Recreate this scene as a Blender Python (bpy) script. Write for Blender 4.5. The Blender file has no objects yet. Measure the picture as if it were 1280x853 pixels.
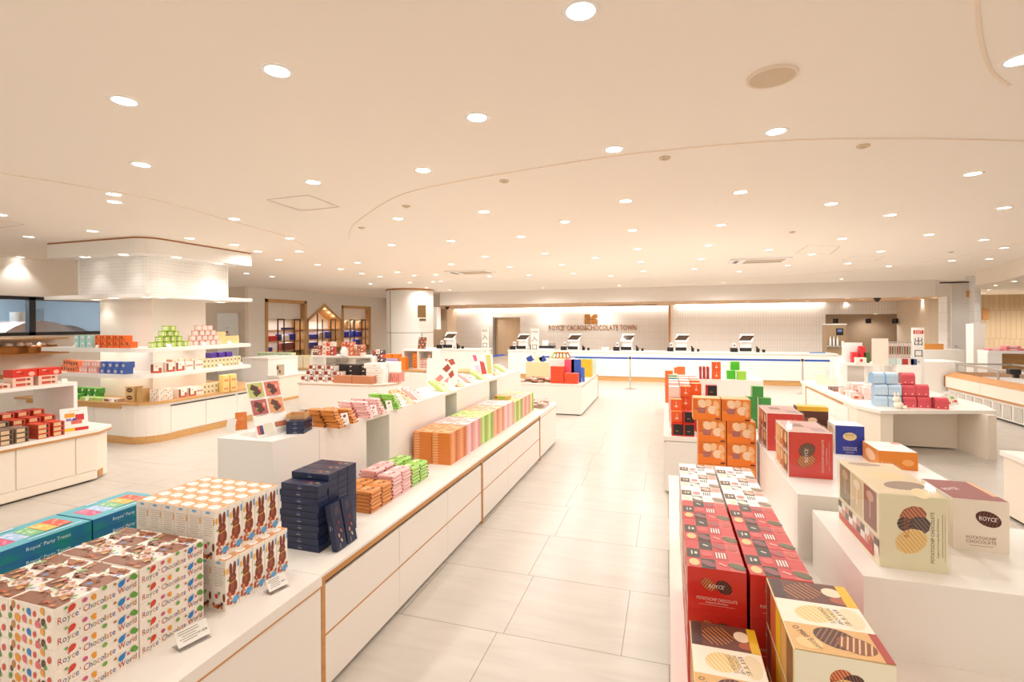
import bpy, bmesh, math, random
from mathutils import Matrix, Vector
random.seed(7)
PI = math.pi
SC = bpy.context.scene
COL = SC.collection
# ---------------------------------------------------------------- measuring helpers (photo pixel + one known plane -> metres)
CH = 1.85; F = 621.; TH = math.radians(17.35); RHO = math.atan(13/2184.); PPX, PPY = 640., 403.2
_fw = (-math.sin(TH), math.cos(TH)); _rt = (math.cos(TH), math.sin(TH))
def _ray(px, py):
    dx, dy = px-PPX, py-PPY
    c, s = math.cos(RHO), math.sin(RHO)
    u, v = (dx*c-dy*s)/F, -(dx*s+dy*c)/F
    return (_fw[0]+u*_rt[0], _fw[1]+u*_rt[1], v)
def Zp(px, py, z): r = _ray(px, py); d = (z-CH)/r[2]; return (r[0]*d, r[1]*d)
def Yp(px, py, y): r = _ray(px, py); d = y/r[1]; return (r[0]*d, CH+r[2]*d)
def Xp(px, py, x): r = _ray(px, py); d = x/r[0]; return (r[1]*d, CH+r[2]*d)
# ---------------------------------------------------------------- materials
def srgb(h):
    h = h.lstrip('#'); c = [int(h[i:i+2], 16)/255 for i in (0, 2, 4)]
    return tuple((x/12.92 if x <= .04045 else ((x+.055)/1.055)**2.4) for x in c)+(1,)
_M = {}
def M(name, col='#ffffff', rough=.5, metal=0, emit=0, spec=.5, noise=0, scale=8, alpha=None, trans=0, coat=0):
    if name in _M: return _M[name]
    m = bpy.data.materials.new(name); m.use_nodes = True
    nt = m.node_tree; b = nt.nodes['Principled BSDF']
    c = srgb(col) if isinstance(col, str) else tuple(col)+(1,)
    b.inputs['Base Color'].default_value = c
    b.inputs['Roughness'].default_value = rough; b.inputs['Metallic'].default_value = metal
    b.inputs['Specular IOR Level'].default_value = spec
    if coat: b.inputs['Coat Weight'].default_value = coat; b.inputs['Coat Roughness'].default_value = .12
    if trans: b.inputs['Transmission Weight'].default_value = trans
    if emit:
        b.inputs['Emission Color'].default_value = c; b.inputs['Emission Strength'].default_value = emit
    if noise:
        tc = nt.nodes.new('ShaderNodeTexCoord'); n = nt.nodes.new('ShaderNodeTexNoise'); n.inputs['Scale'].default_value = scale
        n.inputs['Detail'].default_value = 4
        mp = nt.nodes.new('ShaderNodeMapRange'); mp.inputs[3].default_value = 1-noise; mp.inputs[4].default_value = 1+noise*.6
        mx = nt.nodes.new('ShaderNodeMix'); mx.data_type = 'RGBA'; mx.blend_type = 'MULTIPLY'; mx.inputs[0].default_value = 1
        mx.inputs[6].default_value = c
        nt.links.new(tc.outputs['Object'], n.inputs['Vector']); nt.links.new(n.outputs[0], mp.inputs[0])
        nt.links.new(mp.outputs[0], mx.inputs[7]); nt.links.new(mx.outputs[2], b.inputs['Base Color'])
    _M[name] = m; return m
def wood_mat(name, c1, c2, axis='Y'):
    m = bpy.data.materials.new(name); m.use_nodes = True; nt = m.node_tree; b = nt.nodes['Principled BSDF']
    tc = nt.nodes.new('ShaderNodeTexCoord'); mp = nt.nodes.new('ShaderNodeMapping')
    mp.inputs['Scale'].default_value = {'Y': (30, 1.5, 30), 'Z': (25, 25, 1.2), 'X': (1.5, 30, 30)}[axis]
    n = nt.nodes.new('ShaderNodeTexNoise'); n.inputs['Scale'].default_value = 1.4; n.inputs['Detail'].default_value = 6
    r = nt.nodes.new('ShaderNodeValToRGB'); r.color_ramp.elements[0].position = .3; r.color_ramp.elements[1].position = .7
    r.color_ramp.elements[0].color = srgb(c1); r.color_ramp.elements[1].color = srgb(c2)
    nt.links.new(tc.outputs['Object'], mp.inputs[0]); nt.links.new(mp.outputs[0], n.inputs['Vector'])
    nt.links.new(n.outputs[0], r.inputs[0]); nt.links.new(r.outputs[0], b.inputs['Base Color'])
    b.inputs['Roughness'].default_value = .45
    _M[name] = m; return m
def tile_mat(name, c, mortar, bw, rh, ms, off=.5, rough=.3, plane='XZ', sq=1., sqf=2, vein=0, tint=.04):
    m = bpy.data.materials.new(name); m.use_nodes = True; nt = m.node_tree; b = nt.nodes['Principled BSDF']
    tc = nt.nodes.new('ShaderNodeTexCoord'); sp = nt.nodes.new('ShaderNodeSeparateXYZ'); cb = nt.nodes.new('ShaderNodeCombineXYZ')
    nt.links.new(tc.outputs['Object'], sp.inputs[0])
    if plane == 'W':   # wall of any heading: run along x+y
        ad = nt.nodes.new('ShaderNodeMath'); nt.links.new(sp.outputs[0], ad.inputs[0]); nt.links.new(sp.outputs[1], ad.inputs[1])
        nt.links.new(ad.outputs[0], cb.inputs[0]); nt.links.new(sp.outputs[2], cb.inputs[1])
    else:
        nt.links.new(sp.outputs['XYZ'.index(plane[0])], cb.inputs[0]); nt.links.new(sp.outputs['XYZ'.index(plane[1])], cb.inputs[1])
    br = nt.nodes.new('ShaderNodeTexBrick'); br.offset = off; br.squash = sq; br.squash_frequency = sqf
    br.inputs['Scale'].default_value = 1; br.inputs['Brick Width'].default_value = bw; br.inputs['Row Height'].default_value = rh
    br.inputs['Mortar Size'].default_value = ms; br.inputs['Mortar Smooth'].default_value = 0
    cc = srgb(c); br.inputs['Color1'].default_value = cc
    br.inputs['Color2'].default_value = tuple(x*(1-tint) for x in cc[:3])+(1,); br.inputs['Mortar'].default_value = srgb(mortar)
    nt.links.new(cb.outputs[0], br.inputs['Vector'])
    out = br.outputs['Color']
    if vein:
        mp = nt.nodes.new('ShaderNodeMapping'); mp.inputs['Rotation'].default_value = (0, 0, .9); mp.inputs['Scale'].default_value = (2.2, 13, 1)
        n = nt.nodes.new('ShaderNodeTexNoise'); n.inputs['Scale'].default_value = 1.; n.inputs['Detail'].default_value = 7; n.inputs['Distortion'].default_value = .6
        nt.links.new(tc.outputs['Object'], mp.inputs[0]); nt.links.new(mp.outputs[0], n.inputs['Vector'])
        mr = nt.nodes.new('ShaderNodeMapRange'); mr.inputs[1].default_value = .3; mr.inputs[2].default_value = .7
        mr.inputs[3].default_value = 1-vein; mr.inputs[4].default_value = 1.03
        nt.links.new(n.outputs[0], mr.inputs[0])
        mx = nt.nodes.new('ShaderNodeMix'); mx.data_type = 'RGBA'; mx.blend_type = 'MULTIPLY'; mx.inputs[0].default_value = 1
        nt.links.new(out, mx.inputs[6]); nt.links.new(mr.outputs[0], mx.inputs[7]); out = mx.outputs[2]
    nt.links.new(out, b.inputs['Base Color']); b.inputs['Roughness'].default_value = rough
    _M[name] = m; return m
WHITE = M('white_laminate', '#f1ebe3', .42)
WHITE2 = M('white_riser', '#f4f0ea', .4)
WALLW = M('white_paint', '#f0e9e0', .8)
CEIL = M('ceiling_paint', '#fbf3e9', .8)
CREAM = M('cream_laminate', '#efe3d3', .45, noise=.02, scale=3)
WOOD = wood_mat('oak_edge', '#bd8249', '#cf965a', 'Y')
WOODX = wood_mat('oak_panel', '#c79458', '#d8ab70', 'X')
WOODZ = wood_mat('oak_wall', '#bb8f5c', '#d0a570', 'Z')
DARKGAP = M('dark_gap', '#3a2a1c', .8)
FLOORM = tile_mat('travertine_tiles', '#cdc5bb', '#958879', .98, .7, .0028, .37, .28, 'XY', .7, 2, vein=.085, tint=.05)
KITKAT = tile_mat('white_mosaic', '#efebe6', '#dcd6ce', .11, .33, .006, 0., .25, 'W', tint=.02)
STRIPT = tile_mat('white_strip_tile', '#f2efeb', '#ffffff', .42, .055, .004, .5, .25, 'W', tint=.05)
TILE60 = tile_mat('white_block_tile', '#f2efec', '#d6d0c8', .3, .3, .004, .5, .3, 'W', tint=.01)
BOARDW = tile_mat('oak_board_wall', '#c6ad8a', '#a08664', .16, 1.1, .006, .3, .5, 'W', tint=.1)
STEEL = M('brushed_steel', '#c9c6c2', .28, 1)
CHROME = M('polished_chrome', '#dddddd', .12, 1)
BLACKM = M('black_metal', '#1c1c1e', .4)
BLACK = M('black_plastic', '#1a1715', .35)
SCREEN = M('dark_screen', '#4b3a2c', .12)
WPL = M('white_plastic', '#f6f4f1', .3)
BLUEB = M('belt_blue', '#2353b0', .6)
GLASS = M('clear_glass', '#ffffff', .02, trans=1)
LAMP = M('lamp_lens', '#fff6e6', emit=14)
COPPER = M('copper_sign', '#b5793a', .35, .4)
PAPER = M('card_paper', '#f4f0ea', .6)
INK = M('ink', '#4a3d33', .6)
def acry():
    m = bpy.data.materials.new('clear_acrylic'); m.use_nodes = True; nt = m.node_tree
    b = nt.nodes['Principled BSDF']; o = nt.nodes['Material Output']; nt.nodes.remove(b)
    t = nt.nodes.new('ShaderNodeBsdfTransparent'); t.inputs[0].default_value = (.99, .99, .985, 1)
    g = nt.nodes.new('ShaderNodeBsdfGlossy'); g.inputs['Roughness'].default_value = .04
    lw = nt.nodes.new('ShaderNodeLayerWeight'); lw.inputs[0].default_value = .12; f = nt.nodes.new('ShaderNodeMapRange'); f.inputs[3].default_value = .035; f.inputs[4].default_value = .3; nt.links.new(lw.outputs['Facing'], f.inputs[0])
    mx = nt.nodes.new('ShaderNodeMixShader')
    nt.links.new(f.outputs[0], mx.inputs[0]); nt.links.new(t.outputs[0], mx.inputs[1]); nt.links.new(g.outputs[0], mx.inputs[2])
    nt.links.new(mx.outputs[0], o.inputs[0]); _M['clear_acrylic'] = m; return m
ACR = acry()
C = lambda h, r=.45: M('print_'+h, '#'+h, r)
# ---------------------------------------------------------------- mesh builder
_T = {}
def textgeo(s, base=False):
    key = (s, base)
    if key in _T: return _T[key]
    cu = bpy.data.curves.new('t', 'FONT'); cu.body = s; cu.size = 1; cu.resolution_u = 2; cu.align_x = 'CENTER'; cu.align_y = 'BOTTOM_BASELINE' if base else 'CENTER'
    o = bpy.data.objects.new('t', cu); COL.objects.link(o)
    dg = bpy.context.evaluated_depsgraph_get(); dg.update(); me = o.evaluated_get(dg).to_mesh()
    v = [(p.co.x, p.co.y) for p in me.vertices]; f = [list(p.vertices) for p in me.polygons]
    o.evaluated_get(dg).to_mesh_clear(); bpy.data.objects.remove(o); bpy.data.curves.remove(cu)
    xs = [p[0] for p in v] or [0, 1]; ys = [p[1] for p in v] or [0, 1]
    _T[key] = (v, f, max(xs)-min(xs), max(ys)-min(ys)); return _T[key]
class MB:
    def __init__(s): s.v = []; s.f = []; s.m = []; s.mats = []; s.sm = []; s.e = .0005; s.fr = None
    def mi(s, m):
        if m not in s.mats: s.mats.append(m)
        return s.mats.index(m)
    def add(s, vs, fs, m, smooth=False):
        n = len(s.v); s.v += [tuple(p) for p in vs]; k = s.mi(m)
        for f in fs: s.f.append([n+i for i in f]); s.m.append(k); s.sm.append(smooth)
    def box(s, a, b, m, rz=0, c=None):
        x0, y0, z0 = a; x1, y1, z1 = b
        vs = [(x0,y0,z0),(x1,y0,z0),(x1,y1,z0),(x0,y1,z0),(x0,y0,z1),(x1,y0,z1),(x1,y1,z1),(x0,y1,z1)]
        if rz:
            cx, cy = c or ((x0+x1)/2, (y0+y1)/2); q, w = math.cos(rz), math.sin(rz)
            vs = [(cx+(x-cx)*q-(y-cy)*w, cy+(x-cx)*w+(y-cy)*q, z) for x, y, z in vs]
        s.add(vs, [(0,3,2,1),(4,5,6,7),(0,1,5,4),(1,2,6,5),(2,3,7,6),(3,0,4,7)], m); return s
    def bevbox(s, a, b, m, r=.004):   # box with chamfered vertical and top edges
        x0, y0, z0 = a; x1, y1, z1 = b
        pl = [(x0+r,y0),(x1-r,y0),(x1,y0+r),(x1,y1-r),(x1-r,y1),(x0+r,y1),(x0,y1-r),(x0,y0+r)]
        s.prism(pl, z0, z1-r, m, cap=False)
        n = len(s.v); t = [(min(max(x, x0+r*1.2), x1-r*1.2), min(max(y, y0+r*1.2), y1-r*1.2), z1) for x, y in pl]
        b_ = [(x, y, z1-r) for x, y in pl]
        s.add(b_+t, [(i, (i+1) % 8, 8+(i+1) % 8, 8+i) for i in range(8)]+[tuple(range(8, 16))], m); return s
    def prism(s, pl, z0, z1, m, cap=True, mtop=None):
        n = len(pl)
        vs = [(x, y, z0) for x, y in pl]+[(x, y, z1) for x, y in pl]
        s.add(vs, [(i, (i+1) % n, n+(i+1) % n, n+i) for i in range(n)], m)
        s.add([(x, y, z0) for x, y in pl], [tuple(range(n))[::-1]], m)
        if cap: s.add([(x, y, z1) for x, y in pl], [tuple(range(n))], mtop or m)
        return s
    def cyl(s, c, r, z0, z1, m, n=20, r2=None, smooth=True):
        r2 = r if r2 is None else r2; cx, cy = c
        a = [2*PI*i/n for i in range(n)]
        vs = [(cx+r*math.cos(t), cy+r*math.sin(t), z0) for t in a]+[(cx+r2*math.cos(t), cy+r2*math.sin(t), z1) for t in a]
        s.add(vs, [(i, (i+1) % n, n+(i+1) % n, n+i) for i in range(n)], m, smooth)
        s.add(vs[:n], [tuple(range(n))[::-1]], m); s.add(vs[n:], [tuple(range(n))], m); return s
    def tube(s, p, q, r, m, n=8):
        p = Vector(p); q = Vector(q); d = (q-p).normalized(); u = d.orthogonal().normalized(); w = d.cross(u)
        vs = [c+(u*math.cos(2*PI*i/n)+w*math.sin(2*PI*i/n))*r for c in (p, q) for i in range(n)]
        s.add(vs, [(i, (i+1) % n, n+(i+1) % n, n+i) for i in range(n)], m, True)
        s.add(vs[:n], [tuple(range(n))[::-1]], m); s.add(vs[n:], [tuple(range(n))], m); return s
    def lathe(s, prof, c, m, n=24):
        cx, cy = c; vs = []; fs = []
        for r, z in prof: vs += [(cx+r*math.cos(2*PI*i/n), cy+r*math.sin(2*PI*i/n), z) for i in range(n)]
        for k in range(len(prof)-1):
            fs += [(k*n+i, k*n+(i+1) % n, (k+1)*n+(i+1) % n, (k+1)*n+i) for i in range(n)]
        s.add(vs, fs, m, True); return s
    def quadstrip(s, prof, x0, x1, m, smooth=True):   # profile (y,z) extruded along x
        n = len(prof); vs = [(x0, y, z) for y, z in prof]+[(x1, y, z) for y, z in prof]
        s.add(vs, [(i, i+1, n+i+1, n+i) for i in range(n-1)], m, smooth); return s
    # --- printing on a face: frame = origin, u axis, v axis, normal
    def frame(s, o, u, v):
        u = Vector(u).normalized(); v = Vector(v).normalized(); s.fr = (Vector(o), u, v, u.cross(v)); s.e = .0005; return s
    def face(s, w, d, h, k, z0=0):
        o = {'F': ((0,-d/2,z0+h/2),(1,0,0),(0,0,1)), 'R': ((w/2,0,z0+h/2),(0,1,0),(0,0,1)), 'L': ((-w/2,0,z0+h/2),(0,-1,0),(0,0,1)),
             'B': ((0,d/2,z0+h/2),(-1,0,0),(0,0,1)), 'T': ((0,0,z0+h),(1,0,0),(0,1,0))}[k]
        return s.frame(*o)
    def pp(s, pts, m, faces=None):
        o, u, v, n = s.fr; s.add([o+u*a+v*b+n*s.e for a, b in pts], faces or [tuple(range(len(pts)))], m); s.e += .00008; return s
    def rect(s, cx, cy, w, h, m, a=0):
        c, q = math.cos(a), math.sin(a)
        return s.pp([(cx+x*c-y*q, cy+x*q+y*c) for x, y in [(-w/2,-h/2),(w/2,-h/2),(w/2,h/2),(-w/2,h/2)]], m)
    def ell(s, cx, cy, rx, ry, m, a=0, n=14):
        c, q = math.cos(a), math.sin(a)
        return s.pp([(cx+rx*math.cos(t)*c-ry*math.sin(t)*q, cy+rx*math.cos(t)*q+ry*math.sin(t)*c) for t in [2*PI*i/n for i in range(n)]], m)
    def drop(s, cx, cy, r, m, a=0, L=2.):   # speech-balloon / cocoa-pod drop
        pts = []
        for i in range(14):
            t = 2*PI*i/14; k = 1 if i else L
            pts.append((r*k*math.cos(t), r*math.sin(t)*(.85)))
        c, q = math.cos(a), math.sin(a)
        return s.pp([(cx+x*c-y*q, cy+x*q+y*c) for x, y in pts], m)
    def text(s, t, cx, cy, size, m, a=0, width=None, base=False):
        v, f, w, h = textgeo(t, base); sx = sy = size
        if width: sx = width/w
        c, q = math.cos(a), math.sin(a)
        return s.pp([(cx+x*sx*c-y*sy*q, cy+x*sx*q+y*sy*c) for x, y in v], m, f)
    def chip(s, cx, cy, rx, ry, m1, m2, a=0, n=6, wav=0):
        k = 18; c, q = math.cos(a), math.sin(a)
        R = lambda x, y: (cx+x*c-y*q, cy+x*q+y*c)
        s.pp([R(rx*(1+wav*(i % 2))*math.cos(2*PI*i/k), ry*(1+wav*(i % 2))*math.sin(2*PI*i/k)) for i in range(k)], m1)
        vs = []; fs = []
        for i in range(n):
            x = rx*(-.86+1.72*(i+.5)/n); hw = rx*.27/n; y = ry*.93*math.sqrt(max(0, 1-(x/rx)**2))
            b = len(vs); vs += [R(x-hw, -y), R(x+hw, -y), R(x+hw, y), R(x-hw, y)]; fs.append((b, b+1, b+2, b+3))
        return s.pp(vs, m2, fs)
    def mesh(s, name):
        me = bpy.data.meshes.new(name); me.from_pydata(s.v, [], s.f); me.update()
        for m in s.mats: me.materials.append(m)
        me.polygons.foreach_set('material_index', s.m); me.polygons.foreach_set('use_smooth', s.sm); return me
    def build(s, name, parent=None, loc=None, rz=0, label=None):
        o = bpy.data.objects.new(name, s.mesh(name)); COL.objects.link(o)
        if parent is not None: o.parent = parent
        if loc is not None: o.location = loc
        if rz: o.rotation_euler.z = rz
        if label: o['label'] = label
        return o
def recentre(o):
    """move a top-level mesh's origin to its base centre"""
    me = o.data; xs = [v.co.x for v in me.vertices]; ys = [v.co.y for v in me.vertices]; zs = [v.co.z for v in me.vertices]
    c = Vector(((min(xs)+max(xs))/2, (min(ys)+max(ys))/2, min(zs))); me.transform(Matrix.Translation(-c)); o.location = o.location+c
def tag(o, label, cat, group=None):
    o['label'] = label; o['category'] = cat
    if group: o['group'] = group
    return o
def thing(name, label, cat, loc=(0, 0, 0), rz=0, group=None):
    o = bpy.data.objects.new(name, None); o.empty_display_size = .1; COL.objects.link(o); o.location = loc; o.rotation_euler.z = rz
    return tag(o, label, cat, group)
def solo(mb, name, label, cat, group=None, loc=None, rz=0):
    o = mb.build(name, None, loc, rz)
    if loc is None: recentre(o)
    return tag(o, label, cat, group)
def struct(name, mb):
    o = mb.build(name); o['kind'] = 'structure'; return o
class Proto:
    """one kind of product: mesh parts (root mesh + children) copied for every instance"""
    def __init__(s, name, root, kids=(), cat='box'):
        s.name, s.cat = name, cat; s.me = root.mesh(name) if root else None
        s.kids = [(n, k.mesh(n), lb) for n, k, lb in kids]
    def put(s, loc, label, group=None, rz=0, rx=0, ry=0, cat=None, name=None, kids=True):
        o = bpy.data.objects.new(name or s.name, s.me); COL.objects.link(o)
        o.location = loc; o.rotation_euler = (rx, ry, rz)
        for n, me, lb in (s.kids if kids else ()):
            k = bpy.data.objects.new(n, me); COL.objects.link(k); k.parent = o
            if lb: k['label'] = lb
        return tag(o, label, cat or s.cat, group)
ORD = ['first','second','third','fourth','fifth','sixth','seventh','eighth','ninth','tenth','eleventh','twelfth','thirteenth','fourteenth','fifteenth','sixteenth','seventeenth','eighteenth','nineteenth','twentieth']
def lay(i, n):
    if n == 1: return 'single'
    return 'bottom' if i == 0 else 'topmost' if i == n-1 else ORD[i]+' from the bottom'
def nth(i, n, a='nearest', b='farthest'):
    return 'only' if n == 1 else a if i == 0 else b if i == n-1 else ORD[i]+' '+a
# ---------------------------------------------------------------- camera
cd = bpy.data.cameras.new('camera'); cam = bpy.data.objects.new('camera', cd); COL.objects.link(cam)
cam.matrix_world = Matrix.Translation((0, 0, CH)) @ Matrix.Rotation(TH, 4, 'Z') @ Matrix.Rotation(PI/2, 4, 'X') @ Matrix.Rotation(-RHO, 4, 'Z')
cd.sensor_width = 36; cd.lens = F/1280*36; cd.shift_y = -(426.5-PPY)/1280; cd.clip_start = .05; cd.clip_end = 200
SC.camera = cam
SC.view_settings.view_transform = 'Standard'; SC.view_settings.look = 'None'; SC.view_settings.gamma = 1
SC.view_settings.exposure = -0.24
SC.cycles.use_denoising = True; SC.cycles.max_bounces = 10; SC.cycles.diffuse_bounces = 5; SC.cycles.transparent_max_bounces = 12
SC.cycles.sample_clamp_indirect = 6; SC.cycles.caustics_reflective = False; SC.cycles.caustics_refractive = False
w = bpy.data.worlds.new('world'); SC.world = w; w.use_nodes = True
w.node_tree.nodes['Background'].inputs[0].default_value = (1, .87, .74, 1); w.node_tree.nodes['Background'].inputs[1].default_value = 1.1
# ================================================================ ROOM SHELL
CZ = 3.2
XL, XR, Y0, Y1 = -18.0, 17.0, -3.0, 26.3
m = MB(); m.add([(XL,Y0,0),(XR,Y0,0),(XR,Y1,0),(XL,Y1,0)], [(0,1,2,3)], FLOORM); m.box((XL,Y0,-.2),(XR,Y1,-.001), CREAM); struct('floor', m)
m = MB(); m.box((XL,Y0,CZ),(XR,Y1,CZ+.2), CEIL); struct('ceiling', m)
# back wall with mosaic, in two planes either side of an oak post
m = MB(); m.box((-11.56,26.1,0),(-9.25,26.3,CZ),KITKAT); m.box((-9.25,26.1,2.166),(-7.69,26.3,CZ),KITKAT); m.box((-7.69,26.1,0),(.15,26.3,CZ),KITKAT)
struct('wall_back', m)
m = MB(); m.box((.15,24.6,0),(6.55,24.8,CZ),KITKAT); m.box((.15,24.8,0),(.3,26.1,CZ),KITKAT); m.box((6.55,24.6,2.12),(10.24,24.8,CZ),KITKAT)
struct('wall_back_right', m)
m = MB(); m.box((.06,24.5,0),(.15,24.6,2.6),WOOD); struct('trim_1', m)
# doorway recess in the back wall: beige leaf half open with steel frame
DOORC = M('door_beige', '#d9bf9f', .5)
m = MB(); m.box((-9.25,26.24,0),(-7.69,26.3,2.166),DOORC); m.box((-9.25,26.05,0),(-9.15,26.3,2.166),STEEL); m.box((-9.15,26.05,2.12),(-7.69,26.3,2.166),M('door_frame','#e8e2da',.5))
d1 = struct('door_1', m)
# soffit over the tills with downlights
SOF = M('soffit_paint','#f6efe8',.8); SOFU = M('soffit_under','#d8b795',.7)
m = MB(); pl = [(-9.67,20.2),(8.62,20.2),(9.34,20.9),(9.34,22.2),(9.9,24.6),(9.9,26.3),(-14.6,26.3),(-14.6,23.9),(-9.9,21.0)]
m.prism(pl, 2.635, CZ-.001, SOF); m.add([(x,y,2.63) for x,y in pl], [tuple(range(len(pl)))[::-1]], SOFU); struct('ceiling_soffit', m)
# hall at the left of the tills
m = MB(); m.box((-14.6,26.1,0),(-11.56,26.3,CZ),M('hall_beige','#e2cdb4',.7)); m.box((-11.62,24.9,0),(-11.5,26.1,2.63),M('hall_beige','#e2cdb4',.7))
m.box((-12.95,26.04,0),(-12.15,26.1,2.1),DOORC); m.box((-12.3,26.0,1.0),(-12.2,26.04,1.04),STEEL); struct('wall_hall', m)
# left wall behind the shelves
NICHE = M('niche_white','#f2f0ef',.7)
m = MB()
fr = []
for a, b in (((331,373),(383,377)), ((384,400),(426,400)), ((427,381),(463,384.5))):
    pass
WLX = -14.6; KS = 1.0735
NS = lambda z: 1.85+(z-1.85)*KS
FA = (14.19*KS,16.31*KS,NS(2.74)); FB = (16.36*KS,18.48*KS,NS(2.0)); FC = (18.53*KS,20.74*KS,NS(2.64))
m.box((WLX-.3,14.45,0),(WLX,FA[0],CZ),WALLW); m.box((WLX-.3,FC[1],0),(WLX,26.3,CZ),WALLW)
for a,b,h in (FA,FC): m.box((WLX-.3,a,h),(WLX,b,CZ),WALLW)
for a,b in ((FA[1],FB[0]),(FB[1],FC[0])): m.box((WLX-.3,a,0),(WLX,b,CZ),WALLW)
ap = (17.38*KS,NS(2.68))
for (ya,za),(yb,zb) in (((FB[0],NS(2.03)),ap),(ap,(FB[1],NS(2.03)))):
    m.add([(WLX,ya,za),(WLX,yb,zb),(WLX,yb,CZ),(WLX,ya,CZ),(WLX-.3,ya,za),(WLX-.3,yb,zb)], [(0,1,2,3),(0,4,5,1)], WALLW)
m.box((WLX-.7,FA[0],0),(WLX-.65,FC[1],CZ),NICHE)
m.box((WLX-.65,FA[0],0),(WLX-.3,FC[1],NS(.6)),WALLW)
struct('wall_left', m)
# wall left of the niches, facing the camera, with a white door panel carrying a small sign
m = MB(); m.box((-18,14.3,0),(-14.6,14.45,CZ),M('wall_taupe','#e6d6c4',.8)); struct('wall_left_return', m)
m = MB(); x0,_ = Yp(272,384,14.25); x1,_ = Yp(297,384,14.25); m.box((x0,14.23,0),(x1,14.3,2.25),WPL)
m.frame(((x0+x1)/2,14.23,1.55),(1,0,0),(0,0,1)); m.ell(0,0,.05,.05,C('b4442f')); m.rect(0,-.1,.26,.02,C('8a7a6a')); m.rect(0,.16,.12,.015,C('8a7a6a'))
struct('door_2', m)
# window wall to the roasting kitchen
WX = -12.3
m = MB(); m.box((WX-.12,-1,2.42),(WX,8.2,CZ),WALLW); m.box((WX-.12,-1,0),(WX,8.2,1.66),WALLW); m.box((WX-.12,8.2,0),(WX,9.0,CZ),WALLW); struct('wall_window_side', m)
m = MB(); 
for y0,y1 in ((-1,6.28),(6.36,6.97),(7.08,8.2)):
    pass
m.box((WX-.1,-1,2.36),(WX+.02,8.2,2.43),BLACKM); m.box((WX-.1,-1,1.64),(WX+.02,8.2,1.71),BLACKM)
for y in (3.4,6.66,8.15): m.box((WX-.1,y,1.64),(WX+.02,y+.11,2.42),BLACKM)
m.add([(WX-.05,-1,1.7),(WX-.05,8.2,1.7),(WX-.05,8.2,2.4),(WX-.05,-1,2.4)],[(0,1,2,3)],ACR)
struct('window_1', m)
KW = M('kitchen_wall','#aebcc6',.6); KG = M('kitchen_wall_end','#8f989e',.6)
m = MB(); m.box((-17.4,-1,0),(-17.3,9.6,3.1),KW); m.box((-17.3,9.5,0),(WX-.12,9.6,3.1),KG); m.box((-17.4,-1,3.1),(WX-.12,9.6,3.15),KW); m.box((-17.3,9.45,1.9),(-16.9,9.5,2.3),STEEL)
struct('wall_kitchen', m)
def dome(px, r, zc, x, lbl, chimney):
    y,_ = Xp(px, 410, x)
    t = thing('roasting_drum', lbl, 'machine', (x, y, 0), group='steel drums behind the kitchen window')
    b = MB(); CD = M('rosy_steel','#a8948a',.3,1)
    n = 18; vs = []; fs = []
    L = .75
    for xx in (-L, L):
        for i in range(n+1): a = PI*i/n; vs.append((xx, r*math.cos(a), zc+r*math.sin(a)))
    fs = [(i, i+1, n+2+i, n+1+i) for i in range(n)]
    b.add(vs, fs, CD, True)
    for k, xx in ((0, -L), (n+1, L)):
        b.add(vs[k:k+n+1], [tuple(range(n+1))], CD)
    b.box((-L,-r,zc-.4),(L,r,zc),CD); b.build('drum_body', t)
    l = MB(); 
    for sx in (-L+.1, L-.2):
        for sy in (-r+.1, r-.2): l.box((sx,sy,0),(sx+.1,sy+.1,zc-.4),STEEL)
    l.build('drum_stand', t)
    if chimney: c = MB(); c.cyl((0,0),.16,zc+r-.05,zc+r+.2,STEEL,24); c.build('chimney', t)
dome(24, .95, 1.0, -14.2, 'big steel roasting drum with a round chimney behind the kitchen window', True)
dome(58, .85, 1.0, -15.9, 'smaller rounded steel drum behind the black window mullion', False)
# right: door panel, tiled column, low ceiling and oak wall
m = MB(); a,_ = Yp(1190,400,19.); b,_ = Yp(1211,400,19.); m.box((a,19.,0),(b,19.08,2.98),M('door_grey','#d9d4ce',.5))
m.box((b-.06,18.96,2.55),(b,19.,2.75),WOOD); m.box((b-.06,18.96,1.35),(b,19.,1.55),WOOD); m.cyl((a+.1,18.98),.02,1.0,1.04,STEEL); m.box((a-.3,18.98,3.0),(b,19.05,3.04),BLACKM); struct('door_3', m)
m = MB(); a,_ = Yp(1211,400,19.); b,_ = Yp(1218,400,19.); c,_ = Yp(1224,400,19.2); m.box((a,18.7,0),(b,19.2,CZ),TILE60); m.box((b+.02,19.1,0),(c,19.4,CZ),TILE60)
a,_ = Yp(1183,400,19.6); b,_ = Yp(1190,400,19.6); m.box((a,19.55,0),(b,20.1,2.6),TILE60); struct('wall_tiled_column', m)
m = MB(); a,_ = Yp(1160,400,22.); b,_ = Yp(1183,400,22.); m.box((a,21.9,0),(b,24.6,2.63),M('beige_mosaic','#e3d3bd',.5)); struct('wall_beige_pier', m)
m = MB(); pl = [Zp(1220,357,2.81), Zp(1240,354,2.81), Zp(1262,349,2.81), Zp(1290,341,2.81), Zp(1400,305,2.81), (17,8.), (17,26.3), (9.6,26.3), (9.6,20.)]
m.prism(pl, 2.81, CZ-.001, M('low_ceiling','#efe4d5',.8)); struct('ceiling_low_right', m)
m = MB(); m.box((9.6,24.0,0),(17,24.2,2.81),BOARDW); m.box((16.9,8,0),(17,24.0,CZ),BOARDW); struct('wall_right', m)
m = MB(); m.cyl((0,0),.07,0,.3,M('oval_frame','#8a6a44',.5)); 
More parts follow.
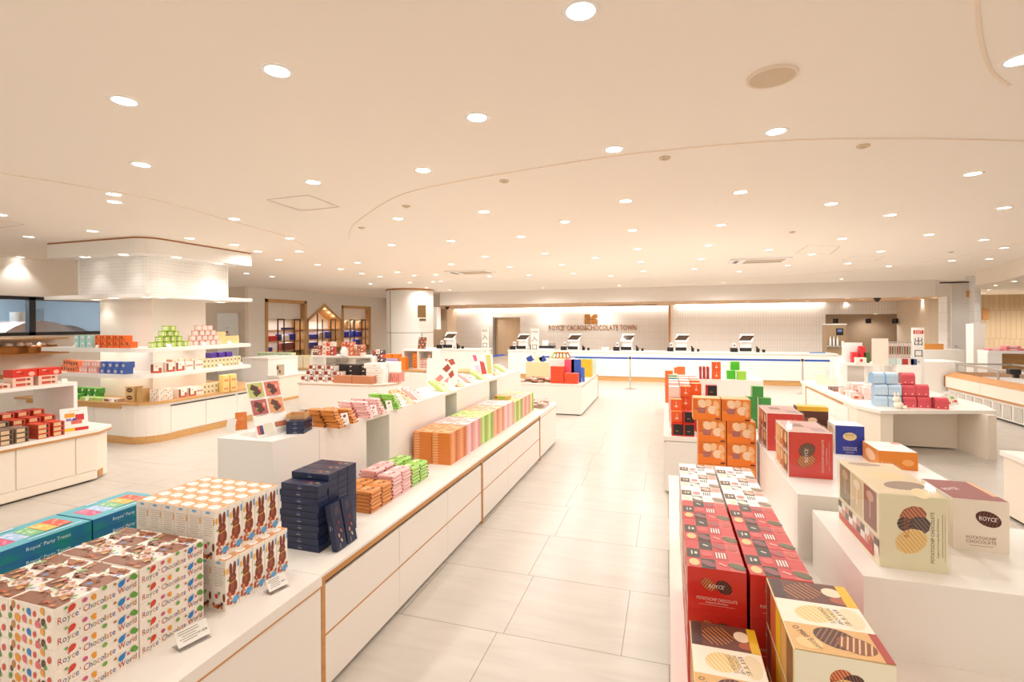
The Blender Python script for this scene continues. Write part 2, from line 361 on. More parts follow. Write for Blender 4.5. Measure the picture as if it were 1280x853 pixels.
m = MB(); x,z = Yp(1232,393,23.97); m.frame((x,23.96,z),(1,0,0),(0,0,1)); m.box((x-.09,23.955,z-.2),(x+.09,24.,z+.2),WOOD); m.ell(0,.06,.05,.08,C('f2ead8')); m.ell(0,-.1,.05,.06,BLACK); solo(m,'wall_sign','small dark oval sign plate on the oak wall','sign')
# kitchen bay behind the right end of the tills
m = MB(); SSW = M('satin_steel_wall','#b79f86',.45,.3,noise=.04,scale=2); m.box((6.55,26.0,0),(10.3,26.2,2.2),SSW); m.box((6.4,24.8,0),(6.55,26.1,2.4),M('bay_cool','#dfe4ec',.5)); m.box((6.55,24.8,2.12),(10.3,26.2,2.2),WALLW)
x,_=Yp(1142,400,25.9); m.box((x,25.6,0),(10.3,26.0,2.2),M('grey_panel','#a79c98',.4,.2)); struct('wall_kitchen_bay', m)
# ceiling step rings (thin raised arcs), drawn from their centre so they follow the ceiling plane
def arc(name, pts, wd=.03):
    P = [Vector(Zp(x,y,CZ-.006)) for x,y in pts]; Q = []
    for i in range(len(P)-1):     # Catmull-Rom through measured points
        p0 = P[max(i-1,0)]; p1 = P[i]; p2 = P[i+1]; p3 = P[min(i+2,len(P)-1)]
        for k in range(8):
            t = k/8; Q.append(.5*((2*p1)+(p2-p0)*t+(2*p0-5*p1+4*p2-p3)*t*t+(3*p1-p0-3*p2+p3)*t**3))
    Q.append(P[-1]); vs = []; fs = []
    for i, p in enumerate(Q):
        d = (Q[min(i+1,len(Q)-1)]-Q[max(i-1,0)]).normalized(); n = Vector((-d.y,d.x))*wd/2
        vs += [(p.x+n.x,p.y+n.y,CZ-.005),(p.x-n.x,p.y-n.y,CZ-.008),(p.x+n.x,p.y+n.y,CZ+.001),(p.x-n.x,p.y-n.y,CZ+.001)]
    for i in range(len(Q)-1):
        a = 4*i; fs += [(a,a+1,a+5,a+4),(a,a+4,a+6,a+2),(a+1,a+3,a+7,a+5)]
    m = MB(); m.add(vs, fs, M('ceiling_bead','#f8e9d6',.8)); struct(name, m)
arc('trim_2', [(436,300),(440,285),(460,268),(500,245),(560,230),(640,216),(760,197),(880,184),(990,176),(1100,174),(1200,175),(1300,178)], .022)
arc('trim_3', [(1262,108),(1240,90),(1228,60),(1222,20),(1222,-20)], .016)
arc('trim_4', [(0,217),(100,233),(200,252),(300,280),(360,297),(385,312)], .022)
arc('trim_5', [(1300,296),(1240,312),(1180,325),(1100,335),(1000,344),(900,351),(800,357)], .03)
# hatches
def hatch(i, pts):
    P = [Zp(x,y,CZ-.004) for x,y in pts]; m = MB()
    for k in range(len(P)):
        a = Vector(P[k]); b = Vector(P[(k+1) % len(P)]); d = (b-a).normalized(); n = Vector((-d.y,d.x))*.005
        m.add([(a.x+n.x,a.y+n.y,CZ-.003),(a.x-n.x,a.y-n.y,CZ-.003),(b.x-n.x,b.y-n.y,CZ-.003),(b.x+n.x,b.y+n.y,CZ-.003)], [(0,1,2,3)], M('hatch_line','#b59c80',.8))
    struct('trim_%d' % i, m)
hatch(6, [(334,250),(385,244),(424,259),(377,264)])
hatch(7, [(-20,277),(0,276),(31,281),(0,285),(-20,287)])
hatch(8, [(995,317),(1010,307),(1050,308),(1038,318)])
hatch(9, [(1052,326),(1070,320),(1105,321),(1092,327)])
# ---------------------------------------------------------------- ceiling fittings
DL = [(346.5,89),(155.5,126.5),(596.5,147),(176.5,206),(529,213),(391.5,228),(142,243),(143,252.5),(0,268.5),(293,274),(115.5,289),(36,296),(237,298),(293,306),(362,298),(322,314.5),(374,314.5),(348.5,325),(25,321.5),(12,325),(497.5,273.5),(605,265),(489.5,306.5),(564,301.5),(606.5,321),(564,330.5),(397,331),(426,336.5),(447,328.5),(308,342),(340,346),(452,342),(475,346),(497,340.5),(517.5,344.5),(545,343.5),(612,345.5),(637,334),
(726,14),(767.5,187),(970,164.5),(925.5,240.5),(1039,255),(1113,269),(1216,217.5),(1255,260),(1276,75),(782,251.5),(706,277.5),(651,296),(791,288),(901.5,281.5),(797,311.5),(744,322.5),(801,327.5),(681,317),(702,331),(661,344),(717.5,342),(763.5,345),(774,357),(804,339),(886,307),(876.5,324),(868,336.5),(961,312.5),(924,339.5),(1015,318),(985,332),(1060,329.5),(1053,298.5),(1161,293.5),(1230,300),(1101,314.5),(1111,333),(1190,326),(1237,324),(1255,310),(1052,349),(1222,344),(904.5,353.5),
(362.5,366),(384,368.5),(404.5,368),(410,371),(431,373.5),(449.5,372.5),(451,375.5),(466.5,376.5),(463,355),(475,346.5),(512,353.5),(551,352),(533,360),(541.5,352.5),(562.5,363),(679,360)]
seen = set(); DLs = []
for p in DL:
    if all(abs(p[0]-q[0])+abs(p[1]-q[1])*3 > 9 for q in DLs): DLs.append(p)
ring = MB(); n = 24
ring.lathe([(.062,-.002),(.075,-.006),(.085,-.004),(.087,0)], (0,0), WPL)
lens = MB(); lens.lathe([(.0001,-.001),(.04,-.0015),(.063,-.001)], (0,0), LAMP)
RM, LM = ring.mesh('trim_ring'), lens.mesh('lens')
rows = sorted(DLs, key=lambda p: p[1]); bands = [rows[i:i+9] for i in range(0, len(rows), 9)]
sp = bpy.data.lights.new('downlight_beam', 'SPOT'); sp.energy = 33; sp.spot_size = math.radians(168); sp.spot_blend = .55; sp.shadow_soft_size = .06; sp.color = (1, .97, .94)
spn = sp.copy(); spn.spot_size = math.radians(95); spn.energy = 30; spm = sp.copy(); spm.energy = 48; spf = sp.copy(); spf.energy = 95
DLP = []
def place_light(x, y, z, label, group, k=True, en=None):
    t = thing('downlight', label, 'downlight', (x, y, z), group=group)
    for n_, me in (('trim_ring', RM), ('lens', LM)):
        o = bpy.data.objects.new(n_, me); COL.objects.link(o); o.parent = t
    if k:
        o = bpy.data.objects.new('lamp', en or sp); COL.objects.link(o); o.parent = t; o.location.z = -.03
for bi, b in enumerate(bands):
    for i, p in enumerate(sorted(b)):
        x, y = Zp(p[0], p[1], CZ-.001)
        far = y > 19.9
        if far: x, y = Zp(p[0], p[1], CZ-.001); y = min(y, 19.9)
        if x < -14.2: continue
        DLP.append((x,y))
        place_light(x, y, CZ-.001, 'round recessed ceiling downlight, %s from the left in the %s row down the photo' % (ORD[i], ORD[bi]), 'ceiling downlights', True, spn if min(abs(p[0]-a_)+abs(p[1]-b__) for a_,b__ in ((237,298),(293,306),(115.5,289),(36,296),(25,321.5),(475,346),(512,353.5),(497,340.5),(1216,344),(1222,344),(1190,326),(1237,324))) < 2 else sp if y < 8 else spm if y < 13 else spf)
# a few fittings of the same grid just outside the frame, over and behind the camera
SPN = [(-1.6,-1.0),(1.2,-.8),(-4.2,-.6),(3.4,.6),(-6.,1.),(3.8,3.4),(6.3,1.6)]
for i,(x,y) in enumerate(SPN): place_light(x, y, CZ-.001, 'recessed ceiling downlight overhead behind the viewpoint, %s of that row' % ORD[i], 'ceiling downlights')
# soffit downlights
sf = [(573,381),(587,383.7),(604,385.5),(623.5,381.3),(655.5,382.5),(675.5,380.5),(684,384.5),(728,381.5),(730.5,379.3),(752.5,383.3),(789,378.2),(805.5,380),(851,377.2),(868,379),(915,376),(935,377.6),(984.5,374.4),(1009,376.5),(1060,373.2),(1057,378),(1077,374.8),(1136.5,371.8),(1151.5,374.2),(1168,372.2),(1172.5,373.7)]
sp2 = bpy.data.lights.new('soffit_beam', 'SPOT'); sp2.energy = 80; sp2.spot_size = math.radians(160); sp2.spot_blend = .7; sp2.shadow_soft_size = .05; sp2.color = (1,.96,.92)
sp2n = sp2.copy(); sp2n.energy = 30; sp2n.spot_size = math.radians(80)
spw = sp2.copy(); spw.energy = 260
for i, p in enumerate(sorted(sf)):
    x, y = Zp(p[0], p[1], 2.63); y = min(max(y, 20.35), 25.6)
    place_light(x, y, 2.628, 'small downlight under the till soffit, %s from the %s' % ((ORD[i], 'left') if i < 13 else (ORD[len(sf)-1-i], 'right')), 'till soffit downlights', True, sp2 if p[0] < 1100 else sp2n)
# wall-wash over the mosaic: the cove strip at the top of the back wall
LS = M('cove_strip','#fff2df',emit=9)
for nme, a, b, y in (('cove_light',-11.5,.1,25.98),('cove_light',.35,6.5,24.48)):
    m = MB(); m.box((a,y,2.6),(b,y+.05,2.626),LS); solo(m,nme,'long hidden cove lamp washing the %s mosaic wall' % ('lettered' if a<-1 else 'plain right'),'lamp')
    l = bpy.data.lights.new('cove_beam','AREA'); l.shape='RECTANGLE'; l.size=b-a; l.size_y=.08; l.energy=7*(b-a)/3; l.color=(1,.96,.92)
    o = bpy.data.objects.new('cove_beam',l); COL.objects.link(o); o.location=((a+b)/2,y-.12,2.58); o.rotation_euler=(math.radians(28),0,0)
    if len(bpy.context.scene.objects): o.parent = None
# round ceiling speaker, cassettes, sensors
x,y = Zp(965,95,CZ)
t = thing('ceiling_speaker','large round beige ceiling speaker above the right counter','speaker',(x,y,CZ-.012))
m = MB(); m.lathe([(.115,0),(.122,-.004),(.13,0),(.13,.012)],(0,0),M('speaker_rim','#efe0cc',.6)); m.build('speaker_rim',t)
m = MB(); m.cyl((0,0),.115,0,.01,M('speaker_grille','#d9c5ab',.7,noise=.1,scale=300),28); m.build('speaker_grille',t)
for i,(px,py) in enumerate([(831,197),(1079,182),(1189,315),(990,290),(630,226),(452,284.5),(507.5,257.5)]):
    x,y = Zp(px,py,CZ); m = MB(); m.cyl((0,0),.045,-.012,0,M('sensor','#dfcbb2',.6),18); 
    m.cyl((0,0),.02,-.022,-.012,M('sensor','#dfcbb2',.6),14); solo(m,'smoke_sensor','tiny round ceiling sensor, %s from the left' % ORD[[452,507.5,630,831,990,1079,1189].index(px)],'sensor','ceiling sensors',(x,y,CZ))
def cassette(x, y, lbl, rz=0):
    t = thing('air_conditioner', lbl, 'air conditioner', (x,y,CZ-.001), rz)
    m = MB(); m.box((-.6,-.35,-.03),(.6,.35,-.001),WPL); m.build('panel',t)
    m = MB(); m.box((-.28,-.25,-.035),(.5,.22,-.03),M('cassette_grille','#c9b79f',.6)); m.build('grille',t)
    m = MB(); m.box((-.28,.24,-.036),(.5,.3,-.03),BLACK); m.box((-.5,-.2,-.036),(-.42,.25,-.03),BLACK); m.build('louvre',t)
x,y = Zp(948,325,CZ); cassette(x,y,'ceiling air conditioner cassette above the right counters')
x,y = Zp(588,339.5,CZ); cassette(x,y,'ceiling air conditioner cassette in the middle distance')
x,y = Zp(790,381,2.63); 
m = MB(); m.box((-1.1,-.12,-.02),(1.1,.12,0),M('vent_brown','#8d7458',.6))
for k in range(5): m.box((-1.05,-.1+k*.045,-.026),(1.05,-.09+k*.045,-.02),STEEL)
solo(m,'ceiling_vent','long slotted air vent in the soffit above the tills','vent',None,(x,min(y,24.0),2.629))
for i,(px,py) in enumerate([(559,383.5),(1096.5,372.7)]):
    x,y = Zp(px,py,2.63); t = thing('security_camera','black dome camera under the %s end of the soffit' % ('left','right')[i],'camera',(x,max(y,20.3),2.63),group='soffit dome cameras')
    m = MB(); m.lathe([(.11,0),(.11,-.05),(.08,-.06)],(0,0),BLACK); m.build('camera_base',t)
    m = MB(); m.lathe([(.08,-.06),(.07,-.1),(.04,-.13),(.001,-.14)],(0,0),M('dome_glass','#101010',.08)); m.build('dome',t)
for i,p in enumerate(((1237,362.5),(1244.5,357),(1268,352))):
    x, y = Zp(p[0], p[1], 2.81); place_light(x, min(y,21.2), 2.808, 'downlight under the low ceiling near the oak wall, %s' % ORD[i], 'low ceiling downlights', True, spm)
for i,(x,y) in enumerate(((10.9,22.2),(12.8,22.2),(14.8,22.2))): place_light(x, y, 2.808, 'added fill lamp brightening the oak board wall, %s from the left' % ORD[i], 'added oak wall fill lamps', True, spw)  # extra lamps added only to lift the dark oak wall
place_light(-12.6, 24.6, 2.628, 'added fill lamp in the hall left of the mosaic wall', None, True, sp2)  # extra lamp put in to brighten the dim hall
place_light(8.6, 25.2, 2.1, 'downlight inside the steel lined kitchen bay', None, True, sp2)
# kitchen cool light
l = bpy.data.lights.new('kitchen_light','AREA'); l.shape='RECTANGLE'; l.size=3; l.size_y=6; l.energy=600; l.color=(.8,.9,1)
o = bpy.data.objects.new('kitchen_light',l); COL.objects.link(o); o.location=(-15,5,3.05)
# ================================================================ FIXTURES
def cabinet_run(name, label, x, ylist, sgn, depth, top=.61, drawers=True, post=True, endy=None, group=None, panel=WHITE, rows=2):
    """counter whose doors face +X (sgn=1) or -X (sgn=-1); ylist = front joints along Y; origin on the floor"""
    y0, y1 = ylist[0], ylist[-1]
    t = thing(name, label, 'counter', (x-sgn*depth/2, (y0+y1)/2, 0), group=group)
    ox, oy = x-sgn*depth/2, (y0+y1)/2
    L = lambda xa, ya, za, xb, yb, zb, m_, mm: mm.box((min(xa,xb)-ox, ya-oy, za), (max(xa,xb)-ox, yb-oy, zb), m_)
    b = MB(); L(x-sgn*.03, y0, .025, x-sgn*depth, y1, top-.045, panel, b); L(x-sgn*.05, y0+.01, 0, x-sgn*(depth-.02), y1-.01, .025, DARKGAP, b); b.build('body', t)
    th = .014 if drawers else .05
    b = MB(); L(x, y0, top-th, x-sgn*depth, y1, top, WHITE, b); b.build('countertop', t)
    b = MB(); L(x-sgn*.001, y0, top-(.045 if drawers else .06), x-sgn*.03, y1, top-th, WOOD, b); L(x-sgn*.02, y0, top-.075, x-sgn*.03, y1, top-(.045 if drawers else .06), DARKGAP if drawers else WHITE, b); b.build('wood_edge', t)
    if post:
        b = MB(); L(x-sgn*.0, y0, 0, x-sgn*.04, y0+.03, top-.016, WOOD, b); b.build('wood_post', t)
    n = len(ylist)-1; zt = top-(.066 if drawers else .062); g = .004
    ys = list(ylist); ys[0] = y0+(.03 if post else .0)
    for i in range(n):
        if drawers:
            h = (zt-.03)/rows
            for r in range(rows):
                b = MB(); L(x-sgn*.006, ys[i]+g/2, .03+r*h+(.0095 if r else 0), x-sgn*.032, ys[i+1]-g/2, .03+(r+1)*h-(.001), panel, b); b.build('drawer', t)
                if r:
                    b = MB(); L(x-sgn*.005, ys[i], .03+r*h-.0, x-sgn*.03, ys[i+1], .03+r*h+.0085, WOOD, b); b.build('wood_strip', t)
        else:
            b = MB(); L(x-sgn*.006, ys[i]+g/2, .03, x-sgn*.032, ys[i+1]-g/2, zt, panel, b); b.build('door', t)
    return t
# ---- long island on the left of the aisle
XI = -1.633
cabinet_run('display_counter','white display counter unit nearest the camera left of the aisle, under the colourful gift boxes', XI+.006, [-1.6,.45,2.05], 1, 1.15, drawers=False, post=False, group='long left island')
cabinet_run('display_counter','white drawer counter left of the aisle holding the navy boxes and candy bars', XI, [2.052,2.81,3.54,4.27], 1, 1.12, group='long left island')
cabinet_run('display_counter','white drawer counter left of the aisle under the tall orange, pink and green stacks', XI, [4.275,5.08,5.77,6.44], 1, 1.12, group='long left island')
cabinet_run('display_counter','short white end unit of the left island with red and white pouches', XI, [6.445,7.49], 1, 1.12, drawers=False, post=True, group='long left island')
# riser blocks on the island, bridged by a top slab; z 0.61 to 1.12
def riser(label, pts, z0, z1, group, gaps=()):
    cx = sum(p[0] for p in pts)/len(pts); cy = sum(p[1] for p in pts)/len(pts)
    t = thing('display_riser', label, 'display riser', (cx,cy,z0), group=group)
    q = [(x-cx,y-cy) for x,y in pts]
    b = MB(); b.prism(q, z1-z0-.028, z1-z0, WHITE2); b.build('top_slab', t)
    b = MB(); b.prism([(x*.998,y*.998) for x,y in q], 0, z1-z0-.028, WHITE2); b.build('riser_body', t); return t
RT = 1.12
riser('near white riser block on the left island, with the leaflet stand', [(-2.335,2.49),(-2.285,2.86),(-2.76,2.86),(-2.755,2.475)], .61, RT, 'left island risers')
riser('white riser block behind the orange candy bars', [(-2.285,2.863),(-2.225,3.33),(-2.68,3.36),(-2.72,2.863)], .61, RT, 'left island risers')
t = riser('white riser block behind the tall orange stack', [(-2.213,3.64),(-2.2,4.71),(-2.66,4.71),(-2.66,3.64)], .61, RT, 'left island risers')
riser('white riser block in the middle of the tall stacks', [(-2.19,4.98),(-2.175,5.98),(-2.64,5.98),(-2.64,4.98)], .61, RT, 'left island risers')
riser('white riser block at the far end of the left island', [(-2.165,6.25),(-2.15,7.3),(-2.62,7.3),(-2.63,6.25)], .61, RT, 'left island risers')
for i,(ya,yb,xa,xb,w_) in enumerate([(3.33,3.64,-2.225,-2.213,'second and third'),(4.71,4.98,-2.2,-2.19,'third and fourth'),(5.98,6.25,-2.175,-2.165,'fourth and last')]):
    m = MB(); m.prism([(xa,ya+.001),(xb,yb-.001),(-2.64,yb-.001),(-2.64,ya+.001)], RT-.028, RT, WHITE2); m.box((-2.64,ya+.001,.61),(-2.6,yb-.001,RT-.03),CREAM)
    solo(m,'bridge_shelf','white bridge shelf joining the %s left risers' % w_,'shelf','left riser bridges')
# ---- right counters beside the aisle
cabinet_run('display_counter','white counter right of the aisle under the red chip boxes', 0.005, [-1.2,1.2,2.7,4.2], -1, 1.6, drawers=False, post=False, group='right aisle counters')
m = MB(); m.box((.006,4.17,0),(.05,4.2,.57),WOOD)
solo(m,'wood_post','oak end post of the near right counter','post')
cabinet_run('display_counter','white counter right of the aisle holding the black and orange tins', -.045, [5.6,7.2,8.9,10.9], -1, 1.45, drawers=False, post=False, group='right aisle counters')
m = MB(); m.box((-.05,10.9,0),(-.01,10.94,.61),WOOD); solo(m,'wood_post','oak end post at the far end of the right counter','post')
riser('white front riser on the right carrying the big cream chip box', [(.69,2.15),(1.75,2.15),(1.75,2.83),(.69,2.83)], .61, .9, 'right risers')
riser('white higher riser on the right carrying the big red chip boxes', [(.64,2.9),(1.5,2.9),(1.5,4.15),(.64,4.15)], .61, .95, 'right risers')
riser('white riser behind the black tins carrying the green tins', [(.4,7.5),(1.25,7.5),(1.25,8.9),(.4,8.9)], .61, 1.03, 'right risers')
# ---- island D in the middle of the aisle
def island(label, x0, x1, y0, y1, top, ncols):
    t = thing('display_counter', label, 'counter', ((x0+x1)/2,(y0+y1)/2,0)); hx=(x1-x0)/2; hy=(y1-y0)/2
    b = MB(); b.box((-hx,-hy,.02),(hx-.02,hy,top-.035),WHITE); b.box((-hx+.02,-hy+.02,0),(hx-.04,hy-.02,.02),DARKGAP); b.build('body',t)
    b = MB(); b.box((-hx,-hy,top-.03),(hx,hy,top),WHITE); b.build('countertop',t)
    b = MB(); b.box((hx-.03,-hy+.15,top-.05),(hx-.004,hy,top-.03),WOOD); b.box((hx-.03,hy-.03,0),(hx,hy,top-.05),WOOD); b.build('wood_edge',t)
    for r in range(2):
        b = MB(); b.box((hx-.02,-hy,.03+r*(top-.1)/2+.004),(hx-.005,hy-.04,.03+(r+1)*(top-.1)/2-.004),WHITE); b.build('drawer',t)
island('low white counter at the end of the aisle with red-orange boxes', -2.95, -1.615, 9.75, 12.2, .61, 2)
m = MB(); m.box((-2.4,10.3,.61),(-1.95,10.9,1.06),WHITE2); solo(m,'display_riser','white cube riser on the aisle-end counter topped with coloured packs','display riser')
# ---- front left table with curved oak edge
t = thing('display_counter','white front left counter with stacked red and brown cake packs','counter',(-7.2,2.2,0))
o_ = (-7.2,2.2)
def rel(pl): return [(x-o_[0],y-o_[1]) for x,y in pl]
TP = [(-6.47,-.5),(-6.47,4.18),(-6.62,4.42),(-8.0,4.5),(-8.0,-.5)]
b = MB(); b.prism(rel([(-6.5,-.5),(-6.5,4.16),(-6.64,4.38),(-8.,4.46),(-8.,-.5)]), .02, .57, CREAM); b.prism(rel([(-6.53,-.5),(-6.53,4.1),(-6.68,4.3),(-8.,4.4),(-8.,-.5)]), 0, .02, DARKGAP); b.build('body', t)
b = MB(); b.prism(rel(TP), .575, .61, WHITE); b.build('countertop', t)
b = MB(); b.prism(rel([(x if x<-7 else x+.001,y) for x,y in TP]), .552, .575, WOOD); b.build('wood_edge', t)
for y0,y1 in ((-.5,.9),(.91,2.2),(2.21,3.39),(3.4,3.94),(3.95,4.17)):
    b = MB(); b.box((-6.5-o_[0],y0-o_[1]+.003,.13),(-6.488-o_[0],y1-o_[1]-.003,.55),CREAM); b.build('door',t)
b = MB(); b.box((-6.5-o_[0],-.5-o_[1],.03),(-6.488-o_[0],4.17-o_[1],.125),CREAM); b.build('plinth_panel',t)
b = MB(); b.prism(rel([(-6.52,4.2),(-6.515,4.2),(-6.575,4.29),(-6.58,4.285)]), .03, .11, WOOD); b.build('wood_corner',t)
t = thing('display_riser','white open riser shelf on the front left counter with red boxes on top','display riser',(-7.3,2.3,.61))
b = MB(); b.box((-.4,-2.6,.5),(.35,1.95,.54),WHITE2); b.build('top_slab',t)
b = MB(); b.box((-.4,1.91,0),(.35,1.95,.5),WHITE2); b.build('end_panel',t)
b = MB(); b.box((-.4,-2.6,0),(-.37,1.2,.5),WOODX); b.build('back_panel',t,label='oak back panel')
# ---- kiosk round the big column
KX, KY = -7.6, 5.55
def rpl(x0, x1, y0, y1, r, k=6):   # rectangle with rounded corner at (x1,y0)
    return [(x0,y0)]+[(x1-r+r*math.sin(a), y0+r-r*math.cos(a)) for a in [PI/2*i/k for i in range(k+1)]]+[(x1,y1),(x0,y1)]
t = thing('kiosk_counter','white counter with oak skirting wrapped round the big column','counter',(KX-1.5,KY+1.2,0)); KO=(KX-1.5,KY+1.2)
rk = lambda pl: [(x-KO[0],y-KO[1]) for x,y in pl]
b = MB(); b.prism(rk(rpl(-10.6,KX-.02,KY+.02,8.3,.36)), .11, .57, WHITE); b.build('body',t)
b = MB(); b.prism(rk(rpl(-10.6,KX-.01,KY+.01,8.3,.36)), 0, .11, WOODX); b.build('skirting',t,label='oak skirting')
b = MB(); b.prism(rk(rpl(-10.6,KX+.02,KY-.02,8.3,.38)), .6, .635, WOODX); b.prism(rk(rpl(-10.6,KX,KY,8.3,.37)), .57, .6, WHITE); b.build('countertop',t,label='oak topped counter')
for y0,y1 in ((5.98,6.6),(6.61,7.25),(7.26,7.8)):
    b = MB(); b.box((KX-.02-KO[0],y0-KO[1]+.003,.12),(KX-.008-KO[0],y1-KO[1]-.003,.535),WHITE); b.build('door',t)
for y0,y1 in ((5.98,7.22),(7.28,8.2)):
    b = MB(); b.box((KX-.03-KO[0],y0-KO[1],.54),(KX-.004-KO[0],y1-KO[1],.553),DARKGAP); b.build('grip_slot',t)
for x0,x1 in ((-8.7,-8.05),(-9.4,-8.71),(-10.1,-9.41)):
    b = MB(); b.box((x0-KO[0]+.003,KY+.006-KO[1],.12),(x1-KO[0]-.003,KY+.02-KO[1],.56),WHITE); b.build('door',t)
b = MB(); b.box((-10.3-KO[0],KY-.012-KO[1],.545),(-8.1-KO[0],KY+.02-KO[1],.6),WOODX); b.build('wood_edge',t)
m = MB(); m.box((-9.32,6.05,.636),(-8.1,7.04,2.3),WALLW); m.build('x') if 0 else None
o = struct('wall_column', m)
for z0,z1,l in ((1.02,1.08,'lower'),(1.42,1.485,'upper')):
    m = MB(); m.prism(rpl(-9.9,KX+.05,KY-.02,7.52,.3), z0, z1, WHITE2)
    m.f = m.f  # solid slab through the column
    solo(m,'kiosk_shelf','thick white %s shelf round the big column' % l,'shelf','column shelves')
m = MB(); m.prism(rpl(-9.86,KX+.07,KY,7.55,.08), 2.27, 2.33, WHITE2); solo(m,'kiosk_shelf','thin white top shelf under the tiled lantern of the column','shelf','column shelves')
t = thing('lantern','white glossy strip-tiled lantern box above the column','display canopy',(-8.7,6.6,2.33))
b = MB(); b.box((-.79,-.75,0),(.75,.76,.62),STRIPT); b.build('tiled_box',t)
b = MB(); b.box((.73,-.77,0),(.77,-.73,.62),WPL); b.box((.74,.75,0),(.77,.78,.62),WPL); b.box((-.81,-.77,0),(-.78,-.74,.62),WPL); b.build('corner_trim',t)
t = thing('canopy','white canopy with oak top line hung over the tiled lantern','canopy',(-8.7,6.7,2.95)); 
b = MB(); cp = [(x+8.7,y-6.7) for x,y in rpl(-9.75,KX+.05,KY-.02,7.55,.3)]
b.prism(cp, 0, .225, WHITE2); b.build('canopy_body',t); b = MB(); b.prism([(x*.997,y*.997) for x,y in cp], .225, .248, M('oak_line','#b07136',.5)); b.build('oak_line',t,label='thin oak line')
sp3 = bpy.data.lights.new('canopy_beam','SPOT'); sp3.energy=6; sp3.spot_size=math.radians(95); sp3.spot_blend=.6; sp3.shadow_soft_size=.03; sp3.color=(1,.96,.92)
kl = [(105,321.3),(131,324.6),(151.5,318),(176.5,321.3),(202,323),(220.5,321.8),(257,330.5),(273.5,329.5)]
for i,p in enumerate(kl):
    x,y = Zp(p[0],p[1],2.95); y = max(y,5.62); x = min(x,KX); place_light(x,y,2.948,'tiny canopy downlight over the tiled lantern, %s from the left' % ORD[i],'canopy downlights',True,sp3)
sp4 = bpy.data.lights.new('shelf_beam','SPOT'); sp4.energy=6; sp4.spot_size=math.radians(120); sp4.spot_blend=.8; sp4.shadow_soft_size=.03; sp4.color=(1,.93,.87)
for i,p in enumerate([(105,371.6),(120,375),(151,370.5),(220.5,372),(273.5,375.5),(276,378.3)]):
    x,y = Zp(p[0],p[1],2.27); y = max(y,5.65); x = min(x,KX); place_light(x,y,2.268,'small light under the top kiosk shelf, %s from the left' % ORD[i],'shelf downlights',True,sp4)
for i,(x,y) in enumerate([(-9.2,5.72),(-8.5,5.72),(-7.75,6.3),(-7.75,7.1)]): 
    l_ = bpy.data.lights.new('shelf_glow','AREA'); l_.size=.6; l_.energy=2.2; l_.color=(1,.9,.8)
    for z in (1.015,1.415):
        o = bpy.data.objects.new('shelf_glow',l_); COL.objects.link(o); o.location=(x,y+(.1 if i<2 else 0),z)
# ---- round pillar
px_, py_ = -9.95, 18.0
t = thing('round_pillar','fat round white pillar with copper ring under the ceiling','pillar',(px_,py_,0))
PR = .93
b = MB(); b.cyl((0,0),PR,0,CZ-.03,WHITE2,48); b.build('shaft',t)
b = MB(); b.cyl((0,0),PR+.03,CZ-.06,CZ-.002,COPPER,48); b.build('ring',t,label='copper ring')
b = MB(); GR = M('joint_grey','#8a8178',.6)
b.lathe([(PR+.002,1.46),(PR+.006,1.465),(PR+.006,1.475),(PR+.002,1.48)],(0,0),GR,48)
for px in (488,527):
    # vertical joints
    r_ = _ray(px,400); best=None
    for k in range(720):
        a = 2*PI*k/720; X_=px_+PR*math.cos(a); Y_=py_+PR*math.sin(a)
        e_ = abs(X_*r_[1]-Y_*r_[0]) + (10 if (X_*X_+Y_*Y_) > (px_**2+py_**2) else 0)
        if best is None or e_ < best[0]: best=(e_,a)
    a = best[1]; b.box((PR*math.cos(a)-.012,PR*math.sin(a)-.012,0),(PR*math.cos(a)+.012,PR*math.sin(a)+.012,3.1 if px==488 else 1.47),GR)
b.build('panel_joints',t)
x,z = Yp(527,388,17.1); m = MB(); m.box((x-.17,17.1,z-.28),(x+.17,17.13,z+.2),M('bronze_plaque','#b08a5c',.35,.4)); m.box((x-.1,17.1,z-.42),(x+.17,17.13,z-.32),C('8a6a48')); solo(m,'wall_plaque','bronze plaque on the side of the round pillar','sign')
x,z0 = Yp(536,412,20.0); x1,z1 = Yp(546,384,20.0); m = MB(); m.box((x-.8,20.0,z0),(x1,20.4,z1),WHITE2); solo(m,'hanging_panel','white box panel hung right of the round pillar','panel')
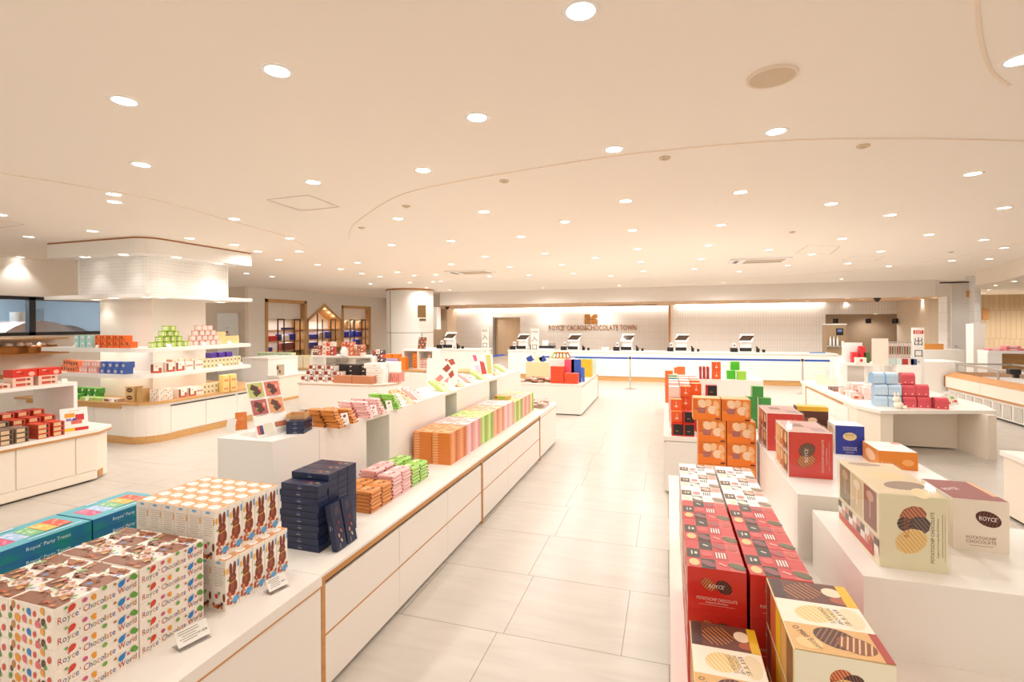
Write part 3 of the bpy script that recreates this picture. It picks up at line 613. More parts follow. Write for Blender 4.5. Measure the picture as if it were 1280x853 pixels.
# ---- niches: oak frames, shelves and black racks in the left wall
def niche(lbl, y0, y1, zt, gable=False, cab=False):
    t = thing('niche_shelf', lbl, 'shelf', (WLX-.3,(y0+y1)/2,0)); cy=(y0+y1)/2; h=(y1-y0)/2
    b = MB(); w_=.13
    if gable:
        b.box((-.35,-h,NS(.6)),(.33,-h+.05,NS(2.03)),WOODZ); b.box((-.35,h-.05,NS(.6)),(.33,h,NS(2.03)),WOODZ)
        pk = 17.38*KS-cy
        for ya,za,yb,zb in ((-h,NS(2.03),pk,NS(2.68)),(h,NS(2.03),pk,NS(2.68))):
            vs = [(xx,yy,zz) for xx in (-.35,.33) for yy,zz in ((ya,za),(yb,zb),(yb,zb-.16),(ya,za-.12))]
            b.add(vs,[(0,1,2,3),(7,6,5,4),(0,4,5,1),(1,5,6,2),(2,6,7,3),(3,7,4,0)],WOODZ)
    else:
        b.box((-.35,-h,NS(.6)),(.33,-h+w_,zt),WOODZ); b.box((-.35,h-w_,NS(.6)),(.33,h,zt),WOODZ); b.box((-.35,-h,zt-.12),(.33,h,zt),WOODX)
    b.build('oak_frame',t)
    if cab:
        b = MB(); b.box((-.3,-h+w_,NS(2.03)),(.1,-.005,zt-.12),WHITE2); b.build('cabinet_door',t); b = MB(); b.box((-.3,.005,NS(2.03)),(.1,h-w_,zt-.12),WHITE2); b.build('cabinet_door',t)
    for z in (NS(.85),NS(1.22),NS(1.62)):
        b = MB(); b.box((-.33,-h+.05,z-.03),(.22,h-.05,z),WOODX); b.build('shelf',t)
    for yy in (-.35*h*2/2,.45*h):
        b = MB()
        for q in (0,.33): b.box((.2,yy+q-.02,NS(.6)),(.235,yy+q+.02,NS(2.03) if not gable else (NS(2.02) if q or yy>0 else NS(2.3))),BLACKM)
        if not gable or yy>0: b.box((.2,yy-.02,NS(1.99)),(.235,yy+.35,NS(2.03)),BLACKM)
        b.build('black_rack',t)
    return t
niche('left oak framed wall niche with white cabinets and shelves',*FA[:2],FA[2],cab=True)
niche('gabled oak wall niche shaped like a small house',*FB[:2],FB[2],gable=True)
niche('right oak framed wall niche with blue bags',*FC[:2],FC[2],cab=True)
sp5 = bpy.data.lights.new('niche_beam','SPOT'); sp5.energy=14; sp5.spot_size=math.radians(120); sp5.spot_blend=.8; sp5.color=(1,.93,.85)
for i,p in enumerate([(405,388),(410.5,392.5),(415.5,397)]):
    y,z = Xp(*p,WLX-.1); place_light(WLX-.1,y,z-.02,'small lamp under the gable of the house niche, %s one' % ('top','middle','lowest')[i],'gable lamps',True,sp5)
for ya,yb,zz in [(a_,b_,z_) for a_,b_ in ((14.3,16.2),(18.65,20.6),(16.5,18.3)) for z_ in (NS(1.16),NS(1.56),NS(1.98))]:
    l_ = bpy.data.lights.new('niche_fill','AREA'); l_.shape='RECTANGLE'; l_.size=.2; l_.size_y=1.7; l_.energy=9; l_.color=(1,.96,.92)  # added area lamps without fittings, brighten the dark niches shelf by shelf
    o = bpy.data.objects.new('niche_fill',l_); COL.objects.link(o); o.location=(WLX-.2,(ya+yb)/2*KS,zz)
# ---- low counters along the back left
def facing_counter(label, x0, x1, y, depth, top, n, pl=None, wood=True):
    t = thing('display_counter', label, 'counter', ((x0+x1)/2, y+depth/2, 0)); hx=(x1-x0)/2; hy=depth/2
    b = MB(); b.box((-hx,-hy+.02,.02),(hx,hy,top-.04),WHITE); b.box((-hx+.02,-hy+.04,0),(hx-.02,hy-.02,.02),DARKGAP); b.build('body',t)
    b = MB(); b.box((-hx,-hy,top-.03),(hx,hy,top),WOODX if wood else WHITE); b.build('countertop',t)
    for i in range(n):
        w_ = 2*hx/n
        b = MB(); b.box((-hx+i*w_+.004,-hy+.006,.03),(-hx+(i+1)*w_-.004,-hy+.02,top-.05),WHITE); b.build('door',t)
    return t
facing_counter('white counter with oak top under the wall niches', -11.9, -8.3, 11.25, .6, .63, 7)
facing_counter('white counter in the middle distance behind the orange boxes', -7.6, -3.9, 11.5, .8, .62, 6)
# block of cabinet right of the kiosk
xa_=Yp(303,450,9.6)[0]; xb_=Yp(335,450,9.6)[0]; xc_=Yp(349,450,9.6)[0]; m = MB(); m.box((xa_,9.6,.06),(xb_,10.6,1.0),WHITE); m.box((xa_,9.6,0),(xc_+.02,10.63,.06),WOODX); m.box((xa_-.02,9.58,1.0),(xb_+.02,10.6,1.03),WHITE); m.box((xb_,9.6,.06),(xc_,10.6,.58),CREAM); m.box((xb_,9.58,.58),(xc_+.02,10.62,.61),WHITE); solo(m,'cabinet','plain white cabinet block between the kiosk and the wall niches','cabinet')
# round ended table C
t = thing('display_counter','white round ended counter with black and red boxes, middle left','counter',(-6.5,9.3,0)); CO=(-6.5,9.3)
cpl = [(-7.53,8.72),(-5.95,8.74)]+[(-5.95+.55*math.sin(a),9.29-.55*math.cos(a)) for a in [PI*k/10 for k in range(1,10)]]+[(-5.95,9.85),(-7.53,9.85)]
rc = lambda s_: [((x-CO[0])*s_,(y-CO[1])*s_) for x,y in cpl]
b = MB(); b.prism(rc(.97),.02,.57,WHITE); b.build('body',t)
b = MB(); b.prism(rc(1),.58,.61,WHITE); b.build('countertop',t)
b = MB(); b.prism(rc(.99),.565,.58,WOODX); b.build('wood_edge',t)
t = thing('display_riser','white open shelf box on the round ended counter','display riser',(-6.75,9.35,.61))
b = MB(); b.box((-.85,-.1,.49),(.72,.35,.53),WHITE2); b.build('top_slab',t)
b = MB(); b.box((-.85,-.1,0),(-.8,.35,.49),WHITE2); b.build('side_panel',t)
b = MB(); b.box((.68,-.1,0),(.72,.35,.49),WHITE2); b.build('side_panel',t)
b = MB(); b.box((-.03,.1,.28),(0,.35,.49),CREAM); b.build('divider',t)
m = MB(); x,_=Yp(465,440,9.3); x1,_=Yp(488,440,9.3); m.box((x,9.25,.62),(x1,9.75,1.0),WHITE2); solo(m,'display_riser','tall white riser on the right of the round ended counter','display riser')
# open cube shelves for orange boxes
x0,_=Yp(508,450,12.0); x1,_=Yp(526,450,12.0); x2,_=Yp(546,450,12.0)
t = thing('cube_shelf','white open cube shelf with orange boxes inside','shelf',((x0+x2)/2,12.0,.62)); hx=(x2-x0)/2; mx_=x1-(x0+x2)/2
b = MB(); b.box((-hx,-.2,.48),(hx,.2,.52),WHITE2); b.box((-hx,-.2,0),(hx,.2,.02),WHITE2); b.box((-hx,.17,.02),(hx,.2,.48),CREAM)
for xx in (-hx,mx_,hx-.04): b.box((xx,-.2,.02),(xx+.04,.17,.48),WHITE2)
b.build('carcass',t)
# ---- till counters
t = thing('till_counter','long white till counter with oak kick board across the back','counter',(-.3,16.1,0))
b = MB(); b.box((-4.76,-.35,.15),(4.76,.35,.9),WHITE); b.build('body',t)
b = MB(); b.box((-4.78,-.38,.9),(4.78,.38,.93),WHITE2); b.build('countertop',t)
b = MB(); b.box((-4.74,-.32,0),(4.74,.33,.15),WOODX); b.build('kick_board',t,label='oak kick board')
x0,_=Yp(520,440,14.9); x1,_=Yp(606,440,14.9)
t = thing('till_counter','shorter white service counter left of the tills','counter',((x0+x1)/2,15.2,0)); hx=(x1-x0)/2
b = MB(); b.box((-hx,-.3,.15),(hx,.3,.96),WHITE); b.build('body',t); b = MB(); b.box((-hx-.02,-.33,.96),(hx+.02,.33,1.0),WHITE2); b.build('countertop',t); b = MB(); b.box((-hx+.02,-.28,0),(hx-.02,.28,.15),WOODX); b.build('kick_board',t)
# white blocks on the right
for lab,(a,b_),y,z0,z1,dp in (('stepped white service counter, taller back block',(1150,1206),15.6,.0,1.07,.7),('white block counter right of the exit sign',(1148,1204),13.2,0,.93,.8)):
    x0,_=Yp(a,440,y); x1,_=Yp(b_,440,y); m=MB(); m.box((x0,y,.06),(x1,y+dp,z1),WHITE2); m.box((x0+.02,y+.02,0),(x1-.02,y+dp-.02,.06),WOODX); solo(m,'service_counter',lab,'counter')
# ---- table R with open knee space
t = thing('display_table','white corner display table with open knee space, on the right','table',(3.2,9.6,0)); RO=(3.2,9.6)
rr = lambda pl: [(x-RO[0],y-RO[1]) for x,y in pl]
b = MB(); b.prism(rr([(2.58,11.4),(2.58,8.28),(2.74,7.88),(4.2,8.28),(4.32,8.75),(4.32,11.4)]), .585, .63, WHITE); b.build('tabletop',t)
b = MB(); b.prism(rr([(2.6,11.35),(2.6,8.6),(3.1,8.6),(3.95,8.62),(3.95,11.3)]), .02, .585, CREAM); b.build('cabinet_body',t)
b = MB(); b.prism(rr([(2.6,8.6),(2.6,8.3),(2.76,7.94),(2.92,7.98),(2.9,8.6)]), 0, .585, CREAM); b.build('leg_panel',t)
b = MB(); b.prism(rr([(3.93,8.6),(4.03,8.12),(4.14,8.16),(4.05,8.6)]), 0, .585, CREAM); b.build('leg_panel',t)
b = MB(); b.box((2.585-RO[0],8.9-RO[1],.545),(2.605-RO[0],11.0-RO[1],.565),WOOD); b.box((2.585-RO[0],11.0-RO[1],0),(2.605-RO[0],11.04-RO[1],.565),WOOD); b.build('wood_edge',t)
for i in range(4):
    for r in range(2):
        b = MB(); b.box((2.588-RO[0],8.65+i*.585-RO[1],.03+r*.26),(2.605-RO[0],8.65+(i+1)*.585-.01-RO[1],.28+r*.26-(.01 if r else .0)),WHITE); b.build('drawer',t)
riser_t = thing('display_riser','white open riser unit standing on the right corner table','display riser',(3.9,10.6,.63))
x0,_=Yp(1046,450,10.6); x1,_=Yp(1110,450,10.6); x2,_=Yp(1150,456,10.3)
b = MB(); b.box((x0-3.9,-.2,.4),(x1-3.9,.2,.45),WHITE2); b.build('top_slab',riser_t)
for xx in (x0, (x0+x1)/2+.1, ): b = MB(); b.box((xx-3.9,-.2,0),(xx-3.9+.1,.2,.4),WHITE2); b.build('side_panel',riser_t)
b = MB(); b.box((x1-3.9,-.35,0),(x2-3.9,.2,.44),WHITE2); b.build('end_block',riser_t)
# ---- freezer
t = thing('chest_freezer','long low white chest freezer with oak ledge and glass rail','freezer',(6.4,10.9,0))
b = MB(); b.box((-.6,-2.9,.04),(.6,2.2,.36),M('freezer_white','#ebe7e1',.4)); b.box((-.56,-2.9,0),(.55,2.15,.04),BLACK); b.build('base',t)
for k in range(17):
    y = -2.8+k*.29; b = MB(); b.box((-.606,y,.07),(-.6,y+.23,.31),M('grille_grey','#b9ada0',.5))
    for q in range(7): b.tube((-.608,y+.01+q*.03,.08),(-.608,y+.04+q*.028,.3),.004,WPL,4)
    b.build('vent_grille',t)
b = MB(); b.box((-.63,-2.9,.36),(.6,2.2,.395),WOOD); b.build('wood_strip',t)
for y0,y1 in ((-2.9,-1.6),(-1.59,-.3),(-.29,.95),(.96,2.2)):
    b = MB(); b.box((-.64,y0,.397),(-.6,y1,.63),CREAM); b.build('side_panel',t)
b = MB(); b.add([(-.65,-2.9,.63),(-.65,2.25,.63),(-.48,2.25,.72),(-.48,-2.9,.72),(.6,2.25,.72),(.6,2.25,.395),(-.65,2.25,.395)],[(0,3,2,1),(1,2,4,5,6)],WOOD); b.build('oak_ledge',t,label='sloping oak ledge')
b = MB(); b.box((-.46,-2.9,.6),(.6,2.2,.63),WPL); b.build('cold_deck',t)
b = MB(); 
for y in (2.15,.75,-.65,-2.): b.tube((-.46,y,.68),(-.46,y,.9),.02,STEEL); b.tube((-.46,y,.9),(.5,y,.9),.02,STEEL)
b.tube((-.46,-2.9,.9),(-.46,2.17,.9),.025,STEEL); b.tube((.5,-2.9,.9),(.5,2.17,.9),.025,STEEL); b.build('rail',t)
b = MB(); b.box((-.463,-2.9,.7),(-.457,2.15,.88),ACR); b.build('glass_front',t)
m = MB(); x,z = Yp(1270,463,9.9); m.box((x-.03,9.87,.92),(x+.03,9.93,1.0),BLACK); m.box((x-.1,9.85,.98),(x+.04,9.95,1.06),BLACK); solo(m,'camera_gadget','small black gadget on the freezer rail','gadget')
# ---- counter at the right edge
m = MB(); m.box((3.02,4.9,.03),(5.2,5.85,.555),CREAM); m.box((3.02,4.88,.555),(5.2,5.86,.565),WOOD); m.box((3.0,4.86,.565),(5.2,5.87,.61),WHITE); m.box((3.05,4.93,0),(5.2,5.82,.03),DARKGAP); solo(m,'display_counter','white counter corner at the right edge of the photo','counter')
# ---- shelf with pink candy at the far right
x0,_=Yp(1228,440,13.45)
t = thing('display_shelf','high white shelf behind the freezer with pink wrapped sweets','shelf',(x0+1.6,13.45,0))
b = MB(); b.box((-1.6,-.2,1.12),(1.8,.2,1.18),WHITE2); b.build('shelf_board',t)
b = MB(); b.box((-1.6,-.18,0),(-1.35,.18,1.12),WHITE2); b.build('side_panel',t)
b = MB(); b.box((-1.35,.1,0),(1.8,.15,1.12),WOODX); b.build('back_panel',t)
x,_=Yp(1224,440,14.0); x1,_=Yp(1232,440,14.0); m = MB(); z_=Yp(1226,405,14.)[1]; m.box((Yp(1217,440,14.0)[0],14.0,0),(x1,14.3,z_),WHITE2); solo(m,'partition','white partition in front of the oak wall','panel')
# ================================================================ PRODUCTS NEAR THE CAMERA
BR1, BR2, BR3 = C('6b3a24'), C('8c4f2c'), C('a8683c')
# ---- chocolate world gift box
WB = M('gift_box_white','#f2e9dd',.35)
def world_box(top):
    w_,d_,h_ = .222,.2665,.0655; b = MB(); b.bevbox((-w_/2,-d_/2,0),(w_/2,d_/2,h_),WB,.0012)
    b.face(w_,d_,h_,'R')
    cols = ['a8473f','c98e8a','4a5fae','5b3a2a','7a8c4a','5a4038','d69a3a']
    s = "Royce’ Chocolate World"; adv = []; 
    for ch in s: adv.append(.3 if ch == ' ' else textgeo(ch)[2]+.09)
    tot = sum(adv); W = .25; k = W/tot; x = -W/2
    for i, ch in enumerate(s):
        if ch != ' ':
            hgt = textgeo(ch)[3]
            yo = {'y':-.1}.get(ch, 0)+(hgt-.5)*.5 if ch not in "’y" else (.28 if ch == "’" else -.12)
            b.text(ch, x+adv[i]*k/2, -.022, .031, C(['a8473f','5a4a9a','7a8c3a','c9736a','3a5a9e','5b3a2a','d69a3a'][i % 7] if ch not in 'RCW' else 'b3382c'), 0, textgeo(ch)[2]*k, True)
        x += adv[i]*k
    for dx,dy,r,c in ((-.1,.021,.005,'6fa845'),(-.083,.014,.012,'d2402c'),(-.045,.018,.008,'c85a80'),(-.018,.016,.008,'e59a2c'),(-.016,.008,.006,'e59a2c'),(.016,.027,.008,'6fa845'),(.05,.022,.005,'b0703c'),(.072,.013,.0125,'1c7cc4'),(.094,.013,.005,'c8506c'),(.112,.02,.011,'5f9a3a'),(.12,.014,.009,'5f9a3a')):
        (b.drop if r > .0115 else b.ell)(dx,dy,r,*( (C(c),.8 if c != 'd2402c' else -2.2,1.7) if r > .0115 else (r*.95,C(c)) ))
    b.face(w_,d_,h_,'F')
    for dx,dy,r,c in ((-.095,.004,.009,'5b3a2a'),(-.085,.02,.012,'b8824a'),(-.06,.014,.008,'d8503c'),(-.066,-.02,.016,'e59a2c'),(-.055,-.022,.008,'e59a2c'),(-.035,.01,.005,'7fa845'),(-.008,.008,.0135,'1c7cc4'),(-.03,-.018,.0145,'dd6b76'),(.0,-.024,.008,'e0a040'),(.02,.004,.009,'d8503c'),(.033,-.026,.011,'dd6b76'),(.043,-.03,.008,'dd6b76'),(.042,-.01,.005,'a0603c'),(.062,-.016,.011,'5b3a2a'),(.058,.02,.013,'e5a23c'),(.072,-.028,.007,'5f9a3a'),(.09,.0,.01,'d8503c'),(-.1,-.02,.009,'5f9a3a')):
        (b.drop if r > .0125 else b.ell)(dx,dy,r*.9,*( (C(c),-1.0,1.5) if r > .0125 else (r*1.15,C(c)) ))
    if top:
        b.face(w_,d_,h_,'T'); R = random.Random(3)
        # photo collage: chocolate slabs and nuts
        b.pp([(-.105,-.13),(.11,-.13),(.108,-.085),(.06,-.06),(.02,-.085),(-.03,-.065),(-.1,-.08)],C('8f5a3a'))
        b.pp([(-.02,.12),(.09,.125),(.1,.09),(.04,.08)],C('9a5f3c')); b.pp([(-.09,.05),(-.03,.06),(-.01,.03),(-.06,.02)],C('7d4a30')); b.pp([(-.11,.13),(-.02,.13),(.0,.09),(-.05,.06),(-.11,.08)],C('8a5335'))
        b.pp([(.02,-.01),(.11,.0),(.11,.07),(.05,.075),(.0,.04)],C('96603e'))
        b.pp([(-.11,-.04),(-.05,-.045),(-.03,-.01),(-.07,.02),(-.11,.01)],C('7d4a30'))
        for k in range(80):
            c = R.choice(['b5713f','d49a56','6a3a22','a8623a','e0b070','7a4426','d0813c','c4532c']); x = R.uniform(-.1,.1); y = R.choice([R.uniform(-.128,-.06),R.uniform(.0,.07),R.uniform(.06,.125),R.uniform(-.05,.0)])
            b.rect(x,y,R.uniform(.008,.022),R.uniform(.005,.014),C(c),R.uniform(0,3))
        for k in range(14): b.ell(R.uniform(-.1,.1),R.uniform(-.12,.12),R.uniform(.004,.009),R.uniform(.005,.013),C(R.choice(['6fa845','e59a2c','4a8ac4','dd7b96','dd7b96','8fc06a'])),R.uniform(0,3))
        b.rect(.0,.035,.1,.004,C('c99a90')); b.rect(.01,.026,.08,.003,C('c99a90'))
    return b
WP = Proto('gift_box', world_box(True), [('lid_panel', MB().box((-.1105,-.1328,.0654),(.1105,.1328,.0657),WB), None)], 'gift box')
WP0 = Proto('gift_box', world_box(False), [], 'gift box')
for cx,side in ((-1.9865,'aisle-side'),(-2.2105,'rear')):
    for cy,yy in ((1.2095,'nearer'),(1.4795,'farther')):
        if cx < -2.1 and cy > 1.3: pass
        for k in range(5):
            if cx < -2.1 and cy > 1.3 and k < 4: pass
            (WP if k == 4 else WP0).put((cx,cy,.61+k*.0662), 'white dotted gift box, %s of the %s %s pile' % (lay(k,5),yy,side), 'chocolate world gift boxes', kids=False)
# ---- tall bunny packs
def bunny_pack():
    w_,d_,h_ = .0755,.0715,.2165; b = MB(); P_ = M('bunny_pack_white','#f3ece2',.35); b.bevbox((-w_/2,-d_/2,0),(w_/2,d_/2,h_),P_,.001)
    ch = C('7e3b25'); ch2 = C('9c5233')
    b.face(w_,d_,h_,'R')
    b.ell(.002,-.02,.024,.036,ch); b.ell(.0,.022,.02,.022,ch); b.ell(-.0085,.06,.0085,.03,ch,.06); b.ell(.0105,.06,.0085,.03,ch,-.06)
    b.ell(-.001,-.018,.01,.018,ch2); b.ell(.0,.022,.009,.008,ch2); b.rect(.0,.003,.028,.005,C('d8a04a'),.15)
    b.ell(-.004,.028,.0018,.0018,C('2c1410')); b.ell(.007,.028,.0018,.0018,C('2c1410'))
    b.ell(-.027,.06,.006,.014,C('e8b23a')); b.rect(.03,.075,.008,.03,C('5aa0d8')); b.drop(-.024,.02,.005,C('7ab04a'))
    R = random.Random(5)
    for k in range(15): b.rect(R.uniform(-.03,.03),R.uniform(-.093,-.035),.014,.013,C(R.choice(['8c3a2a','b5542f','6b2c1c','d98a4a','a8402c'])),R.uniform(0,3))
    for k in range(7): b.ell(R.uniform(-.03,.03),R.uniform(-.09,-.03),.0045,.0035,C(R.choice(['f1d7a0','e8c0a8','d2402c'])),R.uniform(0,3))
    b.ell(.014,-.078,.018,.0125,C('58a6dc'),.35)
    b.face(w_,d_,h_,'F')
    for k in range(9): b.rect(0,.075-k*.0095,.058-.008*(k % 3),.0022,C('b9b0a6'))
    b.rect(.0,.097,.022,.01,C('7ab4de')); b.ell(.033,.06,.0035,.016,C('e8a93a'))
    b.pp([(-.006,-.03),(.012,-.028),(.002,-.047)],C('6cae3f')); b.ell(-.012,-.048,.009,.011,C('d8405a')); b.ell(.03,-.05,.007,.018,ch)
    for k in range(9): b.rect(R.uniform(-.03,.03),R.uniform(-.097,-.066),.014,.012,C(R.choice(['8c3a2a','c5542f','6b2c1c','d98a4a'])),R.uniform(0,3))
    b.face(w_,d_,h_,'T')
    b.rect(0,0,w_*.96,d_*.96,C('e39a55')); b.pp([(-.029,-.014),(-.02,-.02),(.02,-.026),(.029,-.012),(.024,.012),(.012,.02),(-.02,.024),(-.027,.008)],C('faf5ee'))
    for k in range(3): b.rect(.0,.012-k*.008,.03,.0015,C('d9a77a'))
    return b
BP = Proto('bunny_pack', bunny_pack(), [], 'candy pack')
for j in range(5):
    for i in range(6):
        if j == 0 or i == 5 or True:
            BP.put((-1.865-i*.0775-.038+.0, 1.695+j*.073+.0, .8272), 'bunny pack on upper tier, %s, %s from the aisle' % (nth(j,5,'nearest row','last row') if j in (0,4) else ORD[j]+' row', ORD[i]), 'chocolate bunny packs')
for j in range(5):
    for i in range(6):
        if True:
            BP.put((-1.85-i*.0775-.01, 1.708+j*.0735, .61), 'bunny pack on lower tier, %s, %s from the aisle' % (nth(j,5,'nearest row','last row') if j in (0,4) else ORD[j]+' row', ORD[i]), 'chocolate bunny packs')
# ---- party treats boxes
def teal():
    m = bpy.data.materials.new('party_teal'); m.use_nodes = True; nt = m.node_tree; b = nt.nodes['Principled BSDF']
    tc = nt.nodes.new('ShaderNodeTexCoord'); n = nt.nodes.new('ShaderNodeTexNoise'); n.inputs['Scale'].default_value = 7; r = nt.nodes.new('ShaderNodeValToRGB')
    r.color_ramp.elements[0].color = srgb('0c8a6e'); r.color_ramp.elements[0].position = .35; r.color_ramp.elements[1].color = srgb('1a5f9c'); r.color_ramp.elements[1].position = .65
    nt.links.new(tc.outputs['Object'],n.inputs['Vector']); nt.links.new(n.outputs[0],r.inputs[0]); nt.links.new(r.outputs[0],b.inputs['Base Color']); b.inputs['Roughness'].default_value=.3
    return m
TEAL = teal()
def party():
    w_,d_,h_ = .25,.33,.0565; b = MB(); b.bevbox((-w_/2,-d_/2,0),(w_/2,d_/2,h_),TEAL,.001)
    b.face(w_,d_,h_,'R'); b.text('Royce’ Party Treats',0,0,.022,C('cfe9ea'),0,.16)
    b.face(w_,d_,h_,'T'); b.rect(0,0,w_-.004,d_-.004,C('58b2c2'))
    b.fr = (b.fr[0], Vector((0,1,0)), Vector((-1,0,0)), b.fr[3])
    for k,(c,c2) in enumerate((('d9547e','f0a0c0'),('a9c8ec','dfeafa'),('7fc089','c5e6b8'),('f0b848','f8dc98'),('e4573e','f4a58e'))):
        x = -.12+.052*k+.0; b.rect(x+.012,0,.052,.13,C(c))
        R = random.Random(k)
        for q in range(9): b.rect(x+.012+R.uniform(-.02,.02),R.uniform(-.055,.055),.014,.012,C(c2),R.uniform(0,3))
    b.rect(-.03,.1,.05,.01,C('e8f4f4')); b.rect(.04,-.1,.2,.008,C('d4edee')); b.rect(.0,-.088,.0,.0,C('d4edee'))
    return b
PT = Proto('party_box', party(), [], 'gift box')
x1,yA = Zp(117,651,.95)
for q,(cy,w__) in enumerate(((yA-.168,'nearer'),(yA+.168,'farther'))):
    for k in range(6): PT.put((-2.655,cy,.61+k*.0567), 'teal party treat box, %s of the %s teal pile' % (lay(k,6),w__), 'teal party treat boxes')
# ---- navy chocolate boxes
NV = M('navy_box','#1c2648',.3)
def navy(w_=.25,d_=.084,h_=.034):
    b = MB(); b.bevbox((-w_/2,-d_/2,0),(w_/2,d_/2,h_),NV,.0012); NT = C('b7a08c'); 
    b.face(w_,d_,h_,'F'); b.rect(0,.009,.012,.004,C('5b6ed0')); b.rect(0,-.004,.026,.006,C('8e8a9c'))
    b.face(w_,d_,h_,'T'); 
    for k in range(3): b.rect(-.085+.003*k,.018-.012*k,.045,.004,C('6b5a58'))
    for x,y,c,a in ((-.015,.008,'8a2f2a',.5),(.0,-.014,'5a2a22',-.3),(.03,.012,'b8583c',.6),(.05,-.01,'d69a72',.1),(.08,.005,'c9c092',.4)): b.ell(x,y,.012,.006,C(c),a)
    b.rect(.105,-.012,.025,.004,NT)
    b.face(w_,d_,h_,'R'); b.rect(0,-.012,.07,.0012,C('2c3660')); return b
NP = Proto('navy_box', navy(), [], 'chocolate box')
for k in range(10): NP.put((-1.925-.015*((k*7) % 3)*.3,2.288,.61+k*.0362),'navy box in the front pile, %s' % lay(k,10),'navy boxes',rz=.01*((k % 3)-1))
for j,cy in enumerate((2.376,2.463,2.55)):
    for k in range(11): NP.put((-1.93,cy,.61+k*.0362),'navy box in the %s pile behind the front one, %s' % (('next','middle','last')[j],lay(k,11)),'navy boxes')
for i,cy in enumerate((2.318,2.412)):
    o = NP.put((-1.742,cy,.632),'navy box leaning upright on the pile, %s one' % ('nearer','farther')[i],'leaning navy boxes')
    # stands on its short end, face to the aisle, tipped back against the pile
    o.matrix_world = Matrix.Translation((-1.762,cy,.7325)) @ Matrix.Rotation(-.2,4,'Y') @ Matrix(((0,0,1,0),(0,1,0,0),(-1,0,0,0),(0,0,0,1)))
# ---- small wrapped bars
def bar(w_,d_,h_,c,c2,cd):
    b = MB(); m_ = C(c,.35); n=10
    prof = [(-w_/2,.3),(-w_/2+.006,.85),(-w_/4,1),(0,1.04),(w_/4,1),(w_/2-.006,.85),(w_/2,.3)]
    vs = []; fs = []
    for y in (-d_/2,-d_/2+.006,d_/2-.006,d_/2):
        s_ = .55 if abs(abs(y)-d_/2) < 1e-6 else 1
        vs += [(x,y,h_*.5+(zz-.5)*h_*s_) for x,zz in prof]
    n = len(prof)
    for r in range(3): fs += [(r*n+i,r*n+i+1,(r+1)*n+i+1,(r+1)*n+i) for i in range(n-1)]
    b.add(vs,fs,m_,True)
    b.add([(-w_/2,-d_/2,0),(w_/2,-d_/2,0),(w_/2,d_/2,0),(-w_/2,d_/2,0)],[(3,2,1,0)],m_)
    b.add([(x,-d_/2,h_*.5+(z-.5)*h_*.55) for x,z in prof]+[(w_/2,-d_/2,0),(-w_/2,-d_/2,0)],[tuple(range(n+2))[::-1]],m_)
    b.add([(x,d_/2,h_*.5+(z-.5)*h_*.55) for x,z in prof]+[(w_/2,d_/2,0),(-w_/2,d_/2,0)],[tuple(range(n+2))],m_)
    for sx in (-1,1):
        b.add([(sx*w_/2,-d_/2,0),(sx*w_/2,d_/2,0),(sx*w_/2,d_/2,h_*.4),(sx*w_/2,-d_/2,h_*.4)],[(0,1,2,3) if sx>0 else (3,2,1,0)],m_)
        for sy in (-1,1): b.box((sx*w_/2-.004,sy*d_/2-.003,h_*.25),(sx*w_/2+.003,sy*d_/2+.003,h_*.7),C(cd))
    b.frame((w_/2+.0012,0,h_*.42),(0,1,0),(0,0,1)); b.rect(0,0,d_*.8,h_*.3,C(c2))
    b.frame((0,0,h_*1.04),(1,0,0),(0,1,0)); b.rect(-w_*.1,0,w_*.35,d_*.5,C(c2)); b.ell(w_*.22,d_*.1,w_*.08,d_*.12,C(cd)); b.ell(w_*.1,-d_*.15,w_*.06,d_*.1,C(cd))
    return b
BARS = {'orange':Proto('candy_bar',bar(.125,.125,.0225,'d9883e','e8a868','5f3020'),[],'candy bar'),
        'pink':Proto('candy_bar',bar(.125,.125,.0225,'eebcb8','f6dcd8','c33c50'),[],'candy bar'),
        'green':Proto('candy_bar',bar(.125,.125,.0225,'9ccf52','dff0b4','4a5a3a'),[],'candy bar')}
yb = 2.80
for c,nl in (('orange',6),('pink',7),('green',6)):
    for j in range(2):
        for s_,x,n_ in (('aisle',-1.905,nl),('rear',-2.045,nl+1 if c != 'orange' else 6)):
            for k in range(n_):
                BARS[c].put((x+.004*((k*5) % 3-1),yb+.066+j*.132,.61+k*.0238+(.0 if s_ == 'aisle' else .0)),'%s candy bar, %s of its %s %s pile' % (c,lay(k,n_),('nearer','farther')[j],s_),'%s candy bars' % c,rz=.03*((k*3) % 3-1))
    yb += .272
# ---- tall piles of thin boxes
def thin(c,ct,cs):
    w_,d_,h_ = .1765,.1825,.0219; b = MB(); b.bevbox((-w_/2,-d_/2,0),(w_/2,d_/2,h_),C(c,.35),.001)
    b.face(w_,d_,h_,'R'); b.rect(-.03,0,.05,h_*.8,C(ct)); b.rect(.035,0,.02,h_*.7,C(cs)); b.ell(.06,0,.007,.007,C(cs)); b.rect(-.075,0,.012,h_*.6,C(ct))
    b.face(w_,d_,h_,'F'); b.rect(-.055,0,.05,h_*.7,C(ct))
    b.face(w_,d_,h_,'T'); b.rect(0,0,.15,.15,C(ct)); b.rect(.03,.04,.07,.03,C(cs),.5); b.rect(-.03,-.03,.05,.025,C(cs),-.3); b.ell(-.04,.04,.02,.012,C(c)); return b
TH_ = {'orange':thin('e0813a','edae78','a84c2c'),'pink':thin('e9a5a0','f6d8d2','c9606a'),'green':thin('a9cc4e','dcea9e','66782c'),
       'salmon':thin('e89a6e','f3c7a8','b8563c'),'pale pink':thin('efb8b4','f9dfdb','cf7a84'),'olive green':thin('b0c040','e0e0a0','6a7030'),'coral':thin('e7a08a','f4cdbc','b85848'),'lime':thin('b4c848','f0e6c8','7e8a3c')}
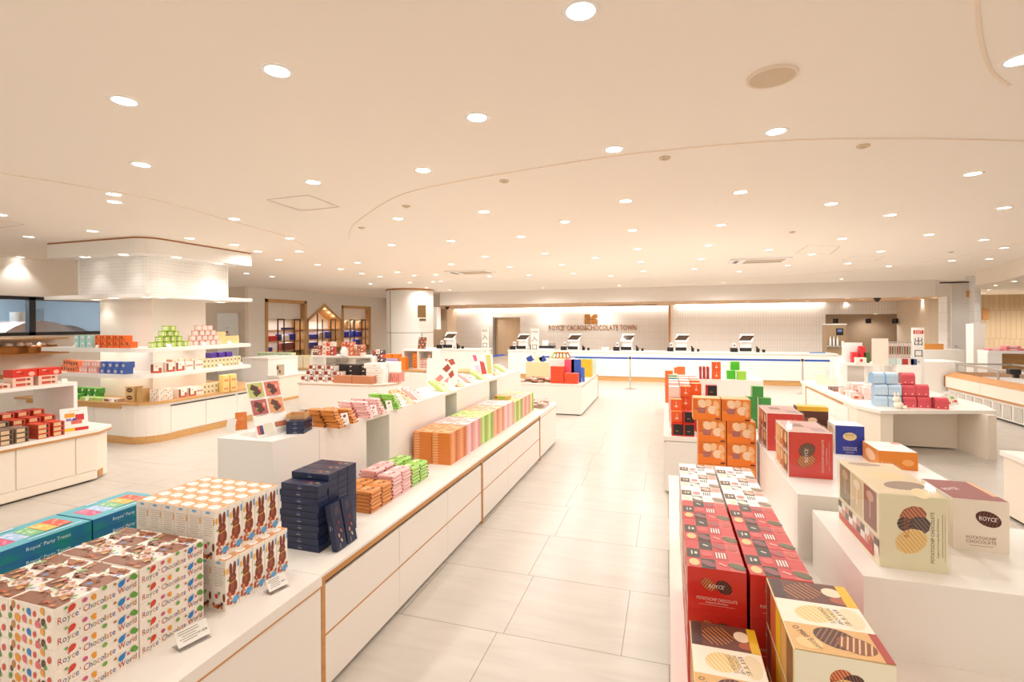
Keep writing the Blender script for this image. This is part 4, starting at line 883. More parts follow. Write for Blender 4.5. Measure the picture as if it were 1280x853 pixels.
TP_ = {k:Proto('thin_chocolate_box',v,[],'chocolate box') for k,v in TH_.items()}
gy = 3.955
for c,ny,n_ in (('orange',2,12),('pink',2,12),('green',2,12),('salmon',2,12),('pale pink',2,12),('olive green',2,11),('coral',2,11),('lime',1,11)):
    for j in range(ny):
        for s_,x in (('aisle',-1.892),('rear',-2.072)):
            for k in range(n_):
                if s_ == 'rear' and c != 'orange' and k < n_-1 and False: continue
                TP_[c].put((x,gy+.0925+j*.1855,.61+k*.0231),'thin %s box, %s, %s %s pile' % (c,lay(k,n_),('nearer','farther')[j] if ny > 1 else 'only',s_),'thin %s boxes' % c)
    gy += .1855*ny+.004
LB = Proto('small_sweet_box',MB().bevbox((-.09,-.07,0),(.09,.07,.05),C('cfae6a'),.001).face(.18,.14,.05,'F').rect(.0,.004,.09,.028,C('9cc23c')).rect(-.068,.006,.03,.03,C('b5502f')),[],'sweet box')
LB.put((-2.02,6.05,.61+11*.0231),'small green and red box lying on the far end of the tall piles')
# pouches at the end
def pouch(c,c2,s=1.):
    b = MB(); P_ = C(c,.3); n=12; vs=[(0,0,.034*s)]; 
    ring_ = [(.07*s*math.cos(2*PI*i/n)*(1+.15*(i % 2)),.05*s*math.sin(2*PI*i/n)*(1+.1*(i % 2)),.012*s) for i in range(n)]; low=[(x*.9,y*.9,0) for x,y,z in ring_]
    b.add(vs+ring_+low,[(0,1+i,1+(i+1) % n) for i in range(n)]+[(1+i,1+n+i,1+n+(i+1) % n,1+(i+1) % n) for i in range(n)],P_,True)
    b.frame((.02*s,0,.0315*s),(1,0,-.3),(0,1,0)); b.ell(0,0,.022*s,.018*s,C(c2))
    b.frame((-.02*s,.0,.0315*s),(1,0,.3),(0,1,0)); b.rect(0,0,.022*s,.026*s,C(c2)); return b
PCH = [Proto('sweet_pouch',pouch('f0dcd2','c8402c'),[],'sweet pouch'),Proto('sweet_pouch',pouch('e8bfae','a83420'),[],'sweet pouch')]
k=0
for j in range(3):
    for i in range(3):
        for l_ in range(2 if (i+j) % 2 else 3):
            PCH[(i+j+l_) % 2].put((-1.74-.13*i,7.0+.14*j-.03*l_,.61+.033*l_),'red and white pouch, far end of left island, %s in %s row, layer %s' % (ORD[i],ORD[j],('one','two','three')[l_]),'red and white pouches',rz=k*.9); k+=1
# ---- on the left risers: leaflet stand, navy boxes, bar packs, sample cards
def leaflet(loc, rz, lbl, w_, h_, tilt=.3, grid=True):
    t = thing('leaflet_stand', lbl, 'leaflet stand', loc, rz)
    b = MB(); dy = math.sin(tilt)*h_; dz = math.cos(tilt)*h_
    b.add([(-w_/2,0,.004),(w_/2,0,.004),(w_/2,dy,dz),(-w_/2,dy,dz),(-w_/2,.004,.004),(w_/2,.004,.004),(w_/2,dy+.004,dz),(-w_/2,dy+.004,dz)],[(0,1,2,3),(5,4,7,6),(3,2,6,7),(0,3,7,4),(1,5,6,2)],PAPER)
    b.frame((0,dy/2-.0008,dz/2),(1,0,0),(0,dy,dz)); cw = w_/2
    if grid:
        H = h_
        for (i,j,bg,ch_) in ((0,0,'b9bd6c','4e2a1c'),(1,0,'d4705c','52281c'),(0,1,'b05a58','5a2a1e'),(1,1,'d89a68','5c2e1e')):
            cx = -cw/2+i*cw; cy = H/2-.155*H-j*.31*H
            b.rect(cx,cy,cw*.9,.27*H,C(bg)); b.rect(cx-.02*w_,cy-.03*H,cw*.35,.08*H,C('7fa83c'),.6); b.ell(cx+.1*w_,cy-.02*H,.06*w_,.05*H,C('d8503c')); b.ell(cx+.14*w_,cy+.04*H,.04*w_,.04*H,C('e39a7a'))
            b.rect(cx-.04*w_,cy+.04*H,cw*.42,.1*H,C(ch_),-.5); b.rect(cx+.02*w_,cy-.05*H,cw*.4,.09*H,C(ch_),.5)
            b.rect(cx,cy-.15*H,cw*.6,.006*H,C('6a6058'))
        b.rect(-cw*.7,-H/2+.13*H,.12*w_,.16*H,C('4a3a68')); b.rect(-cw*.85,-H/2+.13*H,.07*w_,.16*H,C('c85a4a')); b.rect(-cw*.25,-H/2+.13*H,.25*w_,.2*H,C('dcd8c4'))
        b.rect(cw*.5,-H/2+.18*H,.35*w_,.09*H,C('b86a44')); 
        for q in range(4): b.rect(cw*.5,-H/2+.1*H-q*.018*H,.3*w_,.004*H,C('a89a8c'))
    b.build('leaflet', t)
    b = MB(); b.add([(-w_/2,-.02,0),(w_/2,-.02,0),(w_/2,dy+.06,0),(-w_/2,dy+.06,0),(-w_/2,-.02,.003),(w_/2,-.02,.003),(w_/2,dy+.06,.003),(-w_/2,dy+.06,.003)],[(0,3,2,1),(4,5,6,7),(0,1,5,4),(2,3,7,6)],ACR)
    b.add([(-w_/2,dy+.06,0),(w_/2,dy+.06,0),(w_/2,dy+.006,dz*.9),(-w_/2,dy+.006,dz*.9)],[(0,1,2,3)],ACR); b.build('acrylic_easel', t); return t
_a=Zp(322,548.5,RT); _b=Zp(363,539.7,RT); leaflet(((_a[0]+_b[0])/2,(_a[1]+_b[1])/2,RT), math.atan2(_b[1]-_a[1],_b[0]-_a[0]), 'tilted recipe leaflet with four chocolate pictures on the near riser', math.hypot(_b[0]-_a[0],_b[1]-_a[1]), .37, .36)
leaflet((Zp(287,541,RT)[0],Zp(287,541,RT)[1],RT), .3, 'small blank clear acrylic stand at the left end of the near riser', .06, .09, .35, False)
m = MB(); m.box((-.035,-.006,0),(.035,.006,.12),C('d9772c')); m.frame((0,-.0065,.07),(1,0,0),(0,0,1)); m.rect(0,0,.04,.002,C('f2c89a')); m.rect(0,.01,.03,.002,C('f2c89a'))
o = m.build('orange_booklet'); o.matrix_world = Matrix.Translation((Zp(302,538,RT)[0],Zp(302,538,RT)[1],RT+.003)) @ Matrix.Rotation(.9,4,'Z') @ Matrix.Rotation(-.35,4,'X'); tag(o,'orange booklet propped behind the recipe leaflet','booklet')
NB = Proto('navy_tray',navy(.115,.16,.027),[],'chocolate box')
for k in range(3): NB.put((-2.38,2.78+.0,RT+k*.0285),'navy sampler box on the near riser, %s of three' % lay(k,3),'navy boxes on the riser',rz=.35)
CR = M('kraft','#cfa474',.6)
m = MB(); m.box((-.06,-.05,0),(.06,.05,.004),CR); m.box((-.06,-.05,.004),(-.055,.05,.035),CR); m.box((.055,-.05,.004),(.06,.05,.035),CR); m.box((-.055,.045,.004),(.055,.05,.035),CR); m.box((-.055,-.05,.004),(.055,-.045,.025),CR)
solo(m,'open_carton','open kraft carton on top of the navy sampler boxes','carton',None,(-2.41,2.8,RT+.0855),.4)
SB = {'orange':Proto('wrapped_bar',bar(.11,.06,.02,'d9883e','e8a868','5f3020'),[],'candy bar'),'pink':Proto('wrapped_bar',bar(.11,.06,.02,'f0c4c0','f8e2de','c33c50'),[],'candy bar'),'green':Proto('wrapped_bar',bar(.11,.06,.02,'8cc84a','dff0b4','4a5a3a'),[],'candy bar')}
for c,y0_,n_ in (('orange',2.96,6),('orange',3.13,5),('pink',3.33,6),('pink',3.5,6),('green',3.74,6)):
    for q in range(2):
        for k in range(n_):
            SB[c].put((-2.30-.12*q+.003*((k*7) % 3)+.012*(n_-k),y0_+(k % 2)*.004,RT+k*.0205),'%s wrapped bar, %s %s heap on riser, %s' % (c,'nearer' if y0_ in (2.96,3.33) else 'farther' if c != 'green' else 'only',('front','rear')[q],lay(k,n_)),'%s bars on the risers' % c,rz=.05*((k*5) % 3-1))
SG = Proto('wrapped_bar',bar(.11,.06,.02,'8cc84a','dff0b4','4a5a3a'),[],'candy bar')
for i,(y,c) in enumerate(((3.06,'orange'),(3.43,'pink'),(3.66,'green'))):
    b = MB(); b.box((-.028,-.002,0),(.028,.002,.085),PAPER); b.frame((0,-.0025,.05),(1,0,0),(0,0,1)); b.ell(0,.012,.014,.01,C({'orange':'8c4a2c','pink':'c87a74','green':'9a7a5c'}[c]),.5)
    for q in range(3): b.rect(0,-.015-q*.009,.035,.002,C('b8aca0'))
    o = b.build('sample_card'); o.matrix_world = Matrix.Translation((-2.215,y,RT)) @ Matrix.Rotation(1.15,4,'Z') @ Matrix.Rotation(-.35,4,'X'); tag(o,'small white card leaning before the %s bars on the riser' % c,'price card','bar price cards')
def packet(c,c2,c3):
    b = MB(); b.bevbox((-.055,-.08,0),(.055,.08,.022),C(c,.3),.002); b.face(.11,.16,.022,'T')
    b.rect(0,.0,.09,.13,C(c2)); b.rect(-.02,.0,.008,.12,C(c3)); b.rect(.0,.0,.006,.12,C(c3)); b.rect(.025,.0,.01,.12,C(c)); b.ell(.03,.04,.014,.014,C(c3)); return b
PKC = {'orange':('e39a5e','f2cda8','a8502c'),'pink':('f0bab4','f9ded9','cf6a70'),'green':('c3d47a','e8eec2','7a9a3c')}
PK = {k:Proto('sweet_packet',packet(*v),[],'sweet packet') for k,v in PKC.items()}
ps = [('orange',4.05),('pink',4.28),('green',4.85),('orange',5.25),('pink',5.62),('green',6.0),('orange',6.52),('green',6.95)]
for i,(c,y) in enumerate(ps):
    for q in range(3):
        o = PK[c].put((0,0,0),'%s sample packet on the risers, %s along the island, %s of three' % (c,ORD[i],('front','middle','rear')[q]),'tilted sample packets')
        o.matrix_world = Matrix.Translation((-2.29-.045*q,y+.01*q,RT+.028+.016*q)) @ Matrix.Rotation(1.2,4,'Z') @ Matrix.Rotation(.5,4,'X') @ Matrix.Translation((0,0,-.011))
PW = Proto('white_packet',MB().bevbox((-.05,-.07,0),(.05,.07,.03),WPL,.004).face(.1,.14,.03,'T').rect(0,0,.05,.002,C('b8b0a6')),[],'sweet packet')
for k in range(3): PW.put((-2.3-.02*k,3.93,RT+k*.031),'white packet heap between green bars and orange packets, %s' % lay(k,3),'white packets on the riser',rz=.4*k)
def poster(x,y,z,rz,w_,h_,lbl,shapes,tilt=.25,base=PAPER):
    o = MB(); o.box((-w_/2,-.003,0),(w_/2,.003,h_),base); o.frame((0,-.0035,h_/2),(1,0,0),(0,0,1))
    for s_ in shapes: getattr(o,s_[0])(*s_[1:-1],C(s_[-1])) if s_[0] != 'pp' else o.pp(s_[1],C(s_[-1]))
    ob = o.build('display_poster'); ob.matrix_world = Matrix.Translation((x,y,z)) @ Matrix.Rotation(rz,4,'Z') @ Matrix.Rotation(-tilt,4,'X'); tag(ob,lbl,'poster'); return ob
poster(-2.45,5.15,RT,.25,.36,.33,'white sloping poster with red chocolate diamonds on the risers',[('pp',[(0,.04),(.06,.1),(.1,.05),(.05,0)],'a84c38'),('pp',[(.06,.14),(.12,.16),(.15,.1),(.1,.08)],'b85a44'),('pp',[(.02,.15),(.06,.16),(.05,.12)],'c0604a'),('pp',[(-.08,-.08),(-.02,-.02),(.02,-.06),(-.04,-.12)],'dc8a84'),('pp',[(.07,-.02),(.12,.03),(.14,-.03),(.1,-.07)],'b0503c'),('pp',[(.02,-.1),(.08,-.05),(.07,-.12)],'dc9a94')],.2)
poster(-2.42,6.35,RT,.35,.3,.3,'white poster with pink, red and green stripes on the far risers',[('pp',[(-.13,.14),(-.08,.14),(-.06,.06),(-.1,.05)],'d8607a'),('pp',[(-.1,0),(-.04,.0),(0,-.14),(-.06,-.14)],'ecc4d8'),('pp',[(-.03,.06),(.03,.04),(.07,-.12),(.0,-.13)],'c84a48'),('pp',[(.05,.14),(.12,.14),(.14,-.12),(.08,-.12)],'c9c878')],.25)
# price cards on the front edge
def pricecard(x,y,z,rz,w_,h_,lbl,price):
    t = thing('price_card',lbl,'price card',(x,y,z),rz,'acrylic price cards'); b = MB(); tl=.6; dy=h_*math.sin(tl); dz=h_*math.cos(tl)
    b.add([(-w_/2,0,.012),(w_/2,0,.012),(w_/2,dy,.012+dz),(-w_/2,dy,.012+dz)],[(0,1,2,3)],PAPER); b.add([(-w_/2,.001,.012),(w_/2,.001,.012),(w_/2,dy+.001,.012+dz),(-w_/2,dy+.001,.012+dz)],[(3,2,1,0)],PAPER)
    b.frame((0,dy/2-.0006,.012+dz/2),(1,0,0),(0,dy,dz)); R=random.Random(int(abs(x*y)*999))
    for k in range(5): b.rect(-.1*w_+R.uniform(-.04,.0)*w_,h_*(.36-.15*k),w_*R.uniform(.4,.65),h_*.035,C('8a7f74'))
    b.text(price,w_*.3,-h_*.1,.011*(w_/.1),C('5a5048')); b.build('card',t)
    b = MB(); b.box((-w_/2,-.012,0),(w_/2,dy+.02,.003),ACR); b.add([(-w_/2,-.002,.003),(w_/2,-.002,.003),(w_/2,dy-.002,.012+dz),(-w_/2,dy-.002,.012+dz)],[(0,1,2,3)],ACR); b.build('acrylic_holder',t)
pricecard(-1.755,1.47,.61,1.32,.115,.06,'angled price card before the dotted gift boxes','¥1,836'); pricecard(-1.73,1.88,.61,1.32,.095,.055,'angled price card before the bunny packs','¥864')
# ================================================================ RIGHT SIDE
RED = M('chip_box_red','#d62c24',.25,coat=.3); RBR = C('4a2c20')
def checker(b,w_,d_,white):
    A = ['c94a44','4a3a2c','b84848','a83a30'] if not white else ['faf6f0','5c4634','fbf7f2','d8b0a0']
    nx,ny = 4,3; cw,chh = w_/nx,d_/ny; R=random.Random(11+white)
    pat = [[0,2,1,0],[3,0,0,2],[0,1,2,3]] if not white else [[0,0,0,1],[2,0,0,0],[0,1,0,3]]
    red = ['cf4a48','43372a','b9413c','d86a62']; wh = ['fbf8f4','6b5542','f8f4ee','e6c2b4']
    for j in range(ny):
        for i in range(nx):
            cx=-w_/2+cw*(i+.5); cy=-d_/2+chh*(j+.5)
            c = (wh if white else red)[ [0,1,0,3,1,0,2,0,0,1,0,3][(i+j*4) % 12] if not white else [0,1,0,3,1,0,0,0,2,0,1,3][(i+j*4) % 12]]
            b.rect(cx,cy,cw,chh,C(c))
    q = lambda i,j:(-w_/2+cw*(i+.5),-d_/2+chh*(j+.5))
    x,y=q(0,0); b.ell(x,y,cw*.38,chh*.36,C('e8c48a' if not white else 'f2dcbc'))
    x,y=q(1,0); b.chip(x,y,cw*.4,chh*.4,C('7c4a4e' if not white else 'f6f0e8'),C('a46a6a' if not white else 'e8d8c8'),.7)
    x,y=q(3,0); b.chip(x,y,cw*.45,chh*.42,C('3d3a24' if not white else '5c4a34'),C('a8a078' if not white else 'd8c8b0'),.9,7)
    x,y=q(2,1); 
    for k in range(4): b.rect(x-cw*.3+k*cw*.2,y,cw*.1,chh*.65,C('f0e8e0' if not white else '5a4634'))
    x,y=q(0,1); b.rect(x-cw*.12,y,cw*.1,chh*.4,C('e8dcd0')); b.rect(x+cw*.18,y,cw*.2,chh*.25,C('e8dcd0'))
    x,y=q(1,1); b.ell(x,y,cw*.38,chh*.3,C('d9605c' if not white else 'd88a84'))
    x,y=q(1,2); b.rect(x,y,cw*.45,chh*.1,C('f0e8e0'),-.6)
    x,y=q(2,2); b.chip(x,y,cw*.42,chh*.36,C('9a4a4a' if not white else 'efc2ae'),C('c07070' if not white else 'dda08a'),.5)
    x,y=q(3,2); b.ell(x,y,cw*.4,chh*.32,C('c85a50' if not white else 'd8a090')); x,y=q(2,0); b.rect(x,y,cw*.6,chh*.08,C('f4d8d0' if not white else 'cfc4b8'),-.6)
def chipbox(white=False,front=True):
    w_,d_,h_ = .182,.2135,.139; b = MB(); b.bevbox((-w_/2,-d_/2,0),(w_/2,d_/2,h_),RED if not white else M('chip_box_white','#f5efe8',.3),.0015)
    b.face(w_,d_,h_,'T'); checker(b,w_-.003,d_-.003,white)
    if front and not white:
        b.face(w_,d_,h_,'F'); b.chip(-.025,.018,.026,.018,C('a8442c'),C('e0a060'),-.6); b.chip(.022,.014,.026,.021,C('3c1c18'),C('8a4a38'),-.6)
        b.text('ROYCE’',0,.013,.017,C('f8f2ec'),0,.048); b.text('POTATOCHIP CHOCOLATE',0,-.03,.0145,C('f4dcd4'),0,.125); b.text('Original & Mild Bitter',0,-.041,.0085,C('f4dcd4'),0,.07); b.rect(0,-.049,.11,.0015,C('e8a8a0'))
    b.face(w_,d_,h_,'L'); b.rect(0,0,.16,.09,C('b83028' if not white else 'e8d0b8')); b.ell(.02,0,.04,.03,C('e0b070' if not white else 'e0a070'))
    return b
CB = Proto('chip_box',chipbox(),[],'chip box'); CBW = Proto('chip_box',chipbox(True),[],'chip box')
for col,cx in (('aisle side',.151),('inner',.343)):
    for j in range(6):
        white = j > 2; cy = 1.871+.2155*j+(.003 if white else 0)
        if j > 2: cy = 1.871+.2155*3+.2*(j-3)+.002
        for k in range(3):
            (CBW if white else CB).put((cx,cy,.61+k*.14),'%s chip box, %s, %s pile back, %s row' % ('white checkered' if white else 'red checkered',lay(k,3),ORD[j%3],col),'%s chip boxes' % ('white' if white else 'red'))
# photo topped boxes (bitter chips)
def photobox(w_,d_,h_):
    b = MB(); b.bevbox((-w_/2,-d_/2,0),(w_/2,d_/2,h_),M('photo_box','#f0dfae',.25,coat=.4),.0015)
    b.face(w_,d_,h_,'T'); t=d_/3
    b.rect(0,t,w_*.98,t,C('6a3a2a')); b.chip(-.02*w_/.2,t,w_*.27,t*.38,C('5a2c1a'),C('c07a44'),.6,7); b.ell(w_*.27,t*1.1,w_*.12,t*.22,C('efd8bc')); b.ell(w_*.33,t*.75,w_*.13,t*.15,C('b0583a')); b.rect(-w_*.4,t,w_*.14,t*.9,C('4a2a20')); b.rect(w_*.43,t,w_*.13,t*.98,C('e8b820'))
    b.rect(0,0,w_*.98,t,C('f6ead6')); b.chip(-w_*.08,0,w_*.25,t*.34,C('f0d8a0'),C('e4c07c'),.5,7); b.ell(w_*.33,0,w_*.13,t*.42,C('ecd9b4'))
    for k,tx in enumerate(('BITE','POTATOCHIP','CHOCOLATE')): b.text(tx,w_*.22-k*w_*.085,0,.018,C('8a6438'),-1.35,t*.62)
    b.rect(0,-t,w_*.98,t*.99,C('e0b070')); b.chip(w_*.02,-t*.9,w_*.24,t*.36,C('4e2416'),C('9a6038'),-.5,8); b.chip(w_*.2,-t*1.05,w_*.2,t*.3,C('8a4a2a'),C('e8c08a'),-.3,6); b.ell(-w_*.3,-t*1.2,w_*.14,t*.2,C('f0c888')); b.rect(w_*.45,-t,w_*.09,t*.98,C('b04034'))
    b.text('O Mild Bitter',-w_*.3,-t,.024,C('4a2414'),-1.1,t*.8)
    b.face(w_,d_,h_,'F'); b.rect(0,0,w_*.985,h_*.985,C('f1ead2')); b.chip(-w_*.03,h_*.12,w_*.12,h_*.15,C('b8542c'),C('e8a878'),.6); b.chip(w_*.09,h_*.08,w_*.11,h_*.14,C('4c2a22'),C('8a6050'),.4); b.chip(.0,-h_*.06,w_*.14,h_*.17,C('f0cf8c'),C('d8a85c'),.3)
    b.text('ROYCE’',0,h_*.03,.02,C('a8482c'),0,.06); b.text('POTATOCHIP CHOCOLATE',0,-h_*.36,.014,C('6a4a34'),0,w_*.7)
    b.face(w_,d_,h_,'L'); 
    for k,c in enumerate(('7a2c1c','d8632c','e8b820','e0a860','8a5a30')): b.rect(-d_*.38+k*d_*.19,0,d_*.17,h_*.92,C(c))
    return b
PB = Proto('photo_chip_box',photobox(.19,.37,.139),[],'chip box')
for k in range(2): PB.put((.158,1.508,.61+k*.1405),'photo printed chip box beside the aisle at the bottom edge, %s' % ('lower','upper')[k],'aisle photo chip boxes')
PB2 = Proto('photo_chip_box',photobox(.218,.365,.139),[],'chip box')
for k in range(3): PB2.put((.406,1.575,.61+k*.1405),'large photo printed chip box in front of the riser, %s' % lay(k,3),'photo chip boxes by the riser')
# orange chip boxes
def ochip():
    w_,d_,h_ = .197,.145,.1635; b = MB(); b.bevbox((-w_/2,-d_/2,0),(w_/2,d_/2,h_),M('orange_chip','#e07828',.3),.0015)
    b.face(w_,d_,h_,'F'); b.rect(0,0,w_*.97,h_*.96,C('e8862e')); b.rect(0,-h_*.33,w_*.97,h_*.27,C('ee7c1c')); b.rect(-w_*.4,.2*h_,w_*.15,h_*.5,C('d86a20'))
    for x,y,rx,ry,a,c in ((-.16,.26,.14,.2,.6,'f7d8b8'),(.05,.3,.12,.17,-.3,'f4c898'),(.34,.22,.1,.2,.3,'f2b880'),(.2,-.02,.16,.2,.9,'f9dcc0'),(.36,-.12,.08,.18,.2,'f4b070')): b.chip(x*w_,y*h_,rx*w_,ry*h_,C(c),C('f2c090'),a,4)
    for k in range(4): b.rect(-.18*w_,(.04-.065*k)*h_,w_*(.34-.03*k),h_*.035,C('8a5a7a'))
    b.rect(.38*w_,-.42*h_,w_*.16,h_*.07,C('6a2a1c'))
    b.face(w_,d_,h_,'T'); b.rect(0,0,w_*.97,d_*.96,C('f0a868')); b.face(w_,d_,h_,'R'); b.rect(0,0,d_*.9,h_*.92,C('c8402c')); b.rect(0,0,d_*.3,h_*.92,C('f4e4d4')); return b
OC = Proto('orange_chip_box',ochip(),[],'chip box')
for i,cx in enumerate((.315,.518)):
    for k in range(4): OC.put((cx+(0 if k < 3 else -.035),4.075,.612+k*.1645),'orange potato chip box, %s column, %s' % (('left','right')[i],lay(k,4)),'orange chip boxes')
# display boxes with clear sleeves
def sleeve(w_,d_,h_):
    b = MB(); e=.006; b.box((-w_/2-e,-d_/2-e,0),(w_/2+e,d_/2+e,h_+e),ACR); return b
def bigred():
    w_,d_,h_=.225,.345,.262; b=MB(); b.bevbox((-w_/2,-d_/2,0),(w_/2,d_/2,h_),M('display_box_white','#efe6da',.35),.0015)
    b.face(w_,d_,h_,'F'); b.rect(0,0,w_*.985,h_*.985,RED); b.fr=(b.fr[0],Vector((0,0,1)),Vector((-1,0,0)),b.fr[3])
    b.chip(-.03,.022,.05,.036,C('a8502c'),C('e0b070'),-.9,7,.05); b.chip(.03,.018,.044,.036,C('3c1c18'),C('a87058'),-.9,7,.05); b.text('ROYCE’',.0,.02,.026,C('f8f2ec'),0,.08)
    b.text('POTATOCHIP CHOCOLATE',.0,-.062,.0165,C('f4dcd4'),0,.185); b.text('Original & Mild Bitter',.0,-.08,.01,C('f4dcd4'),0,.1); b.rect(.0,-.092,.16,.002,C('e8a8a0'))
    b.face(w_,d_,h_,'L'); 
    for i in range(3):
        for j in range(2):
            x=-d_*.31+i*d_*.31; y=-h_*.24+j*h_*.48; c=('e89a50','c86a38','8a5030')[i]; b.rect(x,y,d_*.27,h_*.44,C(c)); b.chip(x,y+.02,d_*.09,h_*.12,C('f4d0a0'),C('e0a868'),.6,4); b.rect(x,y-.05,d_*.18,h_*.03,C('f0e0d0'))
    b.face(w_,d_,h_,'T'); b.rect(0,0,w_*.96,d_*.96,C('cfa49a')); b.rect(-.03,.03,w_*.3,d_*.3,C('8a5a4c')); b.rect(.06,-.08,w_*.3,d_*.3,C('a8888a')); b.text('ROYCE’',.02,-.02,.03,C('c84038'),-1.2)
    return b
BG = Proto('display_chip_box',bigred(),[('clear_sleeve',sleeve(.225,.345,.262),None)],'chip box')
BG.put((.775,3.38,.95),'big red display box in a clear sleeve with sideways writing','red display boxes')
BG.put((.768,3.985,.95),'big red display box behind the front one, white topped','red display boxes')
def bigcream():
    w_,d_,h_=.218,.475,.283; b=MB(); b.bevbox((-w_/2,-d_/2,0),(w_/2,d_/2,h_),M('cream_box','#efe8c6',.3),.0015)
    b.face(w_,d_,h_,'F'); b.fr=(b.fr[0],Vector((0,0,1)),Vector((-1,0,0)),b.fr[3])
    b.chip(.062,.0,.045,.036,C('a8502c'),C('d89a70'),-.9,7,.05); b.chip(.025,-.012,.046,.034,C('43302a'),C('8a6a5c'),-.9,7,.05); b.chip(.03,.024,.028,.026,C('3a201a'),C('7a5a4c'),.5,4,.04); b.chip(-.032,.006,.055,.042,C('f2cf86'),C('dcae60'),-.9,8,.04)
    b.text('ROYCE’',.02,.02,.024,C('b85a2c'),0,.075); b.text('POTATOCHIP CHOCOLATE',-.01,-.062,.0165,C('6a5a44'),0,.19); b.text('Original & Fromage Blanc & Mild Bitter',-.01,-.078,.009,C('8a7a60'),0,.15); b.rect(0,-.092,.16,.0018,C('a89878'))
    for y,l_ in ((.1,.0),): b.rect(-.01,-.1,.17,.0012,C('a89878'))
    b.face(w_,d_,h_,'L')   # clear window side: three product fronts above, checkered packs below
    for i,(c,c2) in enumerate((('8a5a48','c8a08c'),('d8c8a0','efe6cc'),('8a7a60','b8a888'))):
        x=d_*.31-i*d_*.31; b.rect(x,.055,d_*.28,h_*.55,C(c)); b.rect(x,.055,.012,h_*.3,C(c2)); b.ell(x,.1,d_*.08,.02,C(c2))
    for i in range(10):
        x=-d_*.45+i*d_*.1; b.rect(x,-.055+.004*i*0,d_*.098,.028,C(('6a5442','faf4ee','d8a898')[i % 3])); b.rect(x,-.083,d_*.098,.028,C(('faf4ee','d8a898','6a5442')[i % 3]))
    b.rect(-.02,-.113,d_*.86,.03,C('c83c30')); b.ell(d_*.33,-.08,.03,.022,C('b04030')); b.ell(d_*.3,-.07,.012,.012,C('e0a060'))
    b.face(w_,d_,h_,'T'); b.rect(0,0,w_*.98,d_*.98,C('e0c9a2')); b.chip(0,.02,w_*.35,d_*.12,C('ecd4a0'),C('d8b474'),.4,7); b.chip(.02,-.11,w_*.36,d_*.11,C('7a5a48'),C('b89a80'),.5,8); b.ell(-.02,.19,w_*.3,d_*.06,C('a88a74')); b.chip(.04,-.2,w_*.3,d_*.06,C('f0dcae'),C('d8b880'),1.3,6)
    return b
BC = Proto('display_chip_box',bigcream(),[('clear_sleeve',sleeve(.218,.475,.283),None)],'chip box')
BC.put((.885,2.487,.9),'big cream potato chip display box in a clear sleeve')
def simplebox(w_,d_,h_,base,front=None,top=None,prints=()):
    b=MB(); b.bevbox((-w_/2,-d_/2,0),(w_/2,d_/2,h_),C(base,.35),.0012)
    if front: b.face(w_,d_,h_,'F'); b.rect(0,0,w_*.985,h_*.985,C(front))
    if top: b.face(w_,d_,h_,'T'); b.rect(0,0,w_*.985,d_*.985,C(top))
    for p in prints:
        b.face(w_,d_,h_,p[0]); b.e+=.0003
        for s_ in p[1]: getattr(b,s_[0])(*s_[1:])
    return b
o=Proto('brown_chip_box',simplebox(.188,.27,.21,'efe2d2',None,'8a3a30',[('F',[('chip',.025,.03,.045,.03,C('4a2018'),C('7a4434'),-.4,7),('text','ROYCE’',.025,.03,.024,C('f8f2ec'),-.05,.062),('text','POTATOCHIP',0,-.05,.018,C('8a6450'),0,.1),('text','CHOCOLATE',0,-.066,.018,C('8a6450'),0,.1),('rect',0,-.082,.08,.002,C('b8a08c'))]),('T',[('text','ROYCE’',-.04,.0,.04,C('f4e8e0'),.4,.07),('rect',.082,.03,.02,.2,C('dba878'))])]),[],'chip box')
o.put((1.22,2.645,.9),'white and brown chip box with a dark chip picture, right of the cream one',None)
o=Proto('blue_chip_box',simplebox(.17,.17,.195,'f0ebe4','27379c','faf4ee',[('F',[('ell',.0,.025,.04,.027,C('efdcae')),('ell',.002,.028,.035,.022,C('e6cc94')),('text','ROYCE’',.0,.035,.018,C('6a5048'),.05,.05),('text','POTATOCHIP',0,-.05,.016,C('e8ecfa'),0,.08),('text','CHOCOLATE',0,-.064,.016,C('e8ecfa'),0,.08),('rect',0,-.082,.05,.003,C('c8d0f0'))]),('L',[('ell',0,.05,.05,.03,C('f0c8a0')),('ell',.03,-.05,.05,.04,C('ecd0b0'))])]),[],'chip box')
x,y=1.27,3.85
o.put((1.16,3.925,.95),'blue fronted chip box with a pale chip picture on the high riser',None)
o=Proto('open_orange_box',simplebox(.2,.26,.108,'e08a34','e08426','f6ece0',[('F',[('ell',.05,-.01,.03,.02,C('f0a860'))]),('L',[('ell',0,0,.08,.035,C('f0c098'))]),('T',[('text','ROYCE’',.0,.0,.03,C('e0604a'),.3,.06),('rect',.07,.1,.05,.04,C('e8704a'))])]),[],'chip box')
o.put((1.32,3.67,.95),'low orange fronted box with a white lid behind the cream box',None)
o=Proto('chocolate_photo_box',simplebox(.2,.1,.28,'5a2a1c','5a2c20','e8b830',[('F',[('rect',0,.125,.197,.03,C('e8b430')),('ell',-.03,.03,.06,.035,C('8a4a34')),('ell',.0,.045,.03,.02,C('f0d0a8')),('chip',.03,-.02,.06,.045,C('43201a'),C('8a5038'),.3,7),('ell',.07,-.04,.025,.05,C('c89070')),('ell',-.065,-.02,.03,.03,C('a8583c'))])]),[],'chip box')
o.put((1.13,4.06,.95) if False else (.99,4.09,.95),'yellow topped box with a dark chocolate photo behind the red display boxes',None,rz=0)
m = MB(); m.box((-.06,-.002,0),(.06,.002,.11),ACR); m.box((-.06,-.002,0),(.06,.06,.003),ACR); solo(m,'acrylic_stand','clear acrylic card stand at the right edge of the riser','stand',None,(1.52,2.4,.9),-.5)
